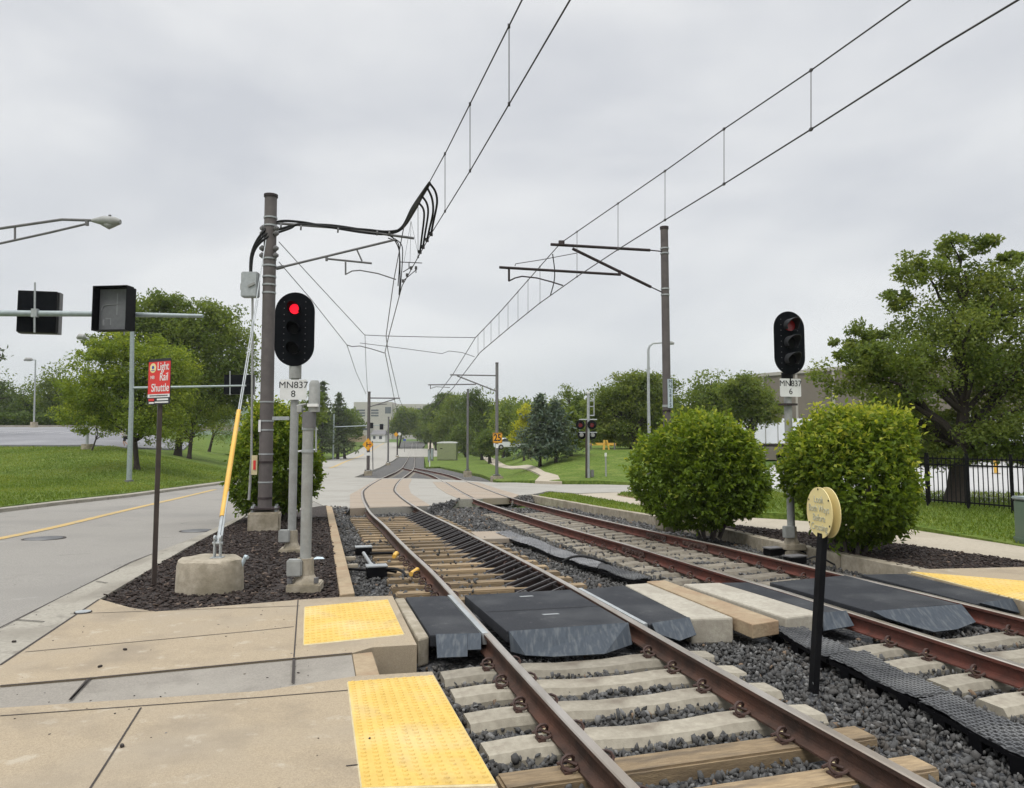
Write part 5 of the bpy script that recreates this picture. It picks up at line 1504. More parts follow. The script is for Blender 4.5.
# ---- further masts along the line
def simple_mast(label, px, yb, yt, plinth_px, w, r, m, pw, fn=zb):
    p = at(px, plinth_px, fn)
    return mast(label, px, yb, yt, p.y, r, m, (pw, yb + 1.0, plinth_px)), p.y
(root, c3, zz3), Y3 = simple_mast('grey mast with a yellow speed sign and bracket arms, on the lawn corner', 496.8, 475, 363, 479.6, 0, .115, 'mastg', .75)
def arm3(px, py): return atY(px, py, Y3 - (497 - px) * .012)
mb = MB()
mb.tube([arm3(450, 374.8), arm3(496, 375.6)], .045, 8); mb.tube([arm3(457, 375.8), arm3(496, 391)], .045, 8); mb.tube([arm3(428, 384.8), arm3(476, 384.3)], .042, 8)
mb.tube([arm3(430.5, 384.8), arm3(430.5, 389)], .03, 6); mb.tube([arm3(430.5, 388.5), arm3(436, 386.7), arm3(450, 387.5)], .025, 6)
mb.build('bracket_arm', M['mastg'], root, smooth=True)
mb = MB(); rr3 = Vector((.98, -.15, 0)).normalized(); pc = atY(497.5, 438, Y3 - .16); k = Y3 / FPX
mb.plate(rrect(9.6 * k, 10.2 * k, .04), pc, rr3, UP, .012); o = mb.build('speed_sign', M['amber'], root)
text(o, '25', 9.6 * k, pc + rr3.cross(UP) * .006, rr3, UP, M['ink'], sx=.78, bold=.028)
mb = MB()
for s in (-1, 1): mb.plate(rect(9.2 * k, .35 * k), pc + UP * s * 4.6 * k + rr3.cross(UP) * .004, rr3, UP, .002)
for s in (-1, 1): mb.plate(rect(.35 * k, 9.2 * k), pc + rr3 * s * 4.4 * k + rr3.cross(UP) * .004, rr3, UP, .002)
mb.build('sign_border', M['ink'], o)
mb = MB(); mb.box(atY(497, 446, Y3 - .14), (.18, .03, .28)); mb.build('small_plate', M['white'], root)
(root, c4, _), Y4 = simple_mast('plain grey mast without arms beside the path, left of the speed sign mast', 467.5, 470, 389.5, 474.8, 0, .10, 'mastg', .62)
(root, c5, zz5), Y5 = simple_mast('brown mast with a yellow diamond sign on the median of the road', 368, 470, 392, 473.5, 0, .15, 'mast', .7)
def arm5(px, py): return atY(px, py, Y5 + (px - 368) * .02)
mb = MB(); mb.tube([arm5(369, 398), arm5(400, 398.2)], .06, 8); mb.tube([arm5(369, 407), arm5(395, 399)], .05, 8); mb.tube([arm5(376, 405), arm5(387, 404)], .04, 8); mb.build('bracket_arm', M['mastg'], root, smooth=True)
k = Y5 / FPX; r5 = Vector((.99, .1, 0)).normalized(); f5 = r5.cross(UP); pc = atY(368, 444.5, Y5 - .25)
d_ = 5.4 * k; mb = MB(); mb.plate([(0, -6.4 * k), (d_, 0), (0, 6.4 * k), (-d_, 0)], pc, r5, UP, .02); o = mb.build('diamond_sign', M['amber'], root)
mb = MB(); mb.plate(rect(1.0 * k, 4.6 * k), pc - r5 * 1.1 * k + f5 * .006, r5, UP, .004)
mb.plate(rect(4.2 * k, .8 * k), pc + r5 * 1.2 * k + f5 * .006, r5, UP, .004); mb.build('track_symbol', M['ink'], o)
mb = MB()
for s in (1, -1): mb.plate(ring(.75 * k, 12), pc + r5 * 1.9 * k + UP * s * 1.5 * k + f5 * .008, r5, UP, .004)
mb.build('red_dots', M['red'], o)
mb = MB(); mb.plate(rect(7 * k, 3.2 * k), atY(367.6, 454, Y5 - .25), r5, UP, .02); mb.build('white_plate', M['white'], root)
mb = MB(); mb.tube([atY(372.5, 441, Y5), atY(373, 470, Y5)], .045, 8); mb.build('side_post', M['mastg'], root)
(root, _, _), Y6 = simple_mast('plain grey mast on the median beyond the yellow diamond sign', 388, 462, 417, 464.2, 0, .14, 'mastg', .7)
(root, c7, _), Y7 = simple_mast('short dark mast with a small yellow diamond at the far end of the median', 397.2, 455, 431, 457, 0, .17, 'mastdk', .7)
k = Y7 / FPX; pc = atY(396, 434.5, Y7 - .3); mb = MB(); mb.plate([(0, -2.6 * k), (2.3 * k, 0), (0, 2.6 * k), (-2.3 * k, 0)], pc, (1, 0, 0), UP, .03); mb.build('diamond_sign', M['amber'], root)
mb = MB(); mb.plate(ring(1.6 * k), atY(399.5, 434, Y7 - .3), (1, 0, 0), UP, .03); mb.build('white_disc', M['white'], root)
# far blue sign post
p = at(404.5, 452); mb = MB(); q = atY(404.5, 440, p.y); t = thing('blue_sign', p, 'small blue sign on a post by the far footpath', 'sign')
mb.tube([p, (p.x, p.y, q.z)], .06, 6); mb.build('post', M['mastg'], t); mb = MB(); mb.plate(rect(.75, .6), q, (1, 0, 0), UP, .03); mb.build('panel', M['blue'], t)
# cross-span strands and the pull-off wires from the left mast
Yc = 32.0
wire('span_wire', 'thin level strand spanning between the two overhead lines', [atY(364.7, 335, Yc), atY(386, 336, Yc), atY(430, 337, Yc), atY(476, 337.6, Yc)], [.016] * 4)
wire('span_wire', 'thin sagging strand below the level one, between the two overhead lines', [atY(360, 343, Yc), atY(400, 348, Yc), atY(442, 353.6, Yc), atY(449, 351, Yc), atY(462, 352.5, Yc), atY(474.5, 356.8, Yc)], [.014] * 6)
wire('span_wire', 'thin slanting strand from the thick mast to the upper span wire', [atY(279, 242, 16.3), atY(310, 276, 19.5), atY(364.7, 335, Yc)], [.009, .010, .014])
wire('span_wire', 'thin slanting strand from the thick mast to the lower pull-off arm', [atY(279, 262, 16.3), atY(310, 298, 19.5), atY(347, 345, Yc)], [.009, .010, .014])
wire('span_wire', 'curved pull-off arm hanging left of the near overhead line', [atY(347, 345, Yc), atY(352, 346.5, Yc), atY(360, 346, Yc), atY(372, 349, Yc), atY(384.5, 353, Yc)], [.02] * 5)
wire('span_wire', 'thin strand falling from the pull-off arm to the diamond sign mast', [atY(347, 345, Yc), atY(356, 372, 46), atY(366, 394, Y5)], [.014, .016, .022])
wire('span_wire', 'thin strand falling from the level strand to the diamond sign mast', [atY(365, 335, Yc), atY(366, 365, 48), atY(367.5, 392, Y5)], [.012, .014, .02])

# ================================================================ RAIL SIGNALS
def hood(mb, c, right, nrm, r, L, drop=.35):
    """Cut-away visor: an open half tube around the lens, sticking out along nrm."""
    vs, fs = [], []
    N_ = 16
    for i in range(N_ + 1):
        a = R(-35 + 250 * i / N_)
        d = right * math.cos(a) + UP * math.sin(a)
        l = L * (.45 + .55 * max(0, math.sin(a)))
        for rr_, off in ((r, 0), (r, l), (r * .93, l), (r * .93, 0)):
            vs.append(c + d * rr_ + nrm * off)
    for i in range(N_):
        for j in range(4):
            fs.append((4 * i + j, 4 * i + (j + 1) % 4, 4 * i + 4 + (j + 1) % 4, 4 * i + 4 + j))
    fs += [(0, 3, 2, 1), (4 * N_, 4 * N_ + 1, 4 * N_ + 2, 4 * N_ + 3)]
    mb.add(vs, fs)
def rail_signal(label, px, pb, Y, w, h, zc, right, lit, plate, pole_r, rows):
    right = Vector(right).normalized(); nrm = right.cross(UP)
    p = atY(px, pb, Y); p.z = float(base(Y)) - .02
    root = thing('rail_signal', p, label, 'rail signal', 'red rail signals at the crossing')
    ctr = Vector((p.x, Y, zc))
    mb = MB(); mb.plate(oval(w, h, 18), ctr + nrm * .10, right, UP, .012); bp = mb.build('background_plate', M['signal'], root)
    mb = MB()
    for a in range(10):
        for s in (-1, 1): mb.plate(ring(.008, 6), ctr + nrm * .103 + right * s * w * .27 + UP * (h * .37 - h * .78 * a / 9), right, UP, .004)
    mb.build('rivets', M['mastg'], bp)
    mb = MB(); mb.box(ctr - nrm * .02, (w * .42, .18, h * .74), M=Matrix((right, nrm, UP)).transposed(), bev=.02); mb.build('housing', M['signal'], root)
    for i, dz in enumerate((h * .27, 0, -h * .27)):
        lc = ctr + UP * dz + nrm * .115
        mb = MB(); hood(mb, lc, right, nrm, w * rows, .24 if lit else .25); hd = mb.build('hood', M['signal'] if lit else M['hoodgrey'], root)
        mb = MB(); mb.plate(ring(w * rows * .80), lc + nrm * .02, right, UP, .03)
        mb.build('lens', M['redlamp'] if (i == 0 and lit) else M['dimred'] if i == 0 else M['lens'], hd)
    # pole, number plate, cast base
    zb0 = zc - h / 2
    mb = MB(); mb.tube([(p.x, Y, p.z + .2), (p.x, Y, zb0 + .12)], pole_r, 14); mb.build('pole', M['grey'], root, smooth=True)
    mb = MB(); mb.cyl((p.x, Y, zb0 - .20), (p.x, Y, zb0 + .04), pole_r * 1.5, 14); mb.build('collar', M['grey'] if lit else M['black'], root, smooth=True)
    (pw, ph, pzc, txt, num) = plate
    pc = Vector((p.x, Y, pzc)) + nrm * (pole_r + .03)
    mb = MB(); mb.plate(rrect(pw, ph, .02), pc, right, UP, .008); o = mb.build('number_plate', M['white'], root)
    text(o, txt, ph * .46, pc + nrm * .002 + UP * ph * .22, right, UP, M['ink'], sx=1.04 if lit else .98)
    text(o, num, ph * .46, pc + nrm * .002 - UP * ph * .22 , right, UP, M['ink'], sx=1.04)
    mb = MB(); mb.box((p.x, Y, p.z + .02), (pole_r * 5.4, pole_r * 5.4, .10), rz=.15, bev=.012); mb.tube([(p.x, Y, p.z + .05), (p.x, Y, p.z + .16), (p.x, Y, p.z + .36)], [pole_r * 2.2, pole_r * 1.5, pole_r * 1.35], 12)
    bs = mb.build('base', M['conc'], root)
    mb = MB(); mb.box((p.x - pole_r * 1.3, Y - pole_r * 1.6, p.z + .28), (pole_r * 2.6, pole_r * 2, .20), rz=.1, bev=.012); mb.build('junction_box', M['grey'], bs)
    return root, p
Ys = 12.6
root, p = rail_signal('rail signal with a glowing red lamp and plate MN837 8, above the mulch bed', 291.5, 551, Ys, 39.5 * Ys / FPX, 74.5 * Ys / FPX, atY(293, 330, Ys).z, (1, .02, 0), True,
                      (26.5 * Ys / FPX, 20 * Ys / FPX, atY(291, 390, Ys).z, 'MN837', '8'), .068, .155)
mb = MB(); mb.box(atY(281, 418.3, Ys), (.28, .05, .06)); mb.build('stand_off_arm', M['steel'], root)
Yt = 13.2
root, p = rail_signal('rail signal with hooded dark lamps and plate MN837 6, in front of the right shrub', 791.5, 538, Yt, .60, 63.5 * Yt / FPX, atY(791, 343.5, Yt).z, (.97, .22, 0), False,
                      (.41, 18 * Yt / FPX, atY(793, 388, Yt).z, 'MN837', '6'), .066, .20)
mb = MB(); mb.box((p.x, Yt, atY(793, 404.5, Yt).z), (.26, .20, .035), rz=.5); mb.build('clamp', M['mastdk'], root)
# second grey post in front of the lit signal
Yp = 9.3
p = atY(305, 589, Yp); p.z = -.02
root = thing('signal_post', p, 'short grey post with a capped mechanism and cast base, in front of the lit signal', 'signal post')
zf = lambda py: atY(305, py, Yp).z
mb = MB(); mb.tube([(p.x, Yp, zf(565)), (p.x, Yp, zf(412))], .068, 14); mb.build('pole', M['grey'], root, smooth=True)
mb = MB(); mb.cyl((p.x + .01, Yp, zf(428)), (p.x + .01, Yp, zf(412)), .085, 14); mb.build('lower_sleeve', M['mastg'], root, smooth=True)
q = Vector((p.x + .07, Yp, 0))
mb = MB(); mb.tube([(q.x, Yp, zf(412)), (q.x, Yp, zf(384)), (q.x, Yp, zf(380.5))], [.07, .068, .045], 14); o = mb.build('mechanism', M['grey'], root, smooth=True)
mb = MB(); mb.box((q.x, Yp - .06, zf(405.5)), (.13, .06, .035)); mb.build('band', M['white'], o)
mb = MB()
for a, b2 in (((297, 406), (306, 404)), ((297, 412), (305, 409)), ((299, 405), (299, 414)), ((301, 416), (308, 412))): mb.tube([atY(*a, Yp), atY(*b2, Yp)], .016, 6)
mb.box(atY(300, 409, Yp), (.06, .08, .08)); mb.build('bracket', M['grey'], root)
for py in (428.5, 451): band(root, Vector((p.x, Yp, 0)), zf(py), .078)
mb = MB(); mb.tube([atY(316, 427, Yp), atY(316, 452, Yp)], .013, 8); mb.tube([atY(310, 429.5, Yp), atY(317.5, 429.5, Yp)], .010, 6); mb.tube([atY(298, 451.5, Yp), atY(317, 449.5, Yp)], .012, 6); mb.build('side_rod', M['steel'], root, smooth=True)
mb = MB(); mb.box((p.x, Yp, p.z + .035), (.40, .36, .11), rz=.12, bev=.015); mb.tube([(p.x, Yp, p.z + .08), (p.x, Yp, p.z + .18), (p.x, Yp, p.z + .38)], [.17, .11, .10], 12); bs = mb.build('base', M['conc'], root)
mb = MB(); mb.box((p.x - .10, Yp - .10, p.z + .28), (.18, .14, .20), rz=.1, bev=.015); mb.build('junction_box', M['grey'], bs)
mb = MB(); mb.tube([(p.x + .16, Yp - .10, p.z + .1), (p.x + .16, Yp - .10, p.z + .16)], .03, 8); mb.tube([(p.x - .15, Yp - .13, p.z + .1), (p.x - .15, Yp - .13, p.z + .15)], .035, 8); mb.build('bolts', M['mastg'], bs)

# ================================================================ GUY ANCHOR
pa = at(209, 589.5); pa.z = -.03
root = thing('guy_anchor', pa, 'round weathered concrete block in the mulch with guy wires rising from it', 'concrete anchor')
mb = MB(); n_ = 36; vs = []
for z, r in ((-.1, .395), (.0, .395), (.33, .385), (.385, .37), (.41, .33)):
    for i in range(n_):
        a = 2 * math.pi * i / n_; wob = 1 + .02 * math.sin(3 * a + 1) + .012 * math.sin(7 * a)
        vs.append((pa.x + r * wob * math.cos(a), pa.y + r * .86 * wob * math.sin(a), pa.z + z + .008 * math.sin(5 * a + z * 9)))
fs = [(j * n_ + i, j * n_ + (i + 1) % n_, (j + 1) * n_ + (i + 1) % n_, (j + 1) * n_ + i) for j in range(4) for i in range(n_)] + [tuple(4 * n_ + i for i in range(n_))]
mb.add(vs, fs); mb.build('block', M['conc'], root, smooth=True)
e = Vector((pa.x + .09, pa.y, pa.z + .41))
mb = MB()
for s in (-1, 1): mb.box(e + Vector((.035 * s, 0, .10)), (.018, .05, .26)); mb.cyl(e + Vector((.035 * s - .01, 0, .23)), e + Vector((.035 * s + .01, 0, .23)), .035, 10)
mb.cyl(e + Vector((-.06, 0, .17)), e + Vector((.06, 0, .17)), .018, 8); mb.box(e + Vector((0, 0, -.02)), (.14, .12, .05)); mb.build('eye_bracket', M['steel'], root)
mb = MB(); q = pa + Vector((.40, .02, .36)); mb.tube([q - Vector((.05, 0, .1)), q, q + Vector((.03, -.01, .06)), q + Vector((.06, -.03, .05))], .024, 8); mb.build('pipe_stub', M['ltblue'], root, smooth=True)
gw = thing('guy_wire', e + Vector((0, 0, .17)), 'taut guy wires with a yellow guard, rising from the round concrete block', 'guy wire')
A0 = e + Vector((0, 0, .17))
for i, (px_, py_) in enumerate(((266, 240), (258, 300))):
    mb = MB(); mb.tube([A0 + Vector((.02 * i - .01, 0, 0)), atY(px_, py_, 16.2)], .010, 6); mb.build('strand', M['steel'], gw)
T1 = atY(266, 240, 16.2); dv = (T1 - A0)
mb = MB(); mb.tube([A0 + dv * .05, A0 + dv * .12, A0 + dv * .30], [.030, .035, .032], 12); mb.build('yellow_guard', M['yguard'], gw, smooth=True)
mb = MB(); mb.tube([A0, A0 + dv * .052], .022, 8); mb.tube([A0 + Vector((.035, 0, 0)), A0 + dv * .10 + Vector((.03, 0, 0))], .014, 8); mb.build('turnbuckle', M['steel'], gw)
# scrap of litter by the post
mb = MB(); q = at(318, 561); 
mb.add([q + Vector((x, y, z)) for x, y, z in ((-.10, -.02, .02), (-.02, -.05, .035), (.10, .0, .03), (.06, .05, .05), (-.05, .05, .03), (-.02, 0, .065))], [(0, 1, 5), (1, 2, 5), (2, 3, 5), (3, 4, 5), (4, 0, 5)])
tag(mb.build('litter', M['ltblue'], origin=q), 'crumpled pale blue scrap lying on the mulch by the short grey post', 'litter')

# ================================================================ SIGNS
def signbars(o, c, right, up, nrm, rows, m):
    mb = MB()
    for u, v, w, h in rows: mb.plate(rect(w, h), c + right * u + up * v + nrm * .002, right, up, .001)
    return mb.build('small_print', m, o)
Yq = 9.55
p = atY(154, 581, Yq); p.z = -.03
root = thing('bus_stop_sign', p, 'red shuttle stop sign on a slim bronze post at the edge of the mulch', 'sign')
mb = MB()
zt = atY(157, 404, Yq).z
mb.box((p.x, Yq, (p.z + zt + .3) / 2), (.055, .055, zt + .3 - p.z), rz=.55); mb.build('post', M['dkbrown'], root)
rt = Vector((.87, -.49, 0)).normalized(); nr = rt.cross(UP)
c = Vector((p.x + .03, Yq, (atY(157, 359, Yq).z + atY(157, 404.5, Yq).z) / 2)) + nr * .058
H_ = atY(157, 359, Yq).z - atY(157, 404.5, Yq).z; W_ = .445
mb = MB(); mb.plate(rrect(W_, H_, .02), c, rt, UP, .006); pl = mb.build('sign_panel', M['ink'], root)
def yy(f): return H_ / 2 - H_ * f
mb = MB(); mb.plate([(-W_ / 2 + .006, yy(.775)), (W_ / 2 - .006, yy(.775)), (W_ / 2 - .006, yy(.065)), (-W_ / 2 + .006, yy(.065))], c + nr * .002, rt, UP, .001); mb.build('red_field', M['red'], pl)
mb = MB(); mb.plate([(-W_ / 2 + .006, yy(.85)), (W_ / 2 - .006, yy(.85)), (W_ / 2 - .006, yy(.777)), (-W_ / 2 + .006, yy(.777))], c + nr * .002, rt, UP, .001); mb.build('white_strip', M['white'], pl)
text(pl, 'Light', .145, c + rt * .075 + UP * yy(.18) + nr * .004, rt, UP, M['white'], sx=.80, bold=.006)
text(pl, 'Rail', .145, c + rt * .098 + UP * yy(.41) + nr * .004, rt, UP, M['white'], sx=.80, bold=.006)
text(pl, 'Shuttle', .145, c + rt * .03 + UP * yy(.645) + nr * .004, rt, UP, M['white'], sx=.86, bold=.006)
text(pl, 'NB', .062, c - rt * .13 + UP * yy(.41) + nr * .004, rt, UP, M['white'], sx=1.0)
mb = MB(); e_ = c - rt * .125 + UP * yy(.20)
mb.plate(ring(.062, 24), e_ + nr * .004, rt, UP, .001); em = mb.build('emblem', M['signyellow'], pl)
mb = MB(); mb.plate(ring(.022, 16), e_ + nr * .006 + UP * .008, rt, UP, .001); mb.plate(rect(.07, .008), e_ + nr * .006 - UP * .032, rt, UP, .001); mb.build('emblem_centre', M['blue'], em)
signbars(pl, c, rt, UP, nr, [(-.0, yy(.812), .36, .016)], M['ink'])
signbars(pl, c, rt, UP, nr, [(.08, yy(.895), .22, .022), (.06, yy(.955), .27, .018), (-.14, yy(.965), .10, .02)], M['white'])
mb = MB(); mb.plate(rect(.11, .03), c - rt * .14 + UP * yy(.90) + nr * .003, rt, UP, .001); mb.build('logo', M['red'], pl)

Yd = 6.25
p = at(813, 680, dz=-.22); p = Vector((atY(813, 676, Yd).x, Yd, -.24))
root = thing('warning_sign', p, 'pale yellow disc sign reading Look Both Ways Before Crossing, on a leaning black post', 'sign')
ct = atY(823.5, 512.5, Yd)
tp_ = ct + Vector((.0, 0, -.02)); n3 = Vector((-.995, -.10, 0)).normalized(); r3 = Vector((.10, -.995, 0)).normalized()
mb = MB(); mb.bar(p, tp_, .085, .05, up=n3); mb.build('post', M['black'], root, bevel=.004)
mb = MB(); mb.box(p + Vector((.0, -.03, .04)), (.03, .02, .10)); mb.build('anchor_strap', M['steel'], root)
for s, nm in ((1, 'front_disc'), (-1, 'rear_disc')):
    fr_ = ct + n3 * s * .038 + Vector((0, 0, 0))
    mb = MB(); mb.plate(ring(.208, 40), fr_, r3 * s, UP, .006); o = mb.build(nm, M['signyellow'], root)
    mb = MB()
    for a in (92, 35, -30, -88, 150, 210): mb.plate(ring(.008, 8), fr_ + r3 * s * .19 * math.cos(R(a)) + UP * .19 * math.sin(R(a)) + n3 * s * .004, r3 * s, UP, .004)
    mb.build('bolts', M['ink'], o)
    for i, tx in enumerate(('Look', 'Both Ways', 'Before', 'Crossing')):
        text(o, tx, .082, fr_ + n3 * s * .003 + UP * (.105 - .075 * i), r3 * s, UP, M['signgrey'], sx=.9, bold=0)

# ================================================================ SWITCH MACHINE beside the near track
p = at(365, 572, dz=-.2)
root = thing('switch_machine', p, 'low black switch machine with grey lids, rods and cables beside the near track', 'switch machine')
Zb = -.24
def gp(px, py, z): return atZ(px, py, z)
for nm, px_, py_, sz, lid in (('gear_case', 363.5, 551, (.28, .2, .13), 'lid'), ('gear_case', 376.5, 571.5, (.30, .22, .15), 'lid')):
    q = gp(px_, py_, -.17); mb = MB(); mb.box(q, sz, rz=.28, bev=.012); o = mb.build(nm, M['lens'], root)
    mb = MB(); mb.box(q + Vector((0, 0, sz[2] / 2 + .012)), (sz[0] * 1.06, sz[1] * 1.0, .022), rz=.28, bev=.006); mb.build('lid', M['steel'], o)
mb = MB(); mb.tube([gp(363.5, 553, -.13), gp(372, 566, -.13)], .028, 10); mb.tube([gp(371, 565, -.13), gp(374, 569, -.13)], .04, 10); mb.build('throw_rod', M['steel'], root, smooth=True)
mb = MB(); mb.tube([gp(348, 569, -.17), gp(370, 570.5, -.16)], .02, 8); mb.tube([gp(384, 570, -.16), gp(396, 572, -.16)], .02, 8); mb.tube([gp(370, 553.5, -.17), gp(393, 553, -.17)], .024, 8); mb.build('connecting_rod', M['lens'], root, smooth=True)
mb = MB(); mb.tube(smooth_path([gp(385, 568.5, -.12), gp(396, 569, -.11), gp(403, 572, -.14), gp(406, 577, -.2)], 6), .022, 8); mb.tube(smooth_path([gp(343, 554, -.2), gp(350, 551, -.16), gp(358, 550, -.15)], 6), .014, 6); mb.build('cable', M['cable'], root, smooth=True)
for a, b2 in (((394, 556.5), (396.5, 553.5)), ((411, 574), (417.5, 570))):
    mb = MB(); mb.tube([gp(*a, -.15), gp(*b2, -.13)], [.035, .042], 10); mb.build('yellow_sleeve', M['yguard'], root, smooth=True)
for px_, py_ in ((350, 558.5), (352, 566)):
    mb = MB(); mb.box(gp(px_, py_, -.17), (.19, .09, .06), rz=.25, bev=.01); mb.build('concrete_foot', M['conc'], root)
# small junction boxes near the right rail of the far track
for a, lab in (((774, 551.5), 'low black cable box lying in the ballast at the foot of the right signal'), ((795, 560), 'small grey cable box in the ballast beside the far track rail')):
    q = atZ(a[0], a[1], -.14); t = thing('cable_box', q, lab, 'cable box')
    mb = MB(); mb.box(q, (.32, .2, .12), rz=.4, bev=.012); mb.build('case', M['lens'], t); mb = MB(); mb.box(q + Vector((0, 0, .068)), (.34, .21, .018), rz=.4); mb.build('lid', M['mastg'], t)
    mb = MB(); mb.tube(smooth_path([q + Vector((.15, 0, 0)), q + Vector((.35, -.05, .06)), q + Vector((.6, -.1, -.06))], 6), .016, 6); mb.build('cable', M['cable'], t)
# loose black hose lying over the mats
wp_ = [atZ(562, 562, -.12), atZ(572, 557, -.04), atZ(585, 556.5, -.03), atZ(602, 561, -.08), atZ(612, 566, -.2)]
mb = MB(); mb.tube(smooth_path(wp_, 6), .02, 8); tag(mb.build('hose', M['cable'], origin=wp_[0], smooth=True), 'thin black hose arching over the grey worn mats', 'hose')
# covers in road and walk
for a, rr_, lab, m in (((44, 536.5), .38, 'round dark manhole cover in the road below the yellow line', 'plate'), ((196, 529), .34, 'round manhole cover in the road near the kerb beside the mulch bed', 'plate'), ((83, 613), .085, 'small metal valve cover at the sidewalk corner by the kerb', 'steel')):
    q = at(*a); t = thing('manhole_cover', q, lab, 'manhole cover'); z0 = float(base(q.y)) + (-.045 if rr_ > .1 else .004)
    mb = MB(); mb.cyl((q.x, q.y, z0 - .04), (q.x, q.y, z0 + .008), rr_, 28); mb.build('frame', M['joint'], t); mb = MB(); mb.cyl((q.x, q.y, z0 - .03), (q.x, q.y, z0 + .013), rr_ * .86, 28); mb.build('lid', M[m], t)
for a in ((125, 651), (100, 668), (122, 748), (465 / 3.8 + 249, 741), (14, 643)):
    q = at(*a); mb = MB(); mb.box(q + Vector((0, 0, .012)), (.035, .022, .016), rz=random.random() * 3, bev=.004)
    tag(mb.build('pebble', M['joint'], origin=q), 'small dark pebble lying on the pale pavement', 'pebble', 'pebbles on the pavement')
# ================================================================ ROAD SIGNALS, LAMPS
def blank(root, c, w, h, right, nrm_face, d, face):
    """Box-shaped blank-out sign: body, hood, and either its grey face or its ribbed back towards the viewer."""
    right = Vector(right).normalized(); n = right.cross(UP)
    Mx = Matrix((right, n, UP)).transposed()
    mb = MB(); mb.box(c, (w, d, h), M=Mx, bev=.01); o = mb.build('sign_case', M['black'], root)
    if face:
        mb = MB()
        for u, v, ww, hh in ((0, h / 2 + .008, w + .03, .016), (0, -h / 2 - .008, w + .03, .016)): mb.box(c + n * (d / 2 + .1) + UP * v, (ww, .26, hh), M=Mx)
        for s in (-1, 1): mb.box(c + n * (d / 2 + .1) + right * s * (w / 2 + .008), (.016, .26, h), M=Mx)
        mb.build('hood', M['black'], o)
        mb = MB(); mb.plate(rect(w * .95, h * .95), c + n * (d / 2 + .008), right, UP, .004); f = mb.build('display', M['display'], o)
        mb = MB(); b = c + n * (d / 2 + .012)
        mb.plate(rect(w * .035, h * .50), b + right * w * .06 + UP * h * .12, right, UP, .002)
        P = [b + right * w * x + UP * h * y for x, y in ((-.40, -.02), (-.38, .06), (-.32, .10), (-.2, .115), (.06, .12))]
        for i in range(4): mb.bar(P[i], P[i + 1], w * .03, w * .02)
        mb.plate(rect(w * .035, h * .16), b - right * w * .12 - UP * h * .28, right, UP, .002); mb.plate(rect(w * .16, h * .03), b - right * w * .2 - UP * h * .21, right, UP, .002)
        mb.plate(rect(w * .06, h * .14), b - right * w * .34 - UP * h * .30, right, UP, .002)
        mb.build('ghost_symbol', M['ghost'], f)
    else:
        mb = MB()
        for s in (-1, 1): mb.box(c - n * (d / 2 + .004) + UP * s * h * .25, (w * .96, .008, h * .42), M=Mx)
        mb.build('back_panels', M['signal'], o)
        mb = MB(); mb.box(c + n * (d / 2 + .1), (w + .03, .22, .016), M=Mx)
        for v in (-1, 1): mb.box(c + n * (d / 2 + .1) + UP * v * h / 2, (w + .03, .22, .016), M=Mx)
        for s in (-1, 1): mb.box(c + n * (d / 2 + .1) + right * s * (w / 2 + .008), (.016, .22, h), M=Mx)
        mb.build('hood', M['mastg'], o)
    return o
Ym = 18.0
k = Ym / FPX
pp = Vector((-17.0, Ym, float(zleft(-17.0, Ym)) - .02))
root = thing('signal_mast_arm', pp, 'long pale signal arm over the road carrying two square blank-out signs and a street lamp', 'signal mast')
zA = atY(0, 313.2, Ym).z
mb = MB(); mb.tube([pp, (pp.x, Ym, 8.2)], [.15, .11], 14); mb.build('pole', M['teal'], root, smooth=True)
mb = MB(); mb.tube([(pp.x, Ym, zA - .02), atY(0, 313.2, Ym), atY(100, 314, Ym), atY(203, 316, Ym)], [.10, .078, .066, .045], 12); mb.build('arm', M['teal'], root, smooth=True)
c = atY(38, 312, Ym + .24); blank(root, c, 36 * k, 42.5 * k, (-.96, -.22, 0), None, .16, False)
mb = MB(); mb.tube([atY(35, 282.5, Ym - .085), atY(34.5, 332.5, Ym - .085)], .022, 8); mb.box(atY(35, 313, Ym - .06), (.14, .10, .2)); mb.build('hanger_tube', M['steel'], root)
c = atY(117.5, 310, Ym - .22); blank(root, c, 35 * k, 43 * k, (.985, -.12, 0), None, .16, True)
mb = MB(); mb.tube([atY(124, 285, Ym), atY(124, 335, Ym)], .02, 8); mb.build('hanger_tube', M['steel'], root)
Ym2 = Ym - .1
mb = MB(); mb.tube([(pp.x, Ym, atY(0, 232, Ym).z - .5), atY(0, 228.5, Ym2), atY(62, 219.5, Ym2), atY(95, 220.5, Ym2)], .035, 8)
mb.tube([(pp.x, Ym, atY(0, 246, Ym).z - 1.2), atY(0, 243.5, Ym2), atY(50, 232.5, Ym2), atY(88, 223.5, Ym2)], .030, 8)
mb.tube([atY(15, 227, Ym2), atY(15, 239.5, Ym2)], .025, 8); mb.tube([atY(87, 220, Ym2), atY(87, 225.5, Ym2)], .045, 8); mb.build('lamp_arm', M['mastg'], root, smooth=True)
mb = MB(); a, b = atY(92, 220.5, Ym2), atY(120.5, 222, Ym2); L = b - a
mb.tube([a, a + L * .15 + UP * .005, a + L * .45 + UP * .01, a + L * .8, b], [.04, .07, .125, .12, .06], 12); lh = mb.build('lamp_head', M['grey'], root, smooth=True)
mb = MB(); q = a + L * .62; mb.tube([q + UP * .08, q + UP * .16], .035, 8); mb.build('photocell', M['mastg'], lh)
mb = MB(); mb.tube([a + L * .35 - UP * .06, a + L * .6 - UP * .10, a + L * .85 - UP * .06], [.05, .10, .05], 10); mb.build('lens', M['grey'], lh, smooth=True)

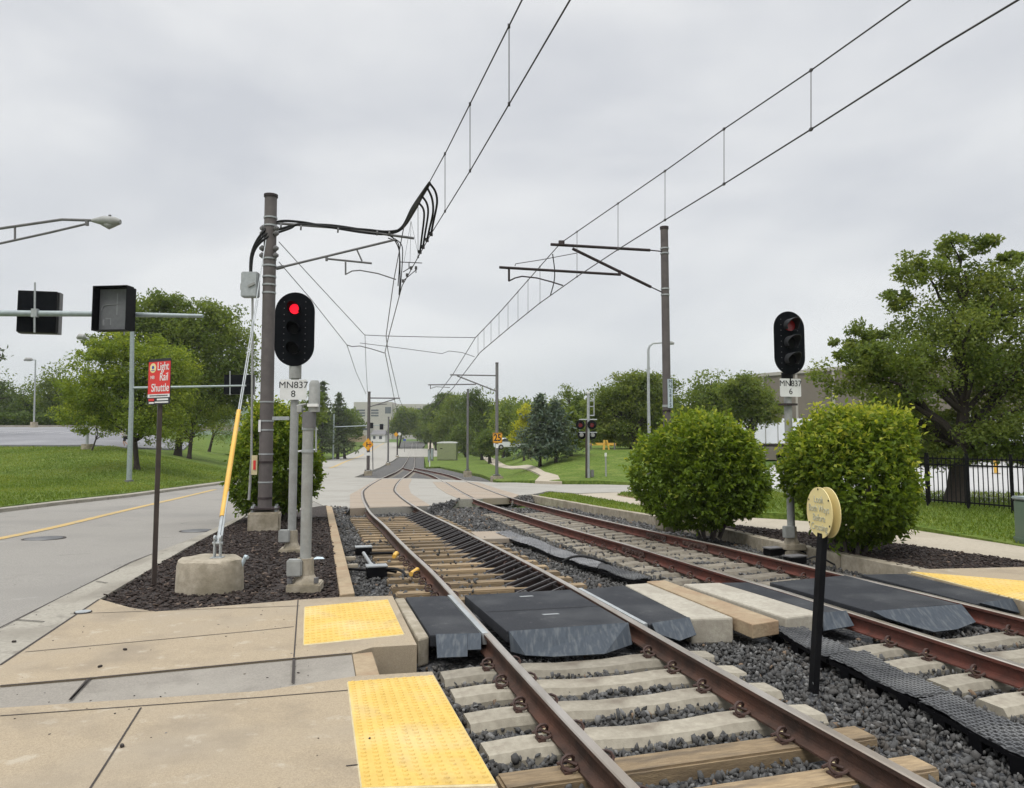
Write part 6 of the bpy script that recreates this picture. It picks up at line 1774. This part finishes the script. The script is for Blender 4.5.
p = at(129, 482.5, zleft); Yr = p.y
root = thing('signal_mast_arm', p, 'pale signal pole on the left bank with a low arm towards the mast', 'signal mast')
mb = MB(); mb.tube([p, atY(131.5, 400, Yr), atY(132.5, 302, Yr)], [.135, .12, .10], 12); mb.build('pole', M['teal'], root, smooth=True)
mb = MB(); mb.cyl(p - UP * .05, p + UP * .12, .22, 12); mb.build('base', M['mastg'], root)
mb = MB(); mb.tube([atY(131.5, 388, Yr), atY(180, 387, Yr + .4), atY(246, 385.6, Yr + .8)], [.075, .065, .05], 10); mb.build('arm', M['teal'], root, smooth=True)
k = Yr / FPX
c = atY(239, 384.5, Yr + 1.1); blank(root, c, 29 * k, 20 * k, (-1, -.1, 0), None, .2, False)
mb = MB(); mb.tube([atY(230, 371, Yr + .7), atY(230, 395, Yr + .7)], .03, 8); mb.build('hanger_tube', M['steel'], root)

# far traffic signal beyond the junction
p = at(333, 457.5, zleft); p.y = min(p.y, 150); p = atY(333, 457.5, p.y); Yf = p.y; k = Yf / FPX
root = thing('signal_mast_arm', p, 'far road signal with a long arm and dark heads near the pines', 'signal mast')
mb = MB(); mb.tube([p - UP * .4, atY(334, 414, Yf)], .8 * k, 8); mb.build('pole', M['teal'], root)
mb = MB(); mb.tube([atY(333.5, 427, Yf), atY(385, 425, Yf)], .5 * k, 8); mb.build('arm', M['teal'], root)
for x, y in ((371.5, 425.5), (381.5, 426.8)):
    mb = MB(); mb.box(atY(x, y, Yf - .4), (3.4 * k, .4, 5.6 * k)); mb.build('signal_head', M['signal'], root)
# lamps of the parking lot
def lot_lamp(label, px, yb, yt, Y, bs):
    p = atY(px, yb, Y); k = Y / FPX
    root = thing('parking_lamp', p, label, 'street lamp', 'parking lot lamps')
    mb = MB(); mb.cyl(p - UP * .5, p + UP * (bs[1] * k), bs[0] * k, 16, bs[0] * k * .96); mb.build('base', M['conc'], root, smooth=True)
    t = atY(px + 1.5, yt, Y)
    mb = MB(); mb.tube([p, t], [.11, .085], 10); mb.build('pole', M['steel'], root, smooth=True)
    mb = MB(); mb.tube([t, t + Vector((-5 * k, 0, .05))], .06, 8); mb.build('arm', M['steel'], root)
    q = t + Vector((-7 * k, 0, .02)); mb = MB(); mb.tube([q + Vector((-4.5 * k, 0, -.05)), q + Vector((-2 * k, 0, .08)), q + Vector((3 * k, 0, .06)), q + Vector((4.5 * k, 0, 0))], [.10, .24, .22, .08], 10); h = mb.build('lamp_head', M['grey'], root, smooth=True)
    mb = MB(); mb.box(q + Vector((-.5 * k, 0, -.16)), (4 * k, .3, .04)); mb.build('lens', M['white'], h)
lot_lamp('near parking lamp rising out of the yellow green tree, on a concrete base', 87, 449.5, 338, 58, (5.5, 5.5))
lot_lamp('far parking lamp standing alone against the dark trees', 34, 424.5, 360, 97, (3.5, 2.5))
# tall street lamp on the right
p = at(650, 476, zright); Yl = p.y; k = Yl / FPX
root = thing('street_lamp', p, 'tall slim street lamp with a curved arm, left of the middle shrub', 'street lamp')
mb = MB(); mb.tube([p - UP * .1, atY(648.5, 400, Yl), atY(648.3, 350, Yl), atY(649.5, 346, Yl), atY(653, 343.3, Yl), atY(664, 342.5, Yl)], [.11, .095, .08, .07, .06, .05], 10); mb.build('pole', M['steel'], root, smooth=True)
mb = MB(); mb.tube([atY(663, 342.5, Yl), atY(667, 342.6, Yl), atY(674, 343.4, Yl)], [.06, .16, .08], 10); mb.build('lamp_head', M['grey'], root, smooth=True)
mb = MB(); mb.cyl(p - UP * .1, p + UP * .25, .2, 12); mb.build('base', M['mastg'], root)

# ================================================================ LEVEL CROSSING SIGNAL on the cross street
p = at(588.3, 478.3, zright); Yx = p.y; k = Yx / FPX
root = thing('crossing_signal', p, 'railway crossing signal with two round red lamps on a pale pole beside the street', 'crossing signal')
X = lambda px, py, d=0: atY(px, py, Yx + d)
mb = MB(); mb.tube([p - UP * .05, X(588.3, 393)], .085, 12); mb.cyl(p - UP * .05, p + UP * .5, .13, 12); mb.build('pole', M['steel'], root, smooth=True)
mb = MB(); mb.cyl(X(588.3, 393.5), X(588.3, 391.7), .11, 12); mb.build('cap', M['white'], root)
mb = MB(); mb.tube([X(586.2, 478.3, -.15), X(586.4, 420, -.15)], .055, 8); mb.build('raised_gate_arm', M['dkbrown'], root)
mb = MB(); mb.tube([X(579, 419.6), X(597, 419.6)], .035, 8); mb.tube([X(579, 432.5), X(597, 432.5)], .03, 8); mb.build('cross_arm', M['steel'], root)
for px_ in (580.3, 592):
    q = X(px_, 424.7, -.12); mb = MB(); mb.plate(ring(4.6 * k, 24), q, (1, 0, 0), UP, .03); d = mb.build('lamp_disc', M['black'], root)
    mb = MB(); mb.plate(ring(2.1 * k, 20), q + Vector((0, -.03, -.3 * k)), (1, 0, 0), UP, .04); mb.build('red_lens', M['dimred'], d)
    mb = MB(); hood(mb, q, Vector((1, 0, 0)), Vector((0, -1, 0)), 2.5 * k, .28); mb.build('hood', M['black'], d)
for px_ in (581.8, 592.8):
    q = X(px_, 435, .1); mb = MB(); mb.tube([q + Vector((0, -.1, 0)), q + Vector((0, .1, 0))], [1.6 * k, 2.2 * k], 14); d = mb.build('rear_lamp', M['grey'], root)
    mb = MB(); mb.plate(ring(4.2 * k, 20), q + Vector((0, .12, 0)), (1, 0, 0), UP, .02); mb.build('rear_disc', M['black'], d)
mb = MB()
mb.tube([X(594, 396), X(594, 416)], .035, 8)
for y in (401, 406.5, 415.5): mb.tube([X(588.5, y), X(594.2, y)], .03, 8)
mb.build('sign_frame', M['steel'], root)
mb = MB(); mb.box(X(592.3, 473.5), (3 * k, .25, 7 * k), bev=.02); mb.build('control_box', M['mastg'], root)
p = at(606, 477, zright); t = thing('marker_post', p, 'thin grey marker post with a white tip on the mound lawn', 'marker post')
mb = MB(); mb.tube([p, atY(605.7, 456, p.y)], .05, 8); mb.build('post', M['grey'], t); mb = MB(); mb.tube([atY(605.7, 456.5, p.y), atY(605.7, 452.8, p.y)], .07, 8); mb.build('tip', M['white'], t)
p = at(341.5, 449.5, zleft); Yk = p.y; t = thing('marker_post', p, 'small white utility marker on the lawn beside the far road', 'marker post')
mb = MB(); mb.box(p + UP * .4, (.25, .15, .9), bev=.03); mb.build('post', M['white'], t)

# ================================================================ CABINETS
p = at(447, 460.5); Yg = p.y - 0; k = Yg / FPX
root = thing('equipment_cabinet', p, 'olive green equipment cabinet with a curved white roof on the lawn', 'cabinet')
W_, H_, D_ = 19.2 * k, 16.5 * k, 1.6
rz = R(-6); Mx = Matrix.Rotation(rz, 3, 'Z'); c = p + Vector((0, D_ / 2, H_ / 2 + .12))
mb = MB(); mb.box(c, (W_, D_, H_), M=Mx, bev=.02); mb.build('case', M['olive'], root)
mb = MB(); mb.box(c - UP * (H_ / 2 + .04), (W_ * 1.01, D_ * 1.0, .10), M=Mx); mb.build('skid', M['mastdk'], root)
mb = MB(); n_ = 10; poly = [(-W_ / 2 * 1.04, 0), (W_ / 2 * 1.04, 0)] + [(W_ / 2 * 1.04 * math.cos(math.pi * i / n_), .10 + .24 * math.sin(math.pi * i / n_)) for i in range(n_ + 1)]
mb.plate(poly, c + UP * (H_ / 2) + Mx @ Vector((0, -D_ / 2 - .05, 0)), Mx @ Vector((1, 0, 0)), UP, D_ + .1); mb.build('roof', M['white'], root)
for u, w in ((-.24, .46), (.25, .47)):
    q = c + Mx @ Vector((u * W_, -D_ / 2 - .012, 0)); mb = MB(); mb.box(q, (w * W_, .02, H_ * .92), M=Mx, bev=.006); d = mb.build('door', M['olive'], root)
    mb = MB(); mb.box(q + Mx @ Vector((.18 * W_ * (1 if u < 0 else -1), -.03, 0)), (.05, .04, .22), M=Mx); mb.build('handle', M['mastg'], d)
q = c + Mx @ Vector((-.28 * W_, -D_ / 2 - .03, H_ * .18)); mb = MB(); mb.box(q, (.45, .03, .16), M=Mx); mb.build('vent', M['signal'], root)
for a, w, h, lab, hh in (((429, 462.3), 2.2, 12.5, 'narrow grey cabinet on the lawn edge beside the tracks, left of the olive cabinet', 0), ((432, 461), 2.6, 12.5, 'wider grey cabinet close to the olive one', 0)):
    p = at(*a); k = p.y / FPX; t = thing('control_cabinet', p, lab, 'cabinet', 'grey trackside cabinets')
    mb = MB(); mb.box(p + UP * h * k / 2, (w * k, .5, h * k), bev=.02); mb.build('case', M['mastg'], t); mb = MB(); mb.box(p + Vector((0, -.26, h * k * .55)), (w * k * .8, .02, h * k * .8)); mb.build('door', M['teal'], t)
    mb = MB(); mb.box(p + UP * (h * k + .03), (w * k * 1.1, .56, .06)); mb.build('cap', M['grey'], t)
p = at(429.7, 467); t = thing('marker_post', p, 'short white post at the lawn edge in front of the grey cabinets', 'marker post'); mb = MB(); mb.tube([p, atY(429.7, 460.5, p.y)], .07, 8); mb.build('post', M['white'], t)
# green utility box at the right edge
p = at(1020, 546.5); k = p.y / FPX
root = thing('utility_box', p, 'green metal utility box at the right edge beside the path', 'utility box')
c = p + Vector((.60, .3, 0))
mb = MB(); mb.box(c + UP * .40, (.62, .55, .74), rz=.12, bev=.03); mb.build('case', M['green_box'], root)
mb = MB(); mb.box(c + UP * .80, (.66, .59, .06), rz=.12, bev=.02); mb.build('lid', M['teal'], root)
mb = MB(); mb.box(c + UP * .05, (.66, .58, .12), rz=.12, bev=.015); mb.build('base', M['green_box'], root)

# ================================================================ IRON FENCE
F0, F1 = at(905, 511.0), at(1013.5, 519)
F0.z = F1.z = -.05
dF = (F1 - F0); dF.z = 0
root = thing('iron_fence', F0, 'black iron picket fence between the big tree and the right lawn', 'fence')
Lf = dF.length; u = dF.normalized(); zt = atY(964, 455, (F0.y + F1.y) / 2).z
ext_ = Lf * 2.3
npk = int(ext_ / .128)
posts = [i * 1.17 for i in range(-1, 6)]
for z_, nm in ((zt - .10, 'top_rail'), (zt - .27, 'upper_rail'), (.12, 'bottom_rail')):
    mb = MB(); mb.bar(F0 - u * 1.2 + UP * (z_ - F0.z), F0 + u * ext_ + UP * (z_ - F0.z), .04, .04); mb.build('rail_bar', M['black'], root)
x0 = (F1 - F0).length
s0 = x0 - 3 * 1.17
for i in range(-2, 7):
    q = F0 + u * (x0 + (i - 1) * 1.17)
    if (q - F0).dot(u) < -1.2 or (q - F0).dot(u) > ext_: continue
    mb = MB(); mb.box((q.x, q.y, (zt + .02) / 2 - .05), (.062, .062, zt + .12), rz=math.atan2(u.y, u.x)); o = mb.build('post', M['black'], root)
    mb = MB(); mb.box((q.x, q.y, zt + .035), (.075, .075, .03), rz=math.atan2(u.y, u.x)); mb.build('cap', M['black'], o)
for i in range(-9, npk):
    q = F0 + u * (i * .128 + .05)
    mb = MB(); mb.box((q.x, q.y, zt / 2 + .0), (.019, .019, zt - .10), rz=math.atan2(u.y, u.x)); mb.tube([(q.x, q.y, zt - .05), (q.x, q.y, zt + .0)], [.011, .002], 4)
    if i < 85: mb.build('picket', M['black'], root)

# ================================================================ BUILDINGS
def quadwall(mb, a, b, z0, z1, t, mi=None):
    a, b = Vector((a[0], a[1], 0)), Vector((b[0], b[1], 0)); d = (b - a).normalized(); n = Vector((-d.y, d.x, 0))
    mb.prism([tuple(v.xy) for v in (a, b, b + n * t, a + n * t)], z0, z1, mi)
A_, B_ = atY(738, 400, 84), atY(1180, 400, 52)
zr = atY(765, 376.5, 81).z
root = thing('warehouse', (A_.x, A_.y, 0), 'taupe flat roofed warehouse behind the right signal', 'building')
mb = MB(); quadwall(mb, A_.xy, B_.xy, -.4, zr, 30); mb.build('wall', M['brownwall'], root)
mb = MB(); dd = (B_ - A_); dd.z = 0; dd.normalize(); nn = Vector((dd.y, -dd.x, 0))
mb.prism([tuple(v.xy) for v in (A_ + nn * .15 - dd * .1, B_ + nn * .15, B_ - nn * 30, A_ - nn * 30 - dd * .1)], zr + .003, zr + .35); mb.build('roof_edge', M['beige'], root)
for f in (.09, .2, .31, .42, .53, .64, .75, .86):
    q = A_ + (B_ - A_) * f + nn * .03; mb = MB(); mb.box((q.x, q.y, zr / 2), (.25, .12, zr - .1), rz=math.atan2(dd.y, dd.x)); mb.build('pilaster', M['beige'], root)
for f in (.30, .36, .47):
    q = A_ + (B_ - A_) * f + nn * .02; mb = MB(); mb.box((q.x, q.y, 2.0), (3.2, .1, 3.6), rz=math.atan2(dd.y, dd.x)); mb.build('dock_door', M['white'], root)
def trailer(label, c, L, H, zb_, rz):
    """Box trailer: white body with corner posts, chassis, two axles with twin wheels, landing legs."""
    root = thing('box_trailer', (c[0], c[1], -.03), label, 'trailer', 'white trailers in the yard')
    Mx = Matrix.Rotation(rz, 3, 'Z'); c = Vector((c[0], c[1], 0))
    W = lambda x, y, z: c + Mx @ Vector((x, y, 0)) + UP * z
    mb = MB(); mb.box(W(0, 0, zb_ + H / 2), (L, 2.5, H), M=Mx, bev=.04); b = mb.build('body', M['whitebox'], root)
    mb = MB()
    for i in range(int(L / .9) + 1): mb.box(W(-L / 2 + .1 + i * .9, -1.262, zb_ + H / 2), (.06, .03, H * .96), M=Mx)
    mb.build('side_ribs', M['grey'], b)
    mb = MB(); mb.box(W(0, 0, zb_ - .12), (L * .98, 1.1, .2), M=Mx); mb.box(W(0, -1.2, zb_ - .06), (L, .08, .14), M=Mx); mb.build('chassis', M['mastdk'], root)
    for x in (L / 2 - 1.2, L / 2 - 2.5):
        for s in (-1, 1):
            mb = MB(); mb.cyl(W(x, s * 1.2, .48), W(x, s * .7, .48), .5, 18); w_ = mb.build('wheel', M['lens'], root, smooth=True)
            mb = MB(); mb.cyl(W(x, s * 1.22, .48), W(x, s * 1.1, .48), .25, 12); mb.build('rim', M['grey'], w_)
    for s in (-1, 1):
        mb = MB(); mb.box(W(-L / 2 + 1.6, s * .9, .5), (.14, .14, 1.1), M=Mx); mb.build('landing_leg', M['mastg'], root)
    mb = MB(); mb.box(W(L / 2 + .03, 0, .6), (.06, 2.2, .14), M=Mx); mb.build('bumper', M['amber'], root)
trailer('white box trailer seen between the two right shrubs', atY(772, 440, 58).xy, 7.0, 1.9, 1.45, R(-8))
trailer('long white box trailer behind the big tree and iron fence', atY(1003, 440, 50).xy, 9.0, 1.9, 1.4, R(-3))
trailer('white box trailer mostly hidden by the big tree trunk', atY(905, 440, 53).xy, 8.0, 2.0, 1.4, R(-5))
p = Vector(atY(995.5, 459, 40)); p.z = -.03
t = thing('bollard', p, 'yellow steel bollard in the pale yard beyond the iron fence', 'bollard'); mb = MB(); mb.tube([p, p + UP * .85, p + UP * .9], [.1, .1, .05], 12); mb.build('tube', M['yguard'], t); mb = MB(); mb.cyl(p, p + UP * .05, .2, 12); mb.build('base', M['conc'], t)
# hospital-like block far off on the hill
Yb = 640.
k = Yb / FPX
X = lambda px, py, d=0: atY(px, py, Yb + d)
root = thing('office_block', X(395, 445), 'large pale beige flat roofed block on the hill far beyond the road', 'building')
def blk(name, x0, x1, yt, yb, m, d0, dep, parent):
    a, b = X(x0, yb, d0), X(x1, yt, d0); mb = MB(); mb.box(((a.x + b.x) / 2, Yb + d0 + dep / 2, (a.z + b.z) / 2), (b.x - a.x, dep, b.z - a.z)); return mb.build(name, M[m], parent)
w1 = blk('wall', 353, 392, 402, 452, 'beige', 0, 30, root); w2 = blk('wall', 392.2, 446, 404, 452, 'beige', 4, 30, root)
for x0, x1, y0, y1 in ((355, 365, 409.5, 411.2), (355, 365, 412.2, 413.8), (355, 365, 414.8, 416.4), (371, 378.5, 409.5, 411.2), (371, 378.5, 412.2, 413.8), (371, 378.5, 414.8, 416.4), (385, 391, 407, 413.5)):
    blk('window', x0, x1, y0, y1, 'glass', -.15, .3, w1)
for x0, x1, y0, y1 in ((396, 399.5, 408, 413), (402, 406, 408, 413), (409, 413, 408, 413), (417, 421, 408, 413), (396, 421, 416, 417.5)):
    blk('window', x0, x1, y0, y1, 'glass', 3.85, .3, w2)
Yb = 300.
X = lambda px, py, d=0: atY(px, py, Yb + d)
root = thing('house', X(378, 441), 'small white house with a grey roof at the top of the far road', 'building')
blk('wall', 371, 385, 434.5, 442, 'white', 0, 8, root)
mb = MB(); a, b = X(370.3, 434.6), X(385.7, 434.6); h_ = 1.8
mb.add([(a.x, Yb - .5, a.z), (b.x, Yb - .5, a.z), (b.x, Yb + 8.5, a.z), (a.x, Yb + 8.5, a.z), (a.x + .6, Yb + 4, a.z + h_), (b.x - .6, Yb + 4, a.z + h_)], [(0, 1, 5, 4), (2, 3, 4, 5), (1, 2, 5), (3, 0, 4), (0, 3, 2, 1)]); mb.build('roof', M['mastg'], root)
for x0, x1 in ((373, 375.5), (379, 382)): blk('window', x0, x1, 436, 439, 'glass', -.1, .2, root)
Yb = 330.
root = thing('house', X(362, 441), 'low beige building beside the far road, under the hillside block', 'building')
blk('wall', 356, 369.5, 425, 442, 'beige', 0, 10, root); blk('window', 358, 367, 428, 430, 'glass', -.1, .2, root); blk('roof_edge', 355.5, 370, 424.3, 425.2, 'white', -.4, 11, root)
Yb = 260.
mb = MB(); a, b = X(347, 442), X(366, 436); mb.box(((a.x + b.x) / 2, Yb, (a.z + b.z) / 2), (b.x - a.x, .5, b.z - a.z)); t = thing('brick_wall', (a.x, Yb, a.z), 'low tan wall at the top of the left lawn by the far road', 'wall'); mb.build('wall_face', M['timber'], t)
mb = MB(); mb.box(((a.x + b.x) / 2, Yb, b.z + .15), (b.x - a.x + .3, .7, .25)); mb.build('coping', M['conc'], t)
# yellow barrier and low wall under the mound trees
Yy = 66.
root = thing('yellow_barrier', atY(606, 449.5, Yy), 'yellow steel barrier with two leaning uprights on the mound under the trees', 'barrier')
mb = MB(); mb.bar(atY(589, 444, Yy), atY(616, 444.2, Yy), .1, .22); mb.build('cross_bar', M['yguard'], root)
for a, b in (((604.4, 440), (603.8, 450)), ((606.8, 440), (609, 450))):
    mb = MB(); mb.bar(atY(*a, Yy - .2), atY(*b, Yy - .2), .18, .12); mb.build('upright', M['yguard'], root)
mb = MB(); 
for x in (591, 614.5): mb.bar(atY(x, 443, Yy), atY(x, 451, Yy), .12, .12)
mb.build('post', M['mastg'], root)
Yy = 92.
a, b = atY(528, 456, Yy), atY(603, 447, Yy)
t = thing('low_wall', (a.x, Yy, a.z), 'grey low wall half hidden behind the evergreens and the mound', 'wall')
mb = MB(); mb.box(((a.x + b.x) / 2, Yy, (a.z + b.z) / 2 - .2), (b.x - a.x, .4, b.z - a.z + .6)); mb.build('wall_face', M['brownwall'], t)
mb = MB(); mb.box(((a.x + b.x) / 2, Yy, b.z + .16), (b.x - a.x + .2, .6, .14)); mb.build('coping', M['conc'], t)
# parked cars far behind the evergreens
def car(label, px, py, Y, m, rz):
    p = atY(px, py, Y); root = thing('parked_car', p, label, 'car', 'cars parked behind the evergreens'); Mx = Matrix.Rotation(rz, 3, 'Z')
    prof = [(-2.15, .3), (2.15, .3), (2.2, .75), (1.3, .95), (.75, 1.45), (-1.0, 1.48), (-1.75, 1.0), (-2.2, .9)]
    mb = MB(); mb.plate(prof, p + Mx @ Vector((0, -.85, 0)), Mx @ Vector((1, 0, 0)), UP, 1.7); mb.build('body', M[m], root, bevel=.06)
    mb = MB(); mb.plate([(1.05, .98), (.68, 1.38), (-.95, 1.41), (-1.5, 1.02)], p + Mx @ Vector((0, -.865, 0)), Mx @ Vector((1, 0, 0)), UP, 1.73); mb.build('window', M['glass'], root)
    for x in (-1.35, 1.35):
        for s in (-1, 1):
            mb = MB(); mb.cyl(p + Mx @ Vector((x, s * .88, .32)), p + Mx @ Vector((x, s * .65, .32)), .32, 14); w_ = mb.build('wheel', M['lens'], root)
            mb = MB(); mb.cyl(p + Mx @ Vector((x, s * .89, .32)), p + Mx @ Vector((x, s * .8, .32)), .18, 10); mb.build('rim', M['grey'], w_)
car('white car parked far behind the golden green tree', 511, 449.5, 96, 'whitebox', .1)
car('silver car parked far behind the leaning blue evergreen', 534, 449, 100, 'grey', -.1)

# ================================================================ PERSON by the parking lot
def person(label, p, h, face):
    p = Vector(p); root = thing('person', p, label, 'person')
    s = h / 1.7; f = Vector((math.cos(face), math.sin(face), 0)); r = Vector((f.y, -f.x, 0))
    J = {'pel': f * 0 + UP * .92, 'chest': f * .14 + UP * 1.28, 'neck': f * .20 + UP * 1.46, 'head': f * .25 + UP * 1.60, 'crown': f * .27 + UP * 1.70,
         'hl': r * .09 + UP * .88, 'kl': r * .09 + f * .20 + UP * .50, 'al': r * .09 + f * .05 + UP * .09, 'tl': r * .09 + f * .24 + UP * .03,
         'hr': -r * .09 + UP * .88, 'kr': -r * .09 + f * .02 + UP * .48, 'ar': -r * .09 - f * .28 + UP * .16, 'tr': -r * .09 - f * .14 + UP * .04,
         'sl': r * .18 + f * .17 + UP * 1.40, 'el': r * .25 + f * .02 + UP * 1.14, 'wl': r * .22 + f * .26 + UP * 1.08, 'dl': r * .20 + f * .36 + UP * 1.10,
         'sr': -r * .18 + f * .17 + UP * 1.40, 'er': -r * .25 + f * .10 + UP * 1.12, 'wr': -r * .22 + f * .33 + UP * 1.20, 'dr': -r * .20 + f * .40 + UP * 1.26}
    E_ = [('pel', 'chest'), ('chest', 'neck'), ('neck', 'head'), ('head', 'crown')] + [(a + q, b + q) for q in 'lr' for a, b in (('h', 'k'), ('k', 'a'), ('a', 't'), ('s', 'e'), ('e', 'w'), ('w', 'd'))] + [('pel', 'hl'), ('pel', 'hr'), ('chest', 'sl'), ('chest', 'sr')]
    rad_ = {'pel': .15, 'chest': .15, 'neck': .06, 'head': .095, 'crown': .07, 'h': .095, 'k': .06, 'a': .042, 't': .035, 's': .065, 'e': .042, 'w': .03, 'd': .035}
    def skin(name, keys, edges, m, grow=1.0, parent=root):
        ks = list(keys); me = bpy.data.meshes.new(name)
        me.from_pydata([tuple(J[k] * s) for k in ks], [(ks.index(a), ks.index(b)) for a, b in edges], []); me.materials.append(M[m])
        o = bpy.data.objects.new(name, me); C.objects.link(o); o.parent = parent
        md = o.modifiers.new('skin', 'SKIN'); o.modifiers.new('sub', 'SUBSURF').levels = 1; o.modifiers['sub'].render_levels = 1
        for v, k in zip(me.skin_vertices[0].data, ks):
            q = rad_.get(k, rad_.get(k[0], .05)) * s * grow; v.radius = (q, q)
        me.skin_vertices[0].data[0].use_root = True
        return o
    skin('body', J.keys(), E_, 'skin')
    skin('shirt', ['pel', 'chest', 'sl', 'sr', 'el', 'er'], [('pel', 'chest'), ('chest', 'sl'), ('chest', 'sr'), ('sl', 'el'), ('sr', 'er')], 'cloth_w', 1.13)
    skin('shorts', ['pel', 'hl', 'hr', 'kl', 'kr'], [('pel', 'hl'), ('pel', 'hr'), ('hl', 'kl'), ('hr', 'kr')], 'cloth_k', 1.12)
    for q in 'lr': skin('shoe', ['a' + q, 't' + q], [('a' + q, 't' + q)], 'cloth_k', 1.25)
    mb = MB(); hc = p + (J['head'] * .4 + J['crown'] * .6) * s + UP * .02 * s
    mb.tube([hc - UP * .03 * s, hc + UP * .05 * s, hc + UP * .085 * s], [.10 * s, .085 * s, .03 * s], 12); mb.build('cap', M['cloth_w'], root, smooth=True)
pt = atY(125.2, 446, 61.5); pt.z = float(zleft(pt.x, pt.y)) + .10
person('person in a white top half hidden behind the pale signal pole', pt, 1.5, R(195))
# ================================================================ CAMERA, LIGHT, SKY
cam = bpy.data.cameras.new('camera'); co = bpy.data.objects.new('camera', cam); C.objects.link(co)
co.location = (0, 0, EYE); co.rotation_euler = (math.pi / 2 + PITCH, 0, 0)
cam.sensor_fit = 'HORIZONTAL'; cam.sensor_width = 36; cam.lens = FPX / 1024 * 36; cam.shift_y = -10 / 1024
cam.clip_start = .05; cam.clip_end = 8000
S.camera = co
SUN_EL, SUN_AZ = R(58), R(205)
w = bpy.data.worlds.new('World'); S.world = w; w.use_nodes = True
nt = w.node_tree; N, L = nt.nodes, nt.links
bg = N['Background']; bg.inputs['Strength'].default_value = .1
sky = N.new('ShaderNodeTexSky'); sky.sky_type = 'NISHITA'; sky.sun_disc = False; sky.sun_elevation = SUN_EL; sky.sun_rotation = SUN_AZ
tc = N.new('ShaderNodeTexCoord')
mp = N.new('ShaderNodeMapping'); mp.inputs['Scale'].default_value = (1.0, 1.0, 2.6)
L.new(tc.outputs['Generated'], mp.inputs['Vector'])
n1 = N.new('ShaderNodeTexNoise'); n1.inputs['Scale'].default_value = 2.0; n1.inputs['Detail'].default_value = 7; n1.inputs['Roughness'].default_value = .48; n1.inputs['Distortion'].default_value = .25
L.new(mp.outputs['Vector'], n1.inputs['Vector'])
cr = N.new('ShaderNodeValToRGB')
cr.color_ramp.elements[0].position = .38; cr.color_ramp.elements[0].color = (6.5, 6.7, 7.15, 1)
cr.color_ramp.elements[1].position = .60; cr.color_ramp.elements[1].color = (8.5, 8.6, 8.75, 1)
L.new(n1.outputs['Fac'], cr.inputs['Fac'])
# an overcast sky is brightest overhead
sp = N.new('ShaderNodeSeparateXYZ'); L.new(tc.outputs['Generated'], sp.inputs['Vector'])
mr = N.new('ShaderNodeMapRange'); mr.interpolation_type = 'SMOOTHSTEP'
mr.inputs['From Min'].default_value = .50; mr.inputs['From Max'].default_value = .95; mr.inputs['To Min'].default_value = 1.0; mr.inputs['To Max'].default_value = 3.1
L.new(sp.outputs['Z'], mr.inputs['Value'])
vm = N.new('ShaderNodeVectorMath'); vm.operation = 'SCALE'; L.new(cr.outputs['Color'], vm.inputs[0]); L.new(mr.outputs['Result'], vm.inputs['Scale'])
mx = N.new('ShaderNodeMix'); mx.data_type = 'RGBA'; mx.inputs['Factor'].default_value = .94
L.new(sky.outputs['Color'], mx.inputs['A']); L.new(vm.outputs['Vector'], mx.inputs['B'])
L.new(mx.outputs['Result'], bg.inputs['Color'])
sd = bpy.data.lights.new('sun', 'SUN'); sd.energy = 1.5; sd.angle = R(18); sd.color = (1, .96, .9)
so = bpy.data.objects.new('sun', sd); C.objects.link(so)
az = SUN_AZ
dirv = Vector((math.sin(az) * math.cos(SUN_EL), math.cos(az) * math.cos(SUN_EL), math.sin(SUN_EL)))
so.rotation_euler = dirv.to_track_quat('Z', 'Y').to_euler(); so.location = dirv * 60
S.view_settings.view_transform = 'Standard'; S.view_settings.look = 'None'; S.view_settings.exposure = 0; S.view_settings.gamma = 1
S.view_settings.use_curve_mapping = False
S.cycles.max_bounces = 6; S.cycles.diffuse_bounces = 3; S.cycles.glossy_bounces = 2; S.cycles.transmission_bounces = 3; S.cycles.transparent_max_bounces = 6

# pale damp air over the whole place
mh = bpy.data.materials.new('haze_air'); mh.use_nodes = True
nt = mh.node_tree; nt.nodes.clear()
ov = nt.nodes.new('ShaderNodeOutputMaterial'); pv = nt.nodes.new('ShaderNodeVolumePrincipled')
pv.inputs['Color'].default_value = (.86, .89, .92, 1); pv.inputs['Density'].default_value = .00022; pv.inputs['Anisotropy'].default_value = .1
nt.links.new(pv.outputs['Volume'], ov.inputs['Volume'])
mb = MB(); mb.box((0, 1150, 60), (3200, 2850, 132)); hz = mb.build('haze', mh, origin=(0, 1150, 60)); hz['kind'] = 'stuff'
S.cycles.volume_bounces = 1
